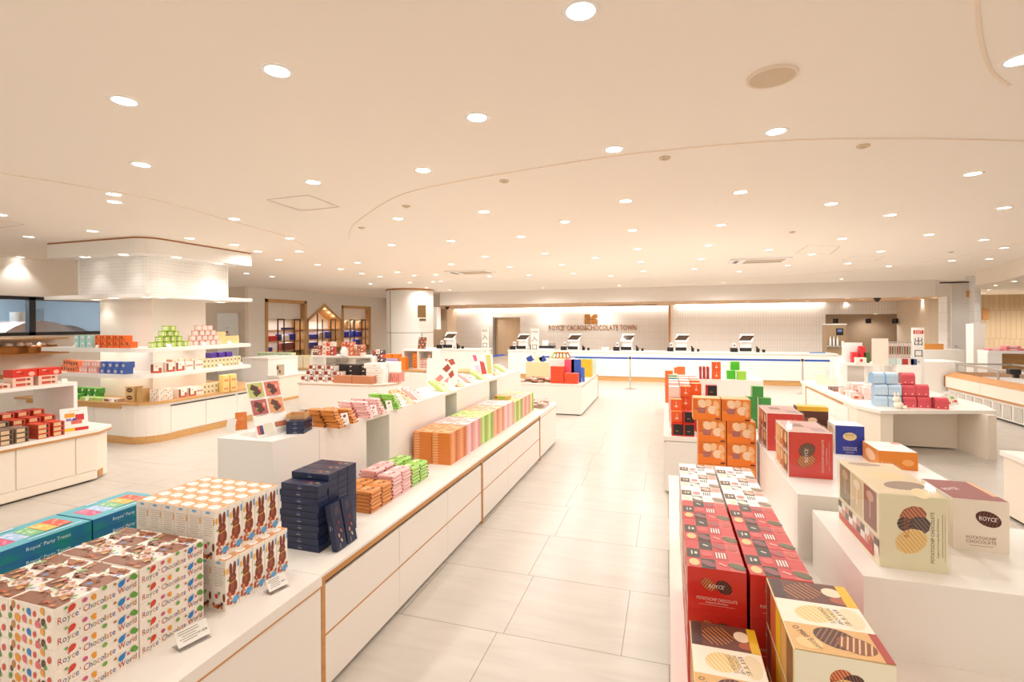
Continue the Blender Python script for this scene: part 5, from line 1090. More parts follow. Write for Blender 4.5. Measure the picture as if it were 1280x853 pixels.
m = MB(); m.box((-.05,-.03,0),(.05,.03,.05),C('a8d84a')); m.frame((0,-.0305,.025),(1,0,0),(0,0,1)); m.rect(0,0,.06,.02,C('d8f0a0')); solo(m,'green_box','small lime green box on the counter at the right edge','box',None,(3.22,5.7,.61))
m = MB(); m.box((-.05,-.03,0),(.05,.03,.13),C('7fc8a8')); solo(m,'mint_box','mint green box behind the lime one at the right edge','box',None,(3.3,5.78,.61))
# ---- tins and boxes on the counter beyond (black, orange, teal, pink)
def cupbox(base,front,logo=None,top=None,s=(.115,.115,.12)):
    w_,d_,h_=s; b=MB(); b.bevbox((-w_/2,-d_/2,0),(w_/2,d_/2,h_),C(base,.3),.001)
    b.face(w_,d_,h_,'F'); b.rect(0,0,w_*.96,h_*.9,C(front))
    if logo: b.ell(.0,-h_*.12,w_*.15,h_*.08,C(logo)); b.rect(0,.1*h_,w_*.04,h_*.5,C(logo))
    b.face(w_,d_,h_,'L'); b.rect(0,0,d_*.8,h_*.3,C(top or base))
    if top: b.face(w_,d_,h_,'T'); b.rect(0,0,w_*.96,d_*.96,C(top)); 
    b.rect(0,.01,w_*.5,.006,C('f8e8dc')); return b
BKB = Proto('black_red_box',simplebox(.115,.12,.128,'c8281c','1f1a18','c8281c',[('F',[('rect',.0,-.01,.03,.004,C('d8a07a')),('rect',-.045,0,.012,.12,C('c8281c')),('rect',0,-.058,.115,.012,C('c8281c'))])]),[],'sweet box')
OBX = Proto('orange_dessert_box',cupbox('e8602a','e8602a','f8dcc8','f2a05c'),[],'sweet box')
PNB = Proto('pink_orange_box',cupbox('f0c8bc','f2d4c8',None,'f8e6e0'),[],'sweet box')
TLB = Proto('teal_box',cupbox('1aa0a8','18a4b0',None,'f0b850'),[],'sweet box')
GRB = Proto('green_tea_box',cupbox('4a9a44','3f8f3c',None,'86b878'),[],'sweet box')
LGB = Proto('lime_box',cupbox('4ec22c','4cc02a',None,'a8e07a'),[],'sweet box')
LPB = Proto('pale_lime_box',cupbox('9ed84a','9fd84e',None,'c8ec90'),[],'sweet box')
SMB = Proto('salmon_box',cupbox('e4633c','e8743c',None,'f09a6a'),[],'sweet box')
RPB = Proto('red_book_box',MB().bevbox((-.015,-.09,0),(.015,.09,.17),C('b83a30'),.001),[],'sweet box')
g='tins and boxes on the far right counter'
for i in range(2):
    BKB.put((.095+.118*i,5.72,.61),'black box with red base, bottom front row, %s' % ('left','right')[i],g)
OBX.put((.095,5.8,.74),'orange dessert box, upper left of the front pile',g); BKB.put((.213,5.76,.74),'black and red box, upper right of the front pile',g)
OBX.put((.09,5.86,.862),'orange dessert box on top of the front pile',g)
OBX.put((.2,6.15,.61),'orange box low behind the front pile',g);OBX.put((.2,6.15,.732),'orange box second up behind the front pile',g); OBX.put((.2,6.15,.854),'orange box third up behind the front pile',g); OBX.put((.2,6.13,.976),'orange dessert box topping the second pile',g)
PNB.put((.08,6.12,.61),'pink box bottom of the second pile by the aisle',g);PNB.put((.08,6.12,.732),'pink box, second up by the aisle',g);PNB.put((.08,6.12,.854),'pink box, third up by the aisle',g); PNB.put((.07,6.08,.976),'pale pink topped box by the aisle, topmost',g)
for k in range(2): BKB.put((.47,6.05,.87+.13*k),'black box with red base on the red slab, %s' % ('lower','upper')[k],g)
m = MB(); m.bevbox((-.17,-.13,0),(.17,.13,.26),C('c8321f'),.002); m.frame((0,0,.2605),(1,0,0),(0,1,0)); m.rect(0,0,.3,.22,C('d8472c')); solo(m,'red_slab_box','wide red box carrying the two black boxes','sweet box',None,(.46,6.08,.61))
for r,(y,hh) in enumerate(((6.45,4),(6.75,4),(7.05,4),(7.35,4))):
    for i,P_ in enumerate((TLB if r > 1 else PNB, PNB, OBX if r < 2 else PNB)):
        for k in range(hh):
            P_.put((.07+.13*i,y,.61+.122*k),'%s, %s row on far counter, %s, %s' % (P_.name.replace('_',' '),ORD[r],('by the aisle','middle','inner')[i],lay(k,hh)),g)
for k in range(4): SMB.put((.02,8.0,.61+.0*k+.122*k),'salmon box on the aisle edge of the far counter, %s' % ORD[k],g)
for k in range(4): SMB.put((.16,8.6,.61+.122*k),'orange salmon box of the second far pile, %s' % lay(k,4),g)
m = MB(); m.box((-.25,-.16,0),(.1,.16,.42),C('efe4cc')); m.frame((0,0,.4205),(1,0,0),(0,1,0)); m.rect(-.075,0,.34,.3,C('e0b060')); m.rect(-.075,.01,.33,.28,C('fbf6ec')); solo(m,'cream_carton','wide cream carton lying across the far counter','carton',None,(.32,8.05,.61))
SMB.put((.2,8.1,1.032),'orange box standing on the cream carton',g)
for i in range(3): RPB.put((.45+.05*i,7.62,1.032),'slim red box standing on the riser, %s from the left' % ORD[i],'slim red boxes')
for k in range(2): OBX.put((.66,7.62,1.03+.122*k),'orange dessert box at the front of the far riser, %s' % ('lower','upper')[k],g)
LGB.put((.86,7.68,1.03),'bright green box, lower, on the far riser',g); LPB.put((.985,7.6,1.03),'pale lime box on the far riser, front right',g); LGB.put((.92,7.75,1.152),'bright green box, topmost on the far riser',g)
for x,y,z,l in ((.93,6.35,.61,'bottom left'),(1.06,6.3,.61,'bottom right'),(.93,6.35,.732,'middle left'),(1.06,6.3,.732,'middle right'),(.93,6.35,.854,'upper left'),(1.06,6.3,.854,'upper right'),(.99,6.35,.976,'topmost')): GRB.put((x,y,z),'dark green box in the green pile behind the orange chips, %s' % l,'dark green boxes')
o = MB(); o.box((-.06,-.004,0),(.06,.004,.16),PAPER); o.frame((0,-.0045,.08),(1,0,0),(0,0,1)); o.rect(0,.03,.08,.03,C('efe2cc')); ob=o.build('white_card'); ob.matrix_world=Matrix.Translation((.9,8.5,1.03)) @ Matrix.Rotation(-.2,4,'Z') @ Matrix.Rotation(-.2,4,'Y'); tag(ob,'cream card standing on the far riser','price card')
# ================================================================ MIDDLE AND FAR THINGS
# ---- lettering and logo on the back wall
def wall_text(s, pxa, pxb, pyc, y, mat, name, label):
    xa,z = Yp(pxa,pyc,y); xb,_ = Yp(pxb,pyc,y); v,f,w_,h_ = textgeo(s); W = xb-xa
    k = W/w_; ky = .27/textgeo('R')[3]; cx=(xa+xb)/2; D=.03
    t = thing(name,label,'sign',(cx,y,z)); b = MB(); 
    # extruded letters
    pts=[(p[0]*k,p[1]*ky) for p in v]; b.add([(x,-D,zz) for x,zz in pts],f,mat)
    edges={}
    for q in f:
        for i in range(len(q)):
            a,c=q[i],q[(i+1)%len(q)]; edges[(min(a,c),max(a,c))]=edges.get((min(a,c),max(a,c)),[])+[(a,c)]
    vs=[];fs=[]
    for e,l in edges.items():
        if len(l)==1:
            a,c=l[0]; n=len(vs); vs+=[(pts[a][0],-D,pts[a][1]),(pts[c][0],-D,pts[c][1]),(pts[c][0],0,pts[c][1]),(pts[a][0],0,pts[a][1])]; fs.append((n,n+1,n+2,n+3))
    b.add(vs,fs,mat); b.build('letters',t)
    return t
wall_text("ROYCE’ CACAO&CHOCOLATE TOWN",686,795.5,410.3,26.1,COPPER,'shop_sign','copper lettering ROYCE’ CACAO&CHOCOLATE TOWN on the white back wall')
xa,za = Yp(731,405,26.1); xb,zb = Yp(747,393,26.1)
t = thing('shop_logo','copper square logo of four leaf shaped quarters above the lettering','sign',((xa+xb)/2,26.1,za)); W=xb-xa; H=zb-za; g_=.03
def ext(pl,nm): 
    b=MB(); n=len(pl); b.add([(x,-.03,z) for x,z in pl]+[(x,0,z) for x,z in pl],[tuple(range(n))]+[(i,n+i,n+(i+1)%n,(i+1)%n) for i in range(n)],COPPER); b.build(nm,t)
hw=W/2
ext([(-hw,0),(-g_/2,0),(-g_/2,H*.45),(-hw,H*.45)],'logo_quarter'); ext([(g_/2,0),(hw,0),(hw,H*.45),(g_/2,H*.45)],'logo_quarter')
ext([(-hw,H*.49),(-g_/2,H*.49),(-g_/2,H*.72),(-hw*.22,H*.86),(-hw*.0-g_,H),(-hw,H)],'logo_quarter')
ext([(g_/2,H*.49),(hw*.7,H*.49),(hw,H*.7),(hw,H),(hw*.5,H),(hw*.15,H*.85),(g_/2,H*.66)],'logo_quarter')
# ---- tills
def till(px, lbl, flip=False, y=16.15, z=.93, tilt=True):
    x,_=Yp(px,430,y); t = thing('cash_register',lbl,'cash register',(x,y,z),0,'cash registers')
    b=MB(); b.box((-.19,-.15,0),(.19,.2,.09),WPL); b.box((-.13,0,.09),(.17,.15,.3),WPL); b.build('till_body',t)
    b=MB(); b.add([(-.17,-.1,.3),(.2,-.1,.3),(.25,.03,.53),(-.12,.03,.53),(-.17,-.06,.3),(.2,-.06,.3),(.25,.07,.53),(-.12,.07,.53)],[(0,1,2,3),(5,4,7,6),(0,3,7,4),(1,5,6,2),(3,2,6,7),(0,4,5,1)],WPL); s=MB(); s.frame((.04,-.0375,.415),(1,0,0),(.05/.26,.13,.23)); s.rect(0,0,.33,.21,SCREEN); s.build('screen',b.build('monitor',t))
    b=MB(); b.box((-.4,-.16,0),(-.22,.12,.12),BLACK); b.build('receipt_printer',t)
    b=MB(); b.box((-.16,-.17,.03),(.16,-.151,.13),BLACK); b.build('coin_tray',t)
    b=MB(); b.box((-.33,0,.12),(-.24,.08,.26),WPL); b.box((-.31,-.002,.17),(-.26,0,.21),INK); b.build('card_reader',t)
    b=MB(); b.box((.3,-.12,0),(.38,0,.11),BLACK); b.tube((.34,-.05,.1),(.3,-.1,.16),.02,BLACK); b.build('scanner',t)
    b=MB(); b.box((.46,-.1,0),(.53,-.02,.08),BLACK); b.build('card_box',t)
for i,px in enumerate((653,717,783,851,931)): till(px,'white cash register with tilted dark screen, %s from the left at the long counter' % ORD[i])
till(562,'white touch screen machine on the shorter counter at the left',y=15.1,z=1.0)
x,_=Yp(685,440,16.2); t=thing('bill_changer','dark flat cash machine between the first two registers','machine',(x,16.2,.93)); b=MB(); b.box((-.28,-.15,.05),(.22,.2,.13),BLACK); b.build('slot_unit',t); b=MB(); b.box((-.24,-.2,0),(.2,.2,.05),WPL); b.box((-.2,0,.13),(.02,.2,.3),WPL); b.box((.05,.0,.13),(.22,.15,.22),STEEL); b.build('machine_base',t)
x,_=Yp(757,440,16.0); m=MB(); 
for k in range(3): m.box((-.11,-.1,k*.045),(.11,.1,k*.045+.03),WPL); m.box((-.1,-.09,k*.045+.03),(.1,.09,k*.045+.045),M('tray_grey','#a9a29b',.5))
solo(m,'tray_stack','small stack of white trays on the till counter','tray',None,(x,16.0,.93))
x,_=Yp(1024,440,15.95); m=MB(); m.box((-.16,-.05,0),(.14,.05,.025),M('blue_plastic','#3d7fc4',.4)); m.box((-.24,-.03,0),(-.16,.03,.02),BLUEB); solo(m,'bag_sealer','small blue tool lying at the right end of the till counter','tool',None,(x,15.95,.93))
x,_=Yp(661,430,16.1); m=MB(); m.tube((0,0,0),(0,0,.5),.008,STEEL); m.box((-.05,-.01,.5),(.05,.01,.62),C('e8607a')); solo(m,'number_flag','small pink numbered flag beside the leftmost register','flag',None,(x+.18,16.35,.93))
# ---- belts and posts
def post(x,y,lbl):
    t=thing('barrier_post',lbl,'barrier post',(x,y,0),0,'queue barrier posts'); b=MB(); b.lathe([(.001,.022),(.12,.02),(.165,.008),(.17,0)],(0,0),CHROME,28); b.build('base_plate',t)
    b=MB(); b.cyl((0,0),.025,.02,.82,CHROME,16); b.build('pole',t); b=MB(); b.cyl((0,0),.031,.82,.885,BLACK,16); b.build('belt_head',t)
post(-.98,14.0,'chrome queue post at the head of the aisle'); post(3.25,14.15,'chrome queue post at the right end of the blue belt')
p1,_=Zp(603,470,0); post(Yp(613,449.5,13.9)[0]-.03,13.9,'chrome queue post left of the entrance signs')
def belt(a,b_,lbl,z=.845):
    m=MB(); a=Vector((a[0],a[1])); b_=Vector((b_[0],b_[1])); d=(b_-a).normalized(); n=Vector((-d.y,d.x))*.002
    m.add([(p.x+s*n.x,p.y+s*n.y,zz) for p in (a,b_) for s in (-1,1) for zz in (z-.025,z+.025)],[(0,4,5,1),(2,3,7,6),(1,5,7,3),(0,2,6,4)],BLUEB); solo(m,'barrier_belt',lbl,'belt','blue barrier belts')
belt((-3.4,14.0),(-1.02,14.0),'blue belt from the left sign to the aisle post'); belt((-.94,14.0),(3.21,14.15),'long blue belt running right from the aisle post'); belt((3.29,14.15),(4.55,14.15),'short blue belt at the right end')
a=Yp(613,449.5,13.9); b_=Yp(631,447.5,14.6); belt((a[0],13.9),(b_[0],14.6),'short slanting blue belt beside the first entrance sign')
# ---- pylon signs
def pylon(x,y,w_,h_,chars,head,lbl,headc,small=None):
    t=thing('pylon_sign',lbl,'sign',(x,y,0)); b=MB(); b.box((-w_/2,-.03,.03),(w_/2,.03,h_),M('sign_white','#f0ece6',.4)); b.build('sign_board',t)
    b=MB(); b.box((-.18,-.16,0),(.18,.16,.03),WPL); b.build('base_plate',t)
    b=MB(); b.frame((0,-.0305,h_),(1,0,0),(0,0,1))
    if head=='EXIT': b.rect(0,-.085,w_*.86,.07,C('c8352c')); b.text('EXIT',0,-.085,.075,C('f6ece4'),0,w_*.6)
    else: b.rect(0,-.085,w_*.8,.05,INK); b.rect(0,-.085,w_*.76,.038,M('sign_white','#f0ece6',.4)); b.text(head,0,-.085,.038,INK,0,w_*.66)
    for i,c in enumerate(chars): b.text(c,0,-.28-.23*i,.17,BLACK)
    b.text('▼' if False else 'v',0,-.66,.09,INK)
    for i,c in enumerate(small or ''): b.text(c,0,-.86-.09*i,.085,INK)
    b.build('sign_print',t)
x,_=Yp(606.5,410,13.4); pylon(x,13.4,.19,1.70,'入口','ENTER','white upright entrance sign reading 入口, the left of two',None)
x,_=Yp(668.5,412,13.2); pylon(x,13.2,.21,1.67,'入口','ENTER','white upright entrance sign reading 入口, beside the first register',None,'レジ')
x,_=Yp(1147,410,11.6); pylon(x,11.6,.19,1.70,'出口','EXIT','white upright exit sign reading EXIT 出口 with red header',None,'ありがとう')
# ---- island D goods
def bx(w_,d_,h_,c,cf=None,ct=None,extra=()):
    return Proto('sweet_box',simplebox(w_,d_,h_,c,cf,ct,extra),[],'sweet box')
P_=Proto('red_orange_box',simplebox(.27,.2,.068,'d94420','dd4a22','ea8a78'),[],'gift box'); 
for i,(x0,n_) in enumerate(((-2.1,5),(-1.82,3))):
    for k in range(n_): P_.put((x0-.03,9.95,.61+k*.069),'red orange box on the aisle-end counter, %s of the %s pile' % (lay(k,n_),('taller left','lower right')[i]),'red orange boxes')
P_=Proto('yellow_box',simplebox(.3,.22,.1,'eaa41c','f0b024','7ab8a8'),[],'gift box'); 
for k in range(4): P_.put((-1.78,11.25,.61+k*.101),'yellow box behind the cube riser, %s' % lay(k,4),'yellow boxes')
P_=Proto('mint_box',simplebox(.2,.2,.09,'a8d8c4','d0ece0','8ac8b4'),[],'gift box'); 
for k in range(4): P_.put((-1.70,11.7,.61+k*.091),'mint box at the far right of the aisle-end counter, %s' % lay(k,4),'mint boxes')
for i in range(2):
    P_=Proto('blue_leaning_box',simplebox(.2,.05,.47,('e84a68','2f55b4')[i],('e85a78','3058b8')[i]),[],'gift box')
    o=P_.put((0,0,0),('pink packet leaning behind the red orange boxes','blue packet leaning beside the red orange boxes')[i],None); o.location=(-1.93+.14*i,10.14,.82-.13*i+(.0)); o.location.z=.61
P_=Proto('blue_leaning_box',simplebox(.17,.04,.3,'4878c8','5a86d0',None,[('F',[('pp',[(-.085,.15),(-.02,.15),(.04,-.15),(-.085,-.15)],C('fbf7f0'))])]),[],'gift box'); P_.put((-1.72,10.25,.61),'white and blue striped packet standing on the aisle-end counter',None)
rr_=random.Random(4)
PCF=[Proto('sweet_pouch',pouch('e8a88c','b8502c',1.),[],'sweet pouch'),Proto('sweet_pouch',pouch('f0e0d0','c8402c',1.),[],'sweet pouch'),Proto('sweet_pouch',pouch('7a4a34','e8a070',1.),[],'sweet pouch')]
for i in range(5):
    for j in range(3):
        for l_ in range(3 if 0<i<4 else 2): PCF[(i+j+l_)%3].put((-2.86+.125*i,9.9+.13*j,.61+.034*l_),'wrapped pouch left of the red orange boxes, place %s-%s, layer %s' % (ORD[i],ORD[j],('one','two','three')[l_]),'wrapped pouches',rz=i*1.3+j+l_*.8)
for i,c in enumerate(('9cb84a','e8806a','f0b060','e8a030','b86a5a')):
    b=MB(); b.bevbox((-.05,-.012,0),(.05,.012,.15),C(c),.003); b.frame((0,-.0125,.075),(1,0,0),(0,0,1)); b.rect(0,0,.05,.08,C('f6e2cc')); o=b.build('sweet_packet'); o.matrix_world=Matrix.Translation((-2.36+.09*i,10.5,1.06)) @ Matrix.Rotation((.5-.25*i),4,'Y'); tag(o,'coloured packet fanned out on the cube riser, %s from the left' % ORD[i],'sweet packet','fanned packets')
P_=Proto('wooden_crate_box',simplebox(.62,.35,.34,'d9c69a','e0d0a4','f0e6cc'),[],'box'); P_.put((-2.75,11.0,.61),'pale slatted box beside the second entrance sign',None)
b=MB(); b.box((-.03,-.15,0),(.03,.15,.34),C('4a6a34')); solo(b,'green_box','dark green upright box between pale box and cube riser','box',None,(-2.41,11.05,.61))
for i,(c,px) in enumerate((('2c4a9c',680),('e8d8b4',687),('2c4a9c',696),('f4c8c4',691))):
    b=MB(); b.bevbox((-.07,-.02,0),(.07,.02,.13),C(c),.003); o=b.build('sweet_packet'); o.matrix_world=Matrix.Translation((-2.98+.15*i,11.0,.95)) @ Matrix.Rotation(.5*(1 if i%2 else -1),4,'Y'); tag(o,'%s packet tossed on the pale box, %s from the left' % (('blue','cream','blue','pink')[i],ORD[i]),'sweet packet','packets on the pale box')
# ---- front left counter goods
CK=[Proto('cake_box',simplebox(.21,.11,.052,'c8402c','b8502c','d8472c',[('R',[('rect',-.015,0,.07,.036,C('e0b888')),('rect',.03,0,.016,.036,C('2c1a16'))]),('F',[('rect',.0,0,.16,.03,C('d8472c'))])]),[],'cake box'),
    Proto('cake_box',simplebox(.21,.11,.052,'6a5244','c8a078','8a7060',[('R',[('rect',-.015,0,.07,.036,C('dcbc94')),('rect',.03,0,.016,.036,C('241614'))])]),[],'cake box')]
for kind,yv,nm in ((0,(3.62,3.50),'red'),(0,(3.36,),'red'),(1,(3.18,3.05,2.92,2.79),'brown')):
    pass
cols=[]
for c_,(x0,ys_,n_,kk) in enumerate(((-6.62,(3.80,3.66),3,0),(-6.62,(3.47,3.34,3.21,3.08),3,1),(-6.84,(3.84,3.70,3.56),4,0),(-6.84,(3.42,3.28,3.14),4,1),(-7.06,(3.86,3.72,3.58,3.44),5,0),(-7.06,(3.3,3.16),5,1))):
    for j,yv in enumerate(ys_):
        for k in range(n_): CK[kk].put((x0,yv-.0,.61+k*.0525),'%s windowed cake box, %s row, pile %s, %s' % (('red','brown')[kk],('front','middle','rear')[c_//2],ORD[j],lay(k,n_)),'%s cake boxes' % ('red','brown')[kk])
RT2=Proto('red_gift_box',simplebox(.16,.23,.085,'d8331f','d8331f','e04a34',[('R',[('rect',-.03,.0,.04,.02,C('b0241a')),('ell',.06,-.01,.03,.025,C('f4b8a4')),('rect',-.06,.02,.04,.008,C('f4c8b8'))])]),[],'gift box')
RT1=Proto('pale_gift_box',simplebox(.16,.19,.055,'ecc8b4','ecc8b4','f0d8c8',[('R',[('rect',-.02,0,.09,.03,C('c8503c')),('ell',.05,0,.02,.012,C('8a3a2a'))])]),[],'gift box')
for j,yv in enumerate((3.72,3.96)):
    for k in range(2): RT1.put((-7.05,yv,1.15+k*.0555),'pale windowed box under the red boxes on the riser, %s %s' % (('left','right')[j],lay(k,2)),'pale riser boxes')
    RT2.put((-7.05,yv+.02,1.15+.1115),'red gift box topping the front left riser, %s' % ('left','right')[j],'red riser boxes')
for j,yv in enumerate((3.5,3.36,3.2)):
    RT1.put((-7.03,yv,1.15),'pale windowed box lying at the left of the riser, %s' % ORD[j],'pale riser boxes')
poster(-6.62,4.02,.61,1.25,.25,.27,'white tilted poster with yellow and red cake pictures on the front left counter',[('rect',0,-.115,.25,.035,'c8241c'),('rect',-.062,-.115,.125,.035,'f0c820'),('rect',-.04,.05,.09,.05,'e8a030'),('rect',.05,.02,.08,.07,'c8302c'),('rect',-.05,.0,.05,.03,'8a7ab8'),('rect',.02,-.03,.1,.05,'d86a5a'),('ell',.0,.0,.02,.015,'3a4aa8'),('rect',0,.1,.1,.004,'d8a07a')],.2)
for i,y in enumerate((3.0,3.45,4.14)):
    b=MB(); b.box((-.03,-.002,0),(.03,.002,.05),PAPER); o=b.build('price_card'); o.matrix_world=Matrix.Translation((-6.99 if i else -6.98,y,1.15)) @ Matrix.Rotation(1.5,4,'Z') @ Matrix.Rotation(-.3,4,'X'); tag(o,'small white price card on the front left riser, %s from the left' % ORD[i],'price card','riser price cards')
# ---- bread shelves under the kitchen window
t=thing('bread_shelf','oak wall shelf with loaves under the kitchen window','shelf',(-12.1,5.2,0))
for z in (1.3,1.6): 
    b=MB(); b.box((-.18,-3.2,z-.03),(.25,1.9,z),WOOD if z<1.4 else WOODX); b.build('shelf_board',t)
b=MB(); b.box((-.19,-3.2,.3),(-.17,1.9,1.64),WALLW); b.build('back_panel',t)
b=MB(); b.box((-.18,-3.2,.85),(.3,2.3,.9),WOOD); b.box((-.18,-3.2,0),(.28,2.3,.85),WHITE); b.build('lower_cabinet',t)
def loaf(L):
    b=MB(); BRD=M('bread_crust','#c07a34',.7,noise=.2,scale=20); pf=[(-.09,0),(-.1,.08),(-.08,.13),(-.04,.15),(0,.147),(.04,.152),(.08,.13),(.1,.08),(.09,0)]
    n=len(pf)
    vs=[(x*.98,y,z) for y in (-L/2,-L/2+.02,L/2-.02,L/2) for x,z in pf]; b.add(vs,[(r*n+i,r*n+i+1,(r+1)*n+i+1,(r+1)*n+i) for r in range(3) for i in range(n-1)],BRD,True); b.add(vs[:n],[tuple(range(n))[::-1]],BRD); b.add(vs[3*n:],[tuple(range(n))],BRD)
    b.lathe([(.001,.22),(.04,.21),(.07,.17),(.06,.15)],(0,0),M('bread_bag','#f4e6d6',.3),10); return b
LF=Proto('bread_loaf',loaf(.3),[],'bread'); LF2=Proto('bread_loaf',loaf(.17),[],'bread')
for i,(px,big) in enumerate(((-14,1),(11,1),(25,0),(35,1),(52,1),(63,0))):
    y,_=Xp(px,440,-12.0); (LF if big else LF2).put((-12.0,y,1.3),'bagged brown bread loaf on the window shelf, %s from the left' % ORD[i],'bread loaves')
for y in (4.5,5.6,6.6):
    o=bpy.data.objects.new('shelf_glow',sp4); COL.objects.link(o); o.location=(-12.0,y,1.56)
    o=bpy.data.objects.new('shelf_glow',sp4); COL.objects.link(o); o.location=(-12.0,y,1.25)
# ---- kiosk goods.  shelves: 1.485 (upper), 1.08 (lower), .635 (counter)
def row(P_,pts,z,rz,lbl,group,n_=1,h_=.1):
    for i,(x,y) in enumerate(pts):
        for k in range(n_ if isinstance(n_,int) else n_[i]):
            P_.put((x,y,z+k*h_),lbl % (ORD[i],lay(k,n_ if isinstance(n_,int) else n_[i])),group,rz=rz)
def fx(px,y): return Yp(px,440,y)[0]
def ry(px,x): return Xp(px,440,x)[0]
mk=lambda nm,w_,d_,h_,c,cf,ct=None,pr=(): Proto(nm,simplebox(w_,d_,h_,c,cf,ct,pr),[],'sweet box')
fr_=lambda *s_: [('F',list(s_))]
MT=mk('mint_sweet_box',.115,.11,.098,'9fd4cc','b4e0d8','c8ece4',fr_(('ell',0,.012,.03,.025,C('f4faf8')),('ell',0,-.01,.012,.012,C('e07a6a'))))
for i,px in enumerate((100,108,116)): 
    for k in range(2): MT.put((fx(px,5.63),5.63,1.485+.099*k),'mint green box at the left of the upper column shelf, %s, %s' % (ORD[i],('lower','upper')[k]),'mint green boxes')
OT=mk('orange_sweet_box',.115,.11,.098,'e0622c','e8682c','f08850',fr_(('ell',-.02,.015,.015,.02,C('8a2c14')),('ell',.02,-.01,.012,.012,C('5a8a34')),('ell',.025,.025,.01,.01,C('f4c060'))))
for i,px in enumerate((126.5,134.5,142.5,150.5,158,164.5)):
    for k in range(2 if i<5 else 1): OT.put((fx(px,5.63),5.63,1.485+.099*k),'orange patterned box on the upper column shelf, %s from the left, %s' % (ORD[i],('lower','upper')[k]),'orange patterned boxes')
def tin(c,c2,r=.052,h_=.085):
    b=MB(); b.cyl((0,0),r,0,h_,C(c,.3),18); b.cyl((0,0),r+.002,0,.006,C(c2),18); b.cyl((0,0),r+.002,h_-.008,h_,C(c2),18); 
    for a in (-1.9,-1.2,-.5): b.frame((r*math.cos(a)*1.0,r*math.sin(a)*1.0,h_*.5),(-math.sin(a),math.cos(a),0),(0,0,1)); b.e=.002; b.rect(0,0,.025,.045,C('f6f0e6')); b.rect(0,0,.012,.02,C(c2))
    return Proto('round_tin',b,[],'tin')
TG=tin('a8c04a','8aa838'); TPK=tin('ecc8bc','e0a89c'); TCR=tin('dccca0','c8b06a')
# pyramids of tins on the right-hand side of the upper shelf
def pyramid(P_,px0,n_,lbl,group,z=1.485,x=-7.72,dpx=7.4,front=False):
    for r in range(4):
        for i in range(n_-r):
            if front: X_,Y_=fx(px0+dpx*(i+r*.5),5.66),5.66
            else: X_,Y_=x,ry(px0+dpx*(i+r*.5),x)
            P_.put((X_,Y_,z+r*.0855),lbl % (ORD[i],('bottom','second','third','top')[r]),group)
def xcurve(px):   # along the shelf front / rounded corner / side
    x=fx(px,5.68)
    if x < -7.95: return x,5.68
    y=ry(px,-7.74); return -7.74,max(y,5.85)
def pyr(P_,a,b_,n_,lbl,group):
    yy=lambda px: xcurve(px)
    for r in range(4):
        m_=n_[r]
        for i in range(m_):
            q0=xcurve(a); q1=xcurve(b_); L=math.hypot(q1[0]-q0[0],q1[1]-q0[1]); 
            cx=(q0[0]+q1[0])/2; cy=(q0[1]+q1[1])/2; d=((q1[0]-q0[0])/L,(q1[1]-q0[1])/L); s_=(i-(m_-1)/2)*.112
            P_.put((cx+d[0]*s_,cy+d[1]*s_,1.485+r*.0855),lbl % (ORD[i],('bottom','second','third','top')[r]),group)
pyr(TG,184,226,(6,4,3,2),'green striped tin, %s from the left in the %s row of the green pyramid','green tins')
pyr(TPK,236,272,(6,5,4,3),'pale pink tin, %s from the left in the %s row of the pink pyramid','pink tins')
BRN=mk('biscuit_box',.1,.16,.075,'e8c48a','f4e4c8','8a3a1c'); 
for i,y in enumerate((7.05,7.2,7.35)):
    for k in range((3,2,2)[i]): BRN.put((-7.75+.0,y-.03,1.485+k*.076),'cream and brown biscuit box, upper shelf right end, %s, %s' % (ORD[i],lay(k,3)),'biscuit boxes')
# lower shelf front
LO=[mk('leaf_sweet_box',.19,.1,.095,'e88054','ec8a5c','f09a70',fr_(*[('ell',-.06+.06*k,0,.018,.024,C('7a3a24')) for k in range(3)])),
    mk('pink_leaf_box',.19,.1,.095,'eeaaa0','f2b4a8','f6c8be',fr_(*[('ell',-.06+.06*k,0,.02,.026,C('fbe4dc')) for k in range(3)])),
    mk('blue_sweet_box',.125,.13,.095,'4a68b4','4a6cbc','6a88c8',fr_(('ell',0,-.01,.026,.022,C('f2e6de')),('ell',0,-.015,.012,.008,C('8a4a34'))))]
for k in range(2):
    for i,px in enumerate((93,) if k==0 else (97,)): LO[0].put((fx(px,5.62),5.62,1.08+.096*k),'orange box with three leaf prints, lower shelf, %s' % ('lower','upper')[k],'leaf boxes')
    for i,px in enumerate((105.5,) if k==0 else (110,)): pass
    LO[0].put((fx(85 if k==0 else 88,5.74),5.74,1.08+.096*k),'orange leaf box set back at the left of the lower shelf, %s' % ('lower','upper')[k],'leaf boxes')
    for i in range(2): LO[1].put((fx((108,119.5)[i]+4*k,5.62),5.62,1.08+.096*k),'pink box with leaf prints on the lower shelf, %s %s' % (('left','right')[i],('lower','upper')[k]),'pink leaf boxes')
    for i in range(4): LO[2].put((fx(133+8.2*i+(2 if k else 0),5.62+.0),5.62,1.08+.096*k),'blue box on the lower column shelf, %s, %s' % (ORD[i],('lower','upper')[k]),'blue sweet boxes')
DT=mk('dotted_box',.13,.12,.09,'f0e4d8','f4eade','f4e8dc',fr_(('ell',-.03,.02,.01,.01,C('d84a3c')),('ell',.03,.0,.01,.012,C('e8a83c')),('ell',0,-.02,.01,.01,C('4a8ac4')),('ell',-.04,-.02,.008,.008,C('6aa83c')),('ell',.045,.03,.007,.007,C('5a3424'))))
RBX=mk('bunny_gift_box',.15,.15,.16,'f0e2d6','f6ece2','f0e0d4',fr_(('rect',-.055,0,.035,.13,C('8a3a28')),('rect',.05,-.03,.04,.07,C('b8583c')),('ell',0,.03,.012,.012,C('e8a83c')),('rect',0,-.06,.14,.03,C('c8553c'))))
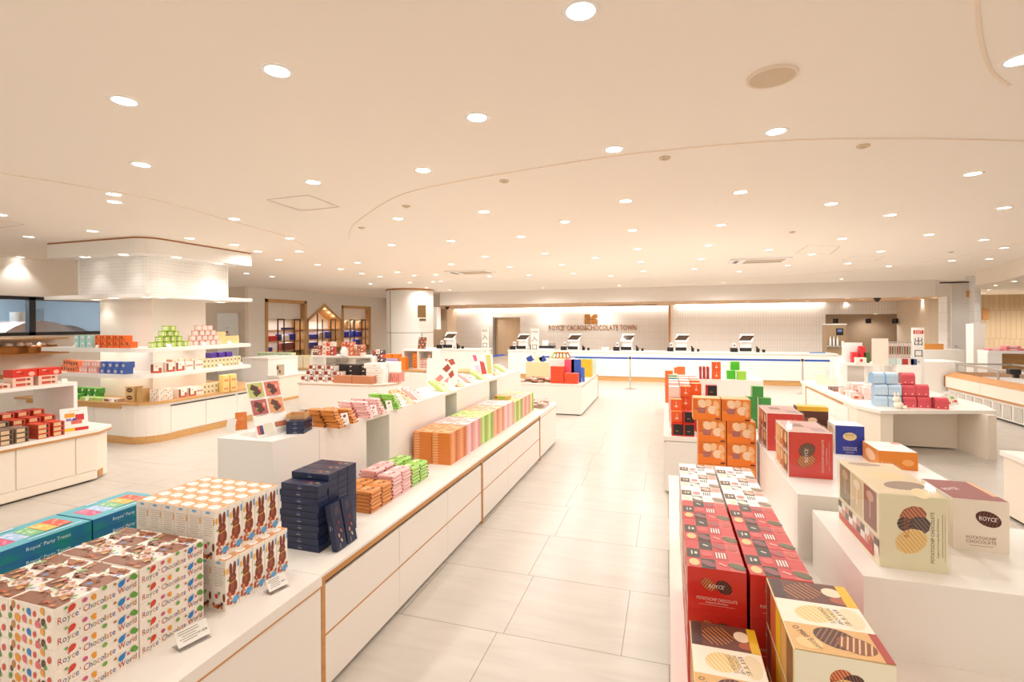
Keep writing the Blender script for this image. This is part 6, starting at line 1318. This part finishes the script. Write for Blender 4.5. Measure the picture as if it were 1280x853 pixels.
RBY=mk('red_figures_box',.14,.13,.15,'f0e2d6','f4e6da','f0e0d4',fr_(*[('drop',-.045+.03*k,.0,.013,C('a83a2a'),1.57,2.4) for k in range(4)]))
def side(P_,pxs,z,lbl,group,h_,ns,x=-7.72):
    for i,px in enumerate(pxs):
        X_,Y_=xcurve(px) if px<215 else (x,ry(px,x))
        for k in range(ns[i] if isinstance(ns,(list,tuple)) else ns): P_.put((X_,Y_,z+h_*k),lbl % (ORD[i],('lower','upper','third up','fourth up')[k]),group,rz=0 if X_<-7.95 else (PI/2 if px>=200 else .8))
side(DT,[177,183.5],1.08,'dotted cream box at the shelf corner, %s, %s','dotted boxes',.091,1)
side(RBX,[195,209,221],1.08,'white box with bunny picture, lower shelf side, %s, %s','bunny gift boxes',.161,1)
side(RBY,[233,245],1.08,'white box with red figures, lower shelf side, %s, %s','red figure boxes',.151,1)
LID=mk('round_print_box',.1,.12,.04,'e8a888','f0c8b0','f4c0a4',fr_(*[('ell',-.03+.03*k,0,.014,.014,C('f8dccc')) for k in range(3)]))
for i,px in enumerate((214,222,230,238)): LID.put((-7.86,ry(px,-7.86),1.08+.0) if False else (-7.72,ry(px+1,-7.72),1.08+(.161 if px<228 else .151)),'small box with round prints on top of the bunny boxes, %s' % ORD[i],'round print boxes',rz=PI/2)
PKT=mk('cream_packet_box',.075,.1,.085,'d8c89c','e4d8b0','e8dcc0',fr_(('rect',0,0,.03,.05,C('8a7a5a')),('ell',0,.02,.012,.01,C('f4ecd8'))))
for r_,(z0_,pa,n_) in enumerate(((1.08,253,11),(.635,253,9))):
    for i in range(n_):
        px=pa+4.8*i; Y_=ry(px,-7.72)
        if Y_>7.45: continue
        for k in range(2): PKT.put((-7.72,Y_,z0_+.086*k),'cream printed packet on the %s, %s, %s' % (('lower shelf','oak counter')[r_],ORD[i],('lower','upper')[k]),'cream packets',rz=PI/2)
PUR=mk('purple_box',.12,.12,.09,'4a2c80','52309a','5c3aa4')
for i in range(3): PUR.put((-7.73,6.82+.17*i,1.08+.0+.172),'purple box standing above the cream packets, %s' % ORD[i],'purple boxes',rz=PI/2)
# counter level
side(RBX,[224,236],.635,'white box with bunny picture on the oak counter, %s, %s','counter bunny boxes',.161,1); side(RBY,[246],.635,'white box with red figures on the oak counter, %s, %s','counter figure boxes',.151,1)
for i,px in enumerate((183,191,200,209)): 
    X_,Y_=xcurve(px); 
    for k in range(1 if i<1 else 2): DT.put((X_-.02,Y_,.635+.091*k),'dotted white box at the counter corner, %s, %s' % (ORD[i],('lower','upper')[k]),'dotted counter boxes',rz=.5 if i<2 else 1.3)
TAN=mk('tan_gift_box',.19,.14,.115,'d8b47c','e2c08a','e8cc9c',fr_(('ell',0,.0,.065,.035,C('5a2c1c')),('rect',0,.0,.08,.008,C('e8d0b0')))) 
TAN.put((fx(164,5.72),5.76,.75+.005),'tan box with brown oval label on top of the tan pile','tan boxes'); TAN.put((fx(164,5.72),5.76,.635+.002),'tan box under the topmost tan one','tan boxes'); TAN.put((fx(160,5.6)+.0,5.61,.635) ,'tan box with brown oval label, front of the pile','tan boxes') if False else None
T2=mk('tan_gift_box',.12,.13,.1,'d2ac70','dcb87e','e4c690')
for k in range(2): T2.put((fx(175,5.75)+.03,5.78,.635+.101*k),'small tan box right of the labelled ones, %s' % ('lower','upper')[k],'tan boxes')
BRG=mk('brown_window_box',.17,.11,.05,'c8a890','e8d8cc','e0ccc0',fr_(('rect',0,0,.1,.03,C('7a4a3c')))) 
for i,px in enumerate((139,148)): BRG.put((fx(px,5.65),5.63,.635),'flat pale box with brown window on the oak counter, %s' % ORD[i],'flat window boxes',rx=0)
GN=mk('green_picture_box',.12,.1,.085,'4a9a3c','5aa848','8ac860',fr_(('ell',-.02,.01,.02,.02,C('e8f0dc')),('rect',.03,-.01,.03,.04,C('2c6a2c'))))
for i,px in enumerate((91,99,107,115,123)):
    GN.put((fx(px,5.8),5.8,.635),'green picture box at the left of the oak counter, rear row, %s, lower' % ORD[i],'green picture boxes'); GN.put((fx(px+1,5.8),5.8,.721),'green picture box at the left of the oak counter, rear row, %s, upper' % ORD[i],'green picture boxes')
for i,px in enumerate((89,97)): GN.put((fx(px,5.64),5.64,.635),'green picture box at the left of the oak counter, front row, %s' % ORD[i],'green picture boxes')
GL=mk('light_green_box',.13,.12,.05,'a8cc6a','b8d87c','c8e48e')
for i,px in enumerate((108,117,126)): GL.put((fx(px,5.64),5.64,.635),'flat light green box on the oak counter, %s' % ORD[i],'flat green boxes')
YL=mk('yellow_tall_box',.13,.1,.15,'e8c878','ecc880','f4dca0',fr_(*[('ell',-.03+.03*k,-.02,.012,.024,C('d8703c')) for k in range(3)]))
for i,yv in enumerate((6.97,7.13)): 
    for k in range(2): YL.put((-7.6,yv-.0,.635+.151*k),'yellow box with orange prints near the right end, %s %s' % (('left','right')[i],('lower','upper')[k]),'yellow print boxes',rz=PI/2)
for i,(px,z) in enumerate(((103,1.485),(131,1.485),(206,1.485),(250,1.485),(282,1.485),(270,1.08),(296,1.08),(118,.635),(150,.635))):
    X_,Y_=xcurve(px); X_+= .1 if X_>-7.9 else 0; Y_-= .12 if X_<-7.9 else 0
    b=MB(); b.box((-.035,-.002,0),(.035,.002,.055),PAPER); o=b.build('price_card'); o.matrix_world=Matrix.Translation((X_,Y_,z)) @ Matrix.Rotation(0 if X_<-7.9 else 1.4,4,'Z') @ Matrix.Rotation(-.35,4,'X'); tag(o,'tiny white price card on the column display, %s counted along' % ORD[i],'price card','column price cards')
# ---- niche goods: blue, red and brown bags
def nb(c,w_,h_): 
    b=MB(); b.bevbox((-.1,-w_/2,0),(.1,w_/2,h_),C(c),.004); b.box((.03,-w_*.2,h_),(.035,w_*.2,h_+.02),C('f2eee8')); return b
def nput(px,z,c,w_,h_,lbl):
    y,_=Xp(px,420,WLX+.0); o=nb(c,w_,h_).build('gift_bag'); o.location=(WLX-.19,y,z+.001); tag(o,lbl,'gift bag','bags in the wall niches')
SH=[NS(.85),NS(1.22),NS(1.62)]
for k_,(px,zi,c,w_,h_,l) in enumerate(((364,2,'2a2460',.5,.09,'dark blue box on the upper shelf of the left niche'),(342,1,'c82c22',.62,.2,'red bag box on the middle shelf of the left niche'),(353,1,'2c2a70',.12,.25,'narrow dark bag beside the red one'),(362,1,'e8ddd0',.3,.22,'cream bag on the middle shelf of the left niche'),(368,1,'34329c',.36,.26,'blue bag on the middle shelf of the left niche'),(338,0,'302c8c',.4,.16,'blue box low in the left niche'),(362,0,'7a3424',.72,.3,'brown box low in the left niche'),
    (387,1,'f0e8dc',.2,.14,'white packet at the left of the gabled niche'),(394,1,'2f35a8',.62,.2,'blue box on the middle shelf of the gabled niche'),(405,1,'cfae9a',.36,.28,'patterned pale bag in the gabled niche'),(413,1,'2f3098',.4,.3,'blue bag at the right of the gabled niche'),(393,0,'2a2c88',.7,.26,'blue bag low in the gabled niche'),
    (431,2,'e0b888',.16,.36,'tan bag on the top shelf of the right niche, first'),(436.5,2,'dcb080',.16,.36,'tan bag on the top shelf of the right niche, second'),(444.5,2,'e0b888',.18,.36,'tan bag on the top shelf of the right niche, third'),(453,2,'dcb080',.24,.36,'tan bag on the top shelf of the right niche, fourth'),
    (431.5,1,'2e38a4',.2,.3,'blue bag on the right niche shelf, first'),(437,1,'2c3498',.2,.28,'blue bag on the right niche shelf, second'),(445,1,'2e38a4',.22,.3,'blue bag on the right niche shelf, third'),(452,1,'34309c',.36,.26,'blue box on the right niche shelf, last'),(450,0,'382c80',.4,.28,'purple bag low in the right niche'))):
    nput(px,SH[zi],c,w_,h_,l)
# ---- round ended counter goods (C)
CC=mk('check_choc_box',.2,.16,.115,'f0e8e0','f4ece4','8a4a3a',fr_(('rect',-.05,.02,.09,.07,C('9a3c28')),('rect',.03,-.02,.05,.03,C('8a3422')),('rect',.075,.0,.02,.1,C('6a5a54'))))
for r in range(3):
    for i in range(4 if r<2 else 3):
        CC.put((-7.38+.225*i+.11*(r if r<2 else 1.4),8.87+.03*r,.61+.1155*r),'red and white checked box on the round counter, %s from left, %s row' % (ORD[i],('bottom','middle','top')[r]),'checked boxes')
KB=mk('kraft_flat_box',.45,.2,.05,'c07a56','c8805a','d09070')
for i in range(2):
    for k in range(3): KB.put((-6.42+.46*i,8.86,.61+.051*k),'flat brown box at the front of the round counter, %s pile, %s' % (('left','right')[i],lay(k,3)),'flat brown boxes')
BK=mk('black_choc_box',.3,.2,.09,'1c1818','201a1a','2a2422',fr_(('rect',-.08,.01,.05,.02,C('d8d0c8'))))
for i in range(3):
    for k in range(4): BK.put((-6.62+.31*i,9.1 if True else 0,.61+.091*k) ,'black box under the open shelf, pile %s, %s' % (ORD[i],lay(k,4)),'black boxes')
for k in range(3): mk('black_choc_box',.3,.12,.09,'1c1818','201a1a','2a2422').put((-6.95,9.12,.61+.091*k) if False else (-6.95,9.1,.61+.091*k),'black box at the left behind the checked ones, %s' % lay(k,3),'black boxes')
WH=mk('white_long_box',.4,.2,.1,'f2ece6','f6f2ec','faf7f4',fr_(('rect',-.02,-.04,.36,.006,C('c8a48a')),('rect',.05,.01,.08,.01,C('b8a89c')))) 
for k in range(4): WH.put((-5.78-.05*(k==3),9.05,.61+.101*k),'long white box right of the brown ones on the round counter, %s' % lay(k,4),'long white boxes')
RP=mk('red_pattern_box',.24,.2,.2,'e08878','e89484','f0a898',fr_(*[('rect',-.09+.045*k,.03*(-1)**k,.014,.08,C('8a3a34')) for k in range(5)],*[('rect',-.09+.045*k,-.05,.014,.06,C('a84a40')) for k in range(5)]))
RP.put((-5.46,9.3,.61),'pink patterned box at the round end of the counter',None)
def bunch(x,y,z,lbl,c1,c2,c3,s=1.):
    t=thing('sweet_arrangement',lbl,'gift bouquet',(x,y,z)); R=random.Random(int(abs(x)*100))
    for k in range(9):
        b=MB(); cx=(k%3-1)*.1*s; cz=(k//3)*.1*s; b.bevbox((cx-.055*s,-.05,cz),(cx+.05*s,.05,cz+.1*s),C((c1,c2,c3)[R.randrange(3)]),.006); b.frame((cx,-.0505,cz+.05*s),(1,0,0),(0,0,1)); b.ell(0,0,.025*s,.02*s,C((c3,c1,c2)[k%3])); b.rect(.02*s,.02*s,.03*s,.02*s,C('f4e6da'),.5); b.build('wrapped_sweet',t)
for i,(px,l,c) in enumerate(((396,'small pink and brown heap of wrapped sweets, left on the open shelf',('b86a54','ecd8cc','7a3a2a')),(412,'red and white wrapped sweets tower on the open shelf',('a83c2c','ecd8cc','e0643c')),(436,'orange dotted basket of sweets on the open shelf',('d87a54','f0cdb4','b84a34')),(450,'brown topped basket at the right of the open shelf',('a8583c','f0d8c4','c87a60')))):
    x,_=Yp(px,440,9.35); bunch(x,9.35 if i!=0 else 9.4,1.14,l,*c,s=(.7,1.,1.,.8)[i])
x,_=Yp(474,440,9.5); bunch(x,9.5,1.0,'bouquet of red and white sweets on the tall white riser','b84a3c','f0e4dc','4a4444',.9)
m=MB(); m.cyl((0,0),.1,0,.012,WPL,20); m.lathe([(.09,.012),(.1,.1),(.05,.18),(.001,.2)],(0,0),WPL,18); x,_=Yp(431,440,9.3); solo(m,'white_jar','round white covered dish between the sweets on the open shelf','dish',None,(x-.03,9.15,1.14) if False else (x,9.3,1.14))
poster(Yp(379,440,10.8)[0],11.35,.63,0,.42,.5,'pale green poster with a leaf drawing on the back left counter',[('ell',0,0,.07,.1,'8ac8a0'),('rect',0,-.1,.02,.1,'6aa880')],.05,C('dfe8d8'))
PGB=mk('pale_striped_box',.2,.2,.1,'d4dcae','dce8b8','e8ecc8',fr_(('rect',-.03,.0,.08,.05,C('a8cc9a')),('rect',.07,0,.03,.08,C('a8d4dc'))))
for i in range(5):
    for k in range(4): PGB.put((-11.1+.24*i,11.5,.63+.101*k),'pale green and blue box on the back left counter, pile %s, %s' % (ORD[i],lay(k,4)),'pale striped boxes')
CRB=mk('cream_box',.22,.2,.11,'ede2c0','f2e8ca','f0d878')
for i in range(2):
    for k in range(3): CRB.put((-9.75+.24*i,11.5,.63+.111*k),'cream box right of the pale green ones, pile %s, %s' % (ORD[i],lay(k,3)),'cream boxes')
MIX=mk('mosaic_box',.12,.12,.26,'b8a48c','d8c8b0','e8dcc8',fr_(('rect',-.03,.05,.06,.08,C('7a4a38')),('rect',.03,-.04,.06,.08,C('8a6a54')))); MIX.put((xc_-.1,9.75,.611),'mosaic printed box on the plain cabinet block',None)
# orange things beside the pillar
OB=mk('orange_box',.18,.16,.11,'ec7a1c','f08428','f8a050')
for i,(px,n_) in enumerate(((490,3),(498,2))):
    for k in range(n_): OB.put((Yp(px,450,11.7)[0],11.7,.62+(.33 if i==0 else .22)+.0+.111*k) if False else (Yp(px,450,11.75)[0],11.75,.62+.111*k),'orange box left of the cube shelf, pile %s, %s' % (ORD[i],lay(k,n_)),'orange boxes by the pillar')
LV=mk('lilac_box',.34,.16,.1,'d8cce4','c8b8dc','e8dcec',fr_(('rect',0,.0,.3,.02,C('7a5aa0'))))
for k in range(3): LV.put((Yp(493,450,11.62)[0],11.585,.62+.101*k),'lilac striped box in front of the orange ones, %s' % lay(k,3),'lilac boxes')
OB.put((Yp(490.5,450,11.7)[0],11.585,.924),'orange box on the lilac pile, left','orange boxes by the pillar'); OB.put((Yp(494.5,450,11.7)[0]+.12,11.585,.924),'orange box on the lilac pile, right','orange boxes by the pillar')
mk('dark_green_box',.13,.1,.3,'3a5a2c','44662f').put((Yp(499,450,11.62)[0]+.03,11.585,.62),'dark green upright box beside the lilac pile',None)
for k in range(3): OB.put((Yp(505,450,11.62)[0],11.6,.62+.111*k),'orange box directly left of the cube shelf, %s' % lay(k,3),'orange boxes by the pillar')
OS=mk('orange_small_box',.13,.12,.08,'f08a2c','f4923a','f8a860',fr_(('rect',0,-.01,.06,.02,C('c8501c'))))
x1_=Yp(521,450,12.0)[0]
for k in range(5): OS.put((x1_,11.95,.64+.081*k),'small orange box in the left cube, %s' % lay(k,5),'small orange boxes')
OM=mk('orange_pot_box',.06,.08,.13,'f0e4da','f4eae0','e8804a',fr_(('rect',0,.04,.05,.04,C('e06a34')),('rect',0,-.03,.04,.03,C('d86a4a'))))
for i in range(5):
    for k in range(2 if i!=3 else 3): OM.put((Yp(528.5+3.4*i,450,12.0)[0],11.95,.64+.131*k),'little white and orange box in the right cube, %s, %s' % (ORD[i],lay(k,3)),'little orange boxes')
poster(Yp(527,440,12.0)[0],12.0,1.14,-.15,.28,.34,'tilted poster of brown chocolate squares on the cube shelf',[('rect',0,0,.26,.32,'5a4034'),*[('rect',-.09+.06*(k%4),-.12+.08*(k//4),.045,.05,('a8523c','c8805c','7a3a2c','d89a78')[(k*3+k//4)%4],) if False else ('rect',-.09+.06*(k%4),-.12+.08*(k//4),.045,.05,('a8523c','c8805c','7a3a2c','d89a78')[(k*3+k//4)%4]) for k in range(16)]],.2)
# ---- table R goods: mailbox shaped tins, small boxes
def pboxtin(c,c2):
    b=MB(); w_,d_=.156,.13; pf=[(-d_/2,0),(-d_/2,.1)]+[(-d_/2*math.cos(a),.1+d_/2*.88*math.sin(a)) for a in [PI*k/10 for k in range(1,10)]]+[(d_/2,.1),(d_/2,0)]
    n=len(pf); b.quadstrip([(y,z) for y,z in pf],-w_/2,w_/2,C(c,.3)); 
    for sx in (-1,1): b.add([(sx*w_/2,y,z) for y,z in pf],[tuple(range(n)) if sx>0 else tuple(range(n))[::-1]],C(c2,.3))
    b.frame((w_/2,0,.08),(0,1,0),(0,0,1)); b.rect(0,0,.08,.012,C('f4ece6'))
    b.frame((0,-d_/2,.06),(1,0,0),(0,0,1)); b.ell(-.04,-.035,.008,.008,C('f8e8c8')); b.ell(.04,-.035,.008,.008,C('f8e8c8')); b.rect(0,.03,.14,.003,C(c2)); return Proto('post_tin',b,[],'tin')
BT=pboxtin('c2dbf0','8fb4d4'); RTn=pboxtin('dd5560','b83a46')
for r,(xs,z0) in enumerate((((1100,1117),.63),((1101,1118),.79),((1098,1114),.95))):
    for i,px in enumerate(xs):
        X_,_=Yp(px,500,8.3); BT.put((X_,8.32+.02*r,z0),'light blue dome topped tin, %s of the %s row' % (('left','right')[i],('bottom','middle','top')[r]),'light blue tins',rz=0 if r<2 else .25)
for r,(xs,z0) in enumerate((((1136,1154,1173),.63),((1136,1153),.79),((1137,),.95))):
    for i,px in enumerate(xs):
        X_,_=Yp(px,500,8.3); RTn.put((X_,8.33+.03*r-.06*(r==0 and i==2),z0),'red dome topped tin, %s from the left in the %s row' % (ORD[i],('bottom','middle','top')[r]),'red tins')
t=thing('white_rabbit_toy','small white toy animal sitting between the blue and red tins','toy',(Yp(1123,515,8.12)[0],8.12,.63)); 
def blob(nm,c,r): 
    b=MB(); b.lathe([(.001,-r[2])]+[(r[0]*math.cos(a),r[2]*math.sin(a)) for a in [-PI/2+PI*k/8 for k in range(1,8)]]+[(.001,r[2])],(0,0),M('toy_fur','#f4ecdc',.9),16); o=b.build(nm,t); o.location=c
blob('body',(0,0,.05),(.06,.06,.05)); blob('head',(-.02,0,.13),(.045,.045,.04)); blob('ear',(-.04,0,.19),(.014,.014,.035)); blob('ear',(0,0,.19),(.014,.014,.035)); blob('paw',(.06,-.03,.025),(.03,.03,.025))
PK_=mk('pale_pink_box',.1,.1,.09,'f2d0c8','f6dcd4','f8e4de'); SCB=mk('scarlet_white_box',.12,.1,.06,'e8a08c','f0c0ae','f4ccc0',fr_(('rect',-.02,0,.05,.03,C('c8503c'))))
pp_=[(1068,8.9),(1062,9.1),(1055,9.3),(1049,9.5),(1044,9.75)]
for i in range(5):
    for j in range(3):
        X_=2.80+.13*j; Y_=8.95+.16*i
        for k in range(2 if j else 1):
            (PK_ if (i+j)%3 else SCB).put((X_,Y_,.63+.091*k if (i+j)%3 else .63+.061*k),'pink toned small box on the corner table, row %s, place %s, %s' % (ORD[i],ORD[j],('lower','upper')[k]),'small pink boxes')
for i in range(4):
    X_=2.78+.13*(i%2); Y_=9.85+.2*(i//2); mk('brown_slab_box',.11,.16,.05,('5a3a2c','7a8a4a','6a3426','8a4a34')[i],('a86a54','8aa05a','7a4434','9a5a44')[i]).put((X_,Y_,.63),'flat dark chocolate box on the corner table, %s' % ORD[i],'flat dark boxes')
m=MB(); m.box((-.14,-.003,0),(.14,.003,.3),ACR); m.box((-.13,-.004,.02),(.13,.004,.16),C('efe6d4')); solo(m,'acrylic_stand','clear acrylic sign standing at the far end of the corner table','stand',None,(2.95,10.6,.63))
for k in range(2): mk('cream_cube_box',.14,.14,.1,'efe4c8','f4ecd4').put((2.78,10.75,.63+.101*k),'cream cube at the far end of the corner table, %s' % ('lower','upper')[k],'cream cubes')
for k in range(2): mk('white_tower',.18,.15,.5,'f2ece4','f6f0e8').put((Yp(1047,430,11.0)[0]-.02,11.0,.63+.0+.0) if k==0 else (Yp(1046,430,11.0)[0],11.0,1.131),'plain white %s box at the back of the corner table' % ('tall lower','upper')[k],'plain white boxes') if k==0 else None
# on the riser of table R
xz=lambda px,py,y: Yp(px,py,y)
m=MB(); m.box((-.16,-.01,0),(.16,.01,.36),WPL); m.box((-.16,.01,0),(-.14,.12,.05),WPL); solo(m,'display_board','blank white board on the corner table riser','board',None,(Yp(1065,440,10.6)[0],10.6,1.08))
for i,(px,w_,h_,c,l) in enumerate(((1068.5,.1,.19,'d8323a','red box left on the riser'),(1077.5,.09,.3,'cc2830','tall red box in the middle of the riser'),(1083,.09,.19,'4a6a34','green box on the riser'),(1073,.16,.1,'f4e8dc','low white box with red drop on the riser'))):
    mk('riser_box',w_,.1,h_,c,c,None,fr_(('ell',0,0,.025,.03,C('d8404a'))) if i==3 else ()).put((Yp(px,440,10.5)[0],10.52 if i<3 else 10.41,1.08),l,None)
x0,_=Yp(1086,440,10.3); x1,_=Yp(1106,440,10.3)
t=thing('card_rack','white rack board with tubes of coloured sweets hanging behind','rack',((x0+x1)/2,10.35,1.08)); b=MB(); b.box((-(x1-x0)/2,-.2,0),((x1-x0)/2,-.18,.45),CREAM); b.build('rack_board',t)
for k in range(11):
    b=MB(); xx=(x1-x0)/2+.02+.036*k; b.box((xx-.015,-.02,.1),(xx+.015,.02,.36),C('d8c8c0')); b.frame((xx,-.0205,.22),(1,0,0),(0,0,1)); b.rect(0,.02,.022,.14,C(('8a3a2c','6a8a3c','7a4a34')[k%3])); b.build('sweet_tube',t)
b=MB(); b.tube(((x1-x0)/2,0,.38),((x1-x0)/2+.44,0,.38),.008,STEEL); b.box(((x1-x0)/2+.0,-.03,.0),((x1-x0)/2+.02,.03,.4),WPL); b.box(((x1-x0)/2+.42,-.03,.0),((x1-x0)/2+.44,.03,.4),WPL); b.build('rack_frame',t)
for i,(px,c) in enumerate(((1113,'c8dcd8'),(1121,'d8e4e0'),(1128,'b83a34'),(1135,'e8c8c0'),(1139,'3a5a8a'))):
    mk('small_pack',.09,.08,.1,c,c).put((Yp(px,455,10.4)[0],10.34,1.07),'small pack on the white block under the sweets rack, %s from the left' % ORD[i],'small packs')
# behind: drinks machine, steel shelf, oak box
x,_=Yp(1042.5,440,16.9); t=thing('coffee_machine','bronze drinks machine with small screen behind the till counter','machine',(x,16.9,0)); w_=.2
b=MB(); b.box((-.27,-.25,0),(.27,.25,.84),WHITE2); b.build('stand',t); b=MB(); b.box((-.25,-.2,.84),(.25,.2,1.72),M('bronze_machine','#b39a7a',.35,.5)); b.box((-.27,-.22,1.72),(.27,.22,1.75),WPL); b.build('machine_body',t)
b=MB(); b.box((.0,-.215,1.42),(.18,-.2,1.62),BLACK); b.frame((.09,-.2155,1.53),(1,0,0),(0,0,1)); b.rect(0,.02,.12,.08,C('6a7ab8')); b.build('screen',t)
for k in range(3):
    b=MB(); b.cyl((-.17+.09*k,-.28),.025,1.12,1.32,WPL,12); b.cyl((-.17+.09*k,-.28),.012,1.32,1.38,WPL,10); b.build('syrup_bottle',t)
b=MB(); b.box((-.24,-.34,1.08),(.08,-.2,1.12),STEEL); b.cyl((.15,-.25),.04,1.1,1.25,WPL,12); b.build('drip_tray',t)
for i,px in enumerate((1044,1085,1118)):
    x,z=Yp(px,398.5,24.55); m=MB(); m.tube((0,0,0),(0,.25,0),.04,BLACK); m.cyl((0,0),.1,-.1,.1,BLACK,14); solo(m,'spot_lamp','round black spot lamp at the kitchen bay, %s from the left' % ORD[i],'lamp','kitchen bay lamps',(x,24.5 if i else 24.5,z-.1))
x,_=Yp(1163,436,15.9); mk('wooden_tray_box',.45,.2,.15,'d8944a','e09a4e').put((x,15.85,1.07),'orange wooden box on the tall service counter behind the exit sign',None)
x,_=Yp(1132,436,16.); m=MB(); m.box((-.3,-.15,0),(.3,.15,.9),WHITE2); m.box((-.28,-.1,.9),(.28,.1,.94),STEEL); m.cyl((-.1,0),.06,.94,1.2,STEEL,14); m.cyl((.1,0),.05,.94,1.15,STEEL,14); solo(m,'steel_urns','steel pots on a white stand behind the sweets rack','pots',None,(x,16.8,0))
# pink sweets on the far right shelf
def bag(c,c2):
    b=MB(); b.bevbox((-.13,-.1,0),(.13,.1,.05),C(c),.01); b.frame((0,0,.0502),(1,0,0),(0,1,0)); b.rect(0,0,.16,.12,C(c2)); b.rect(0,0,.03,.19,C(c),.4); b.face(.26,.2,.05,'F'); b.rect(0,0,.12,.03,C(c2)); return Proto('sweet_bag',b,[],'sweet bag')
B1=bag('e88a90','f6d0d0'); B2=bag('dc6a70','c8cfb0')
x0,_=Yp(1228,440,13.45)
for i in range(8):
    for k in range(2 if i in (1,3) else 1): (B1 if i<3 else B2).put((x0+.15+.3*i,13.37,1.18+.055*k),'%s bag on the high shelf above the freezer, %s from the left, %s' % (('pink','pink and green')[i>=3],ORD[i],('lower','upper')[k]),'shelf sweet bags',rx=0)
# goods in the freezer
for j in range(2):
    for i in range(9): (mk('ice_box',.22,.2,.07,'ecc0bc','f0ccc8','f4dcd8') if False else ICE).put((6.25+.27*j,9.0+.42*i-.4,.63),'pale pink ice cream box in the freezer, row %s, place %s' % (('front','rear')[j],ORD[i]),'ice cream boxes') if False else None
# leaflets at the right end of the corner table
for i,(px,y) in enumerate(((1188,8.5),(1196,8.7),(1190,8.95))):
    X_,_=Yp(px,500,y); X_=min(X_,4.28); b=MB(); b.box((-.06,-.003,0),(.06,.003,.16),PAPER); b.frame((0,-.0035,.08),(1,0,0),(0,0,1)); b.ell(-.01,.02,.03,.02,C('8ac84a')); b.ell(.02,-.03,.025,.02,C('e8603c')); b.ell(-.02,-.04,.015,.015,C('e8b040')); o=b.build('fruit_leaflet'); o.matrix_world=Matrix.Translation((X_-.02,y,.63)) @ Matrix.Rotation(.3,4,'Z') @ Matrix.Rotation(-.4,4,'X'); tag(o,'small leaflet with fruit pictures at the right end of the corner table, %s' % ORD[i],'leaflet','fruit leaflets')
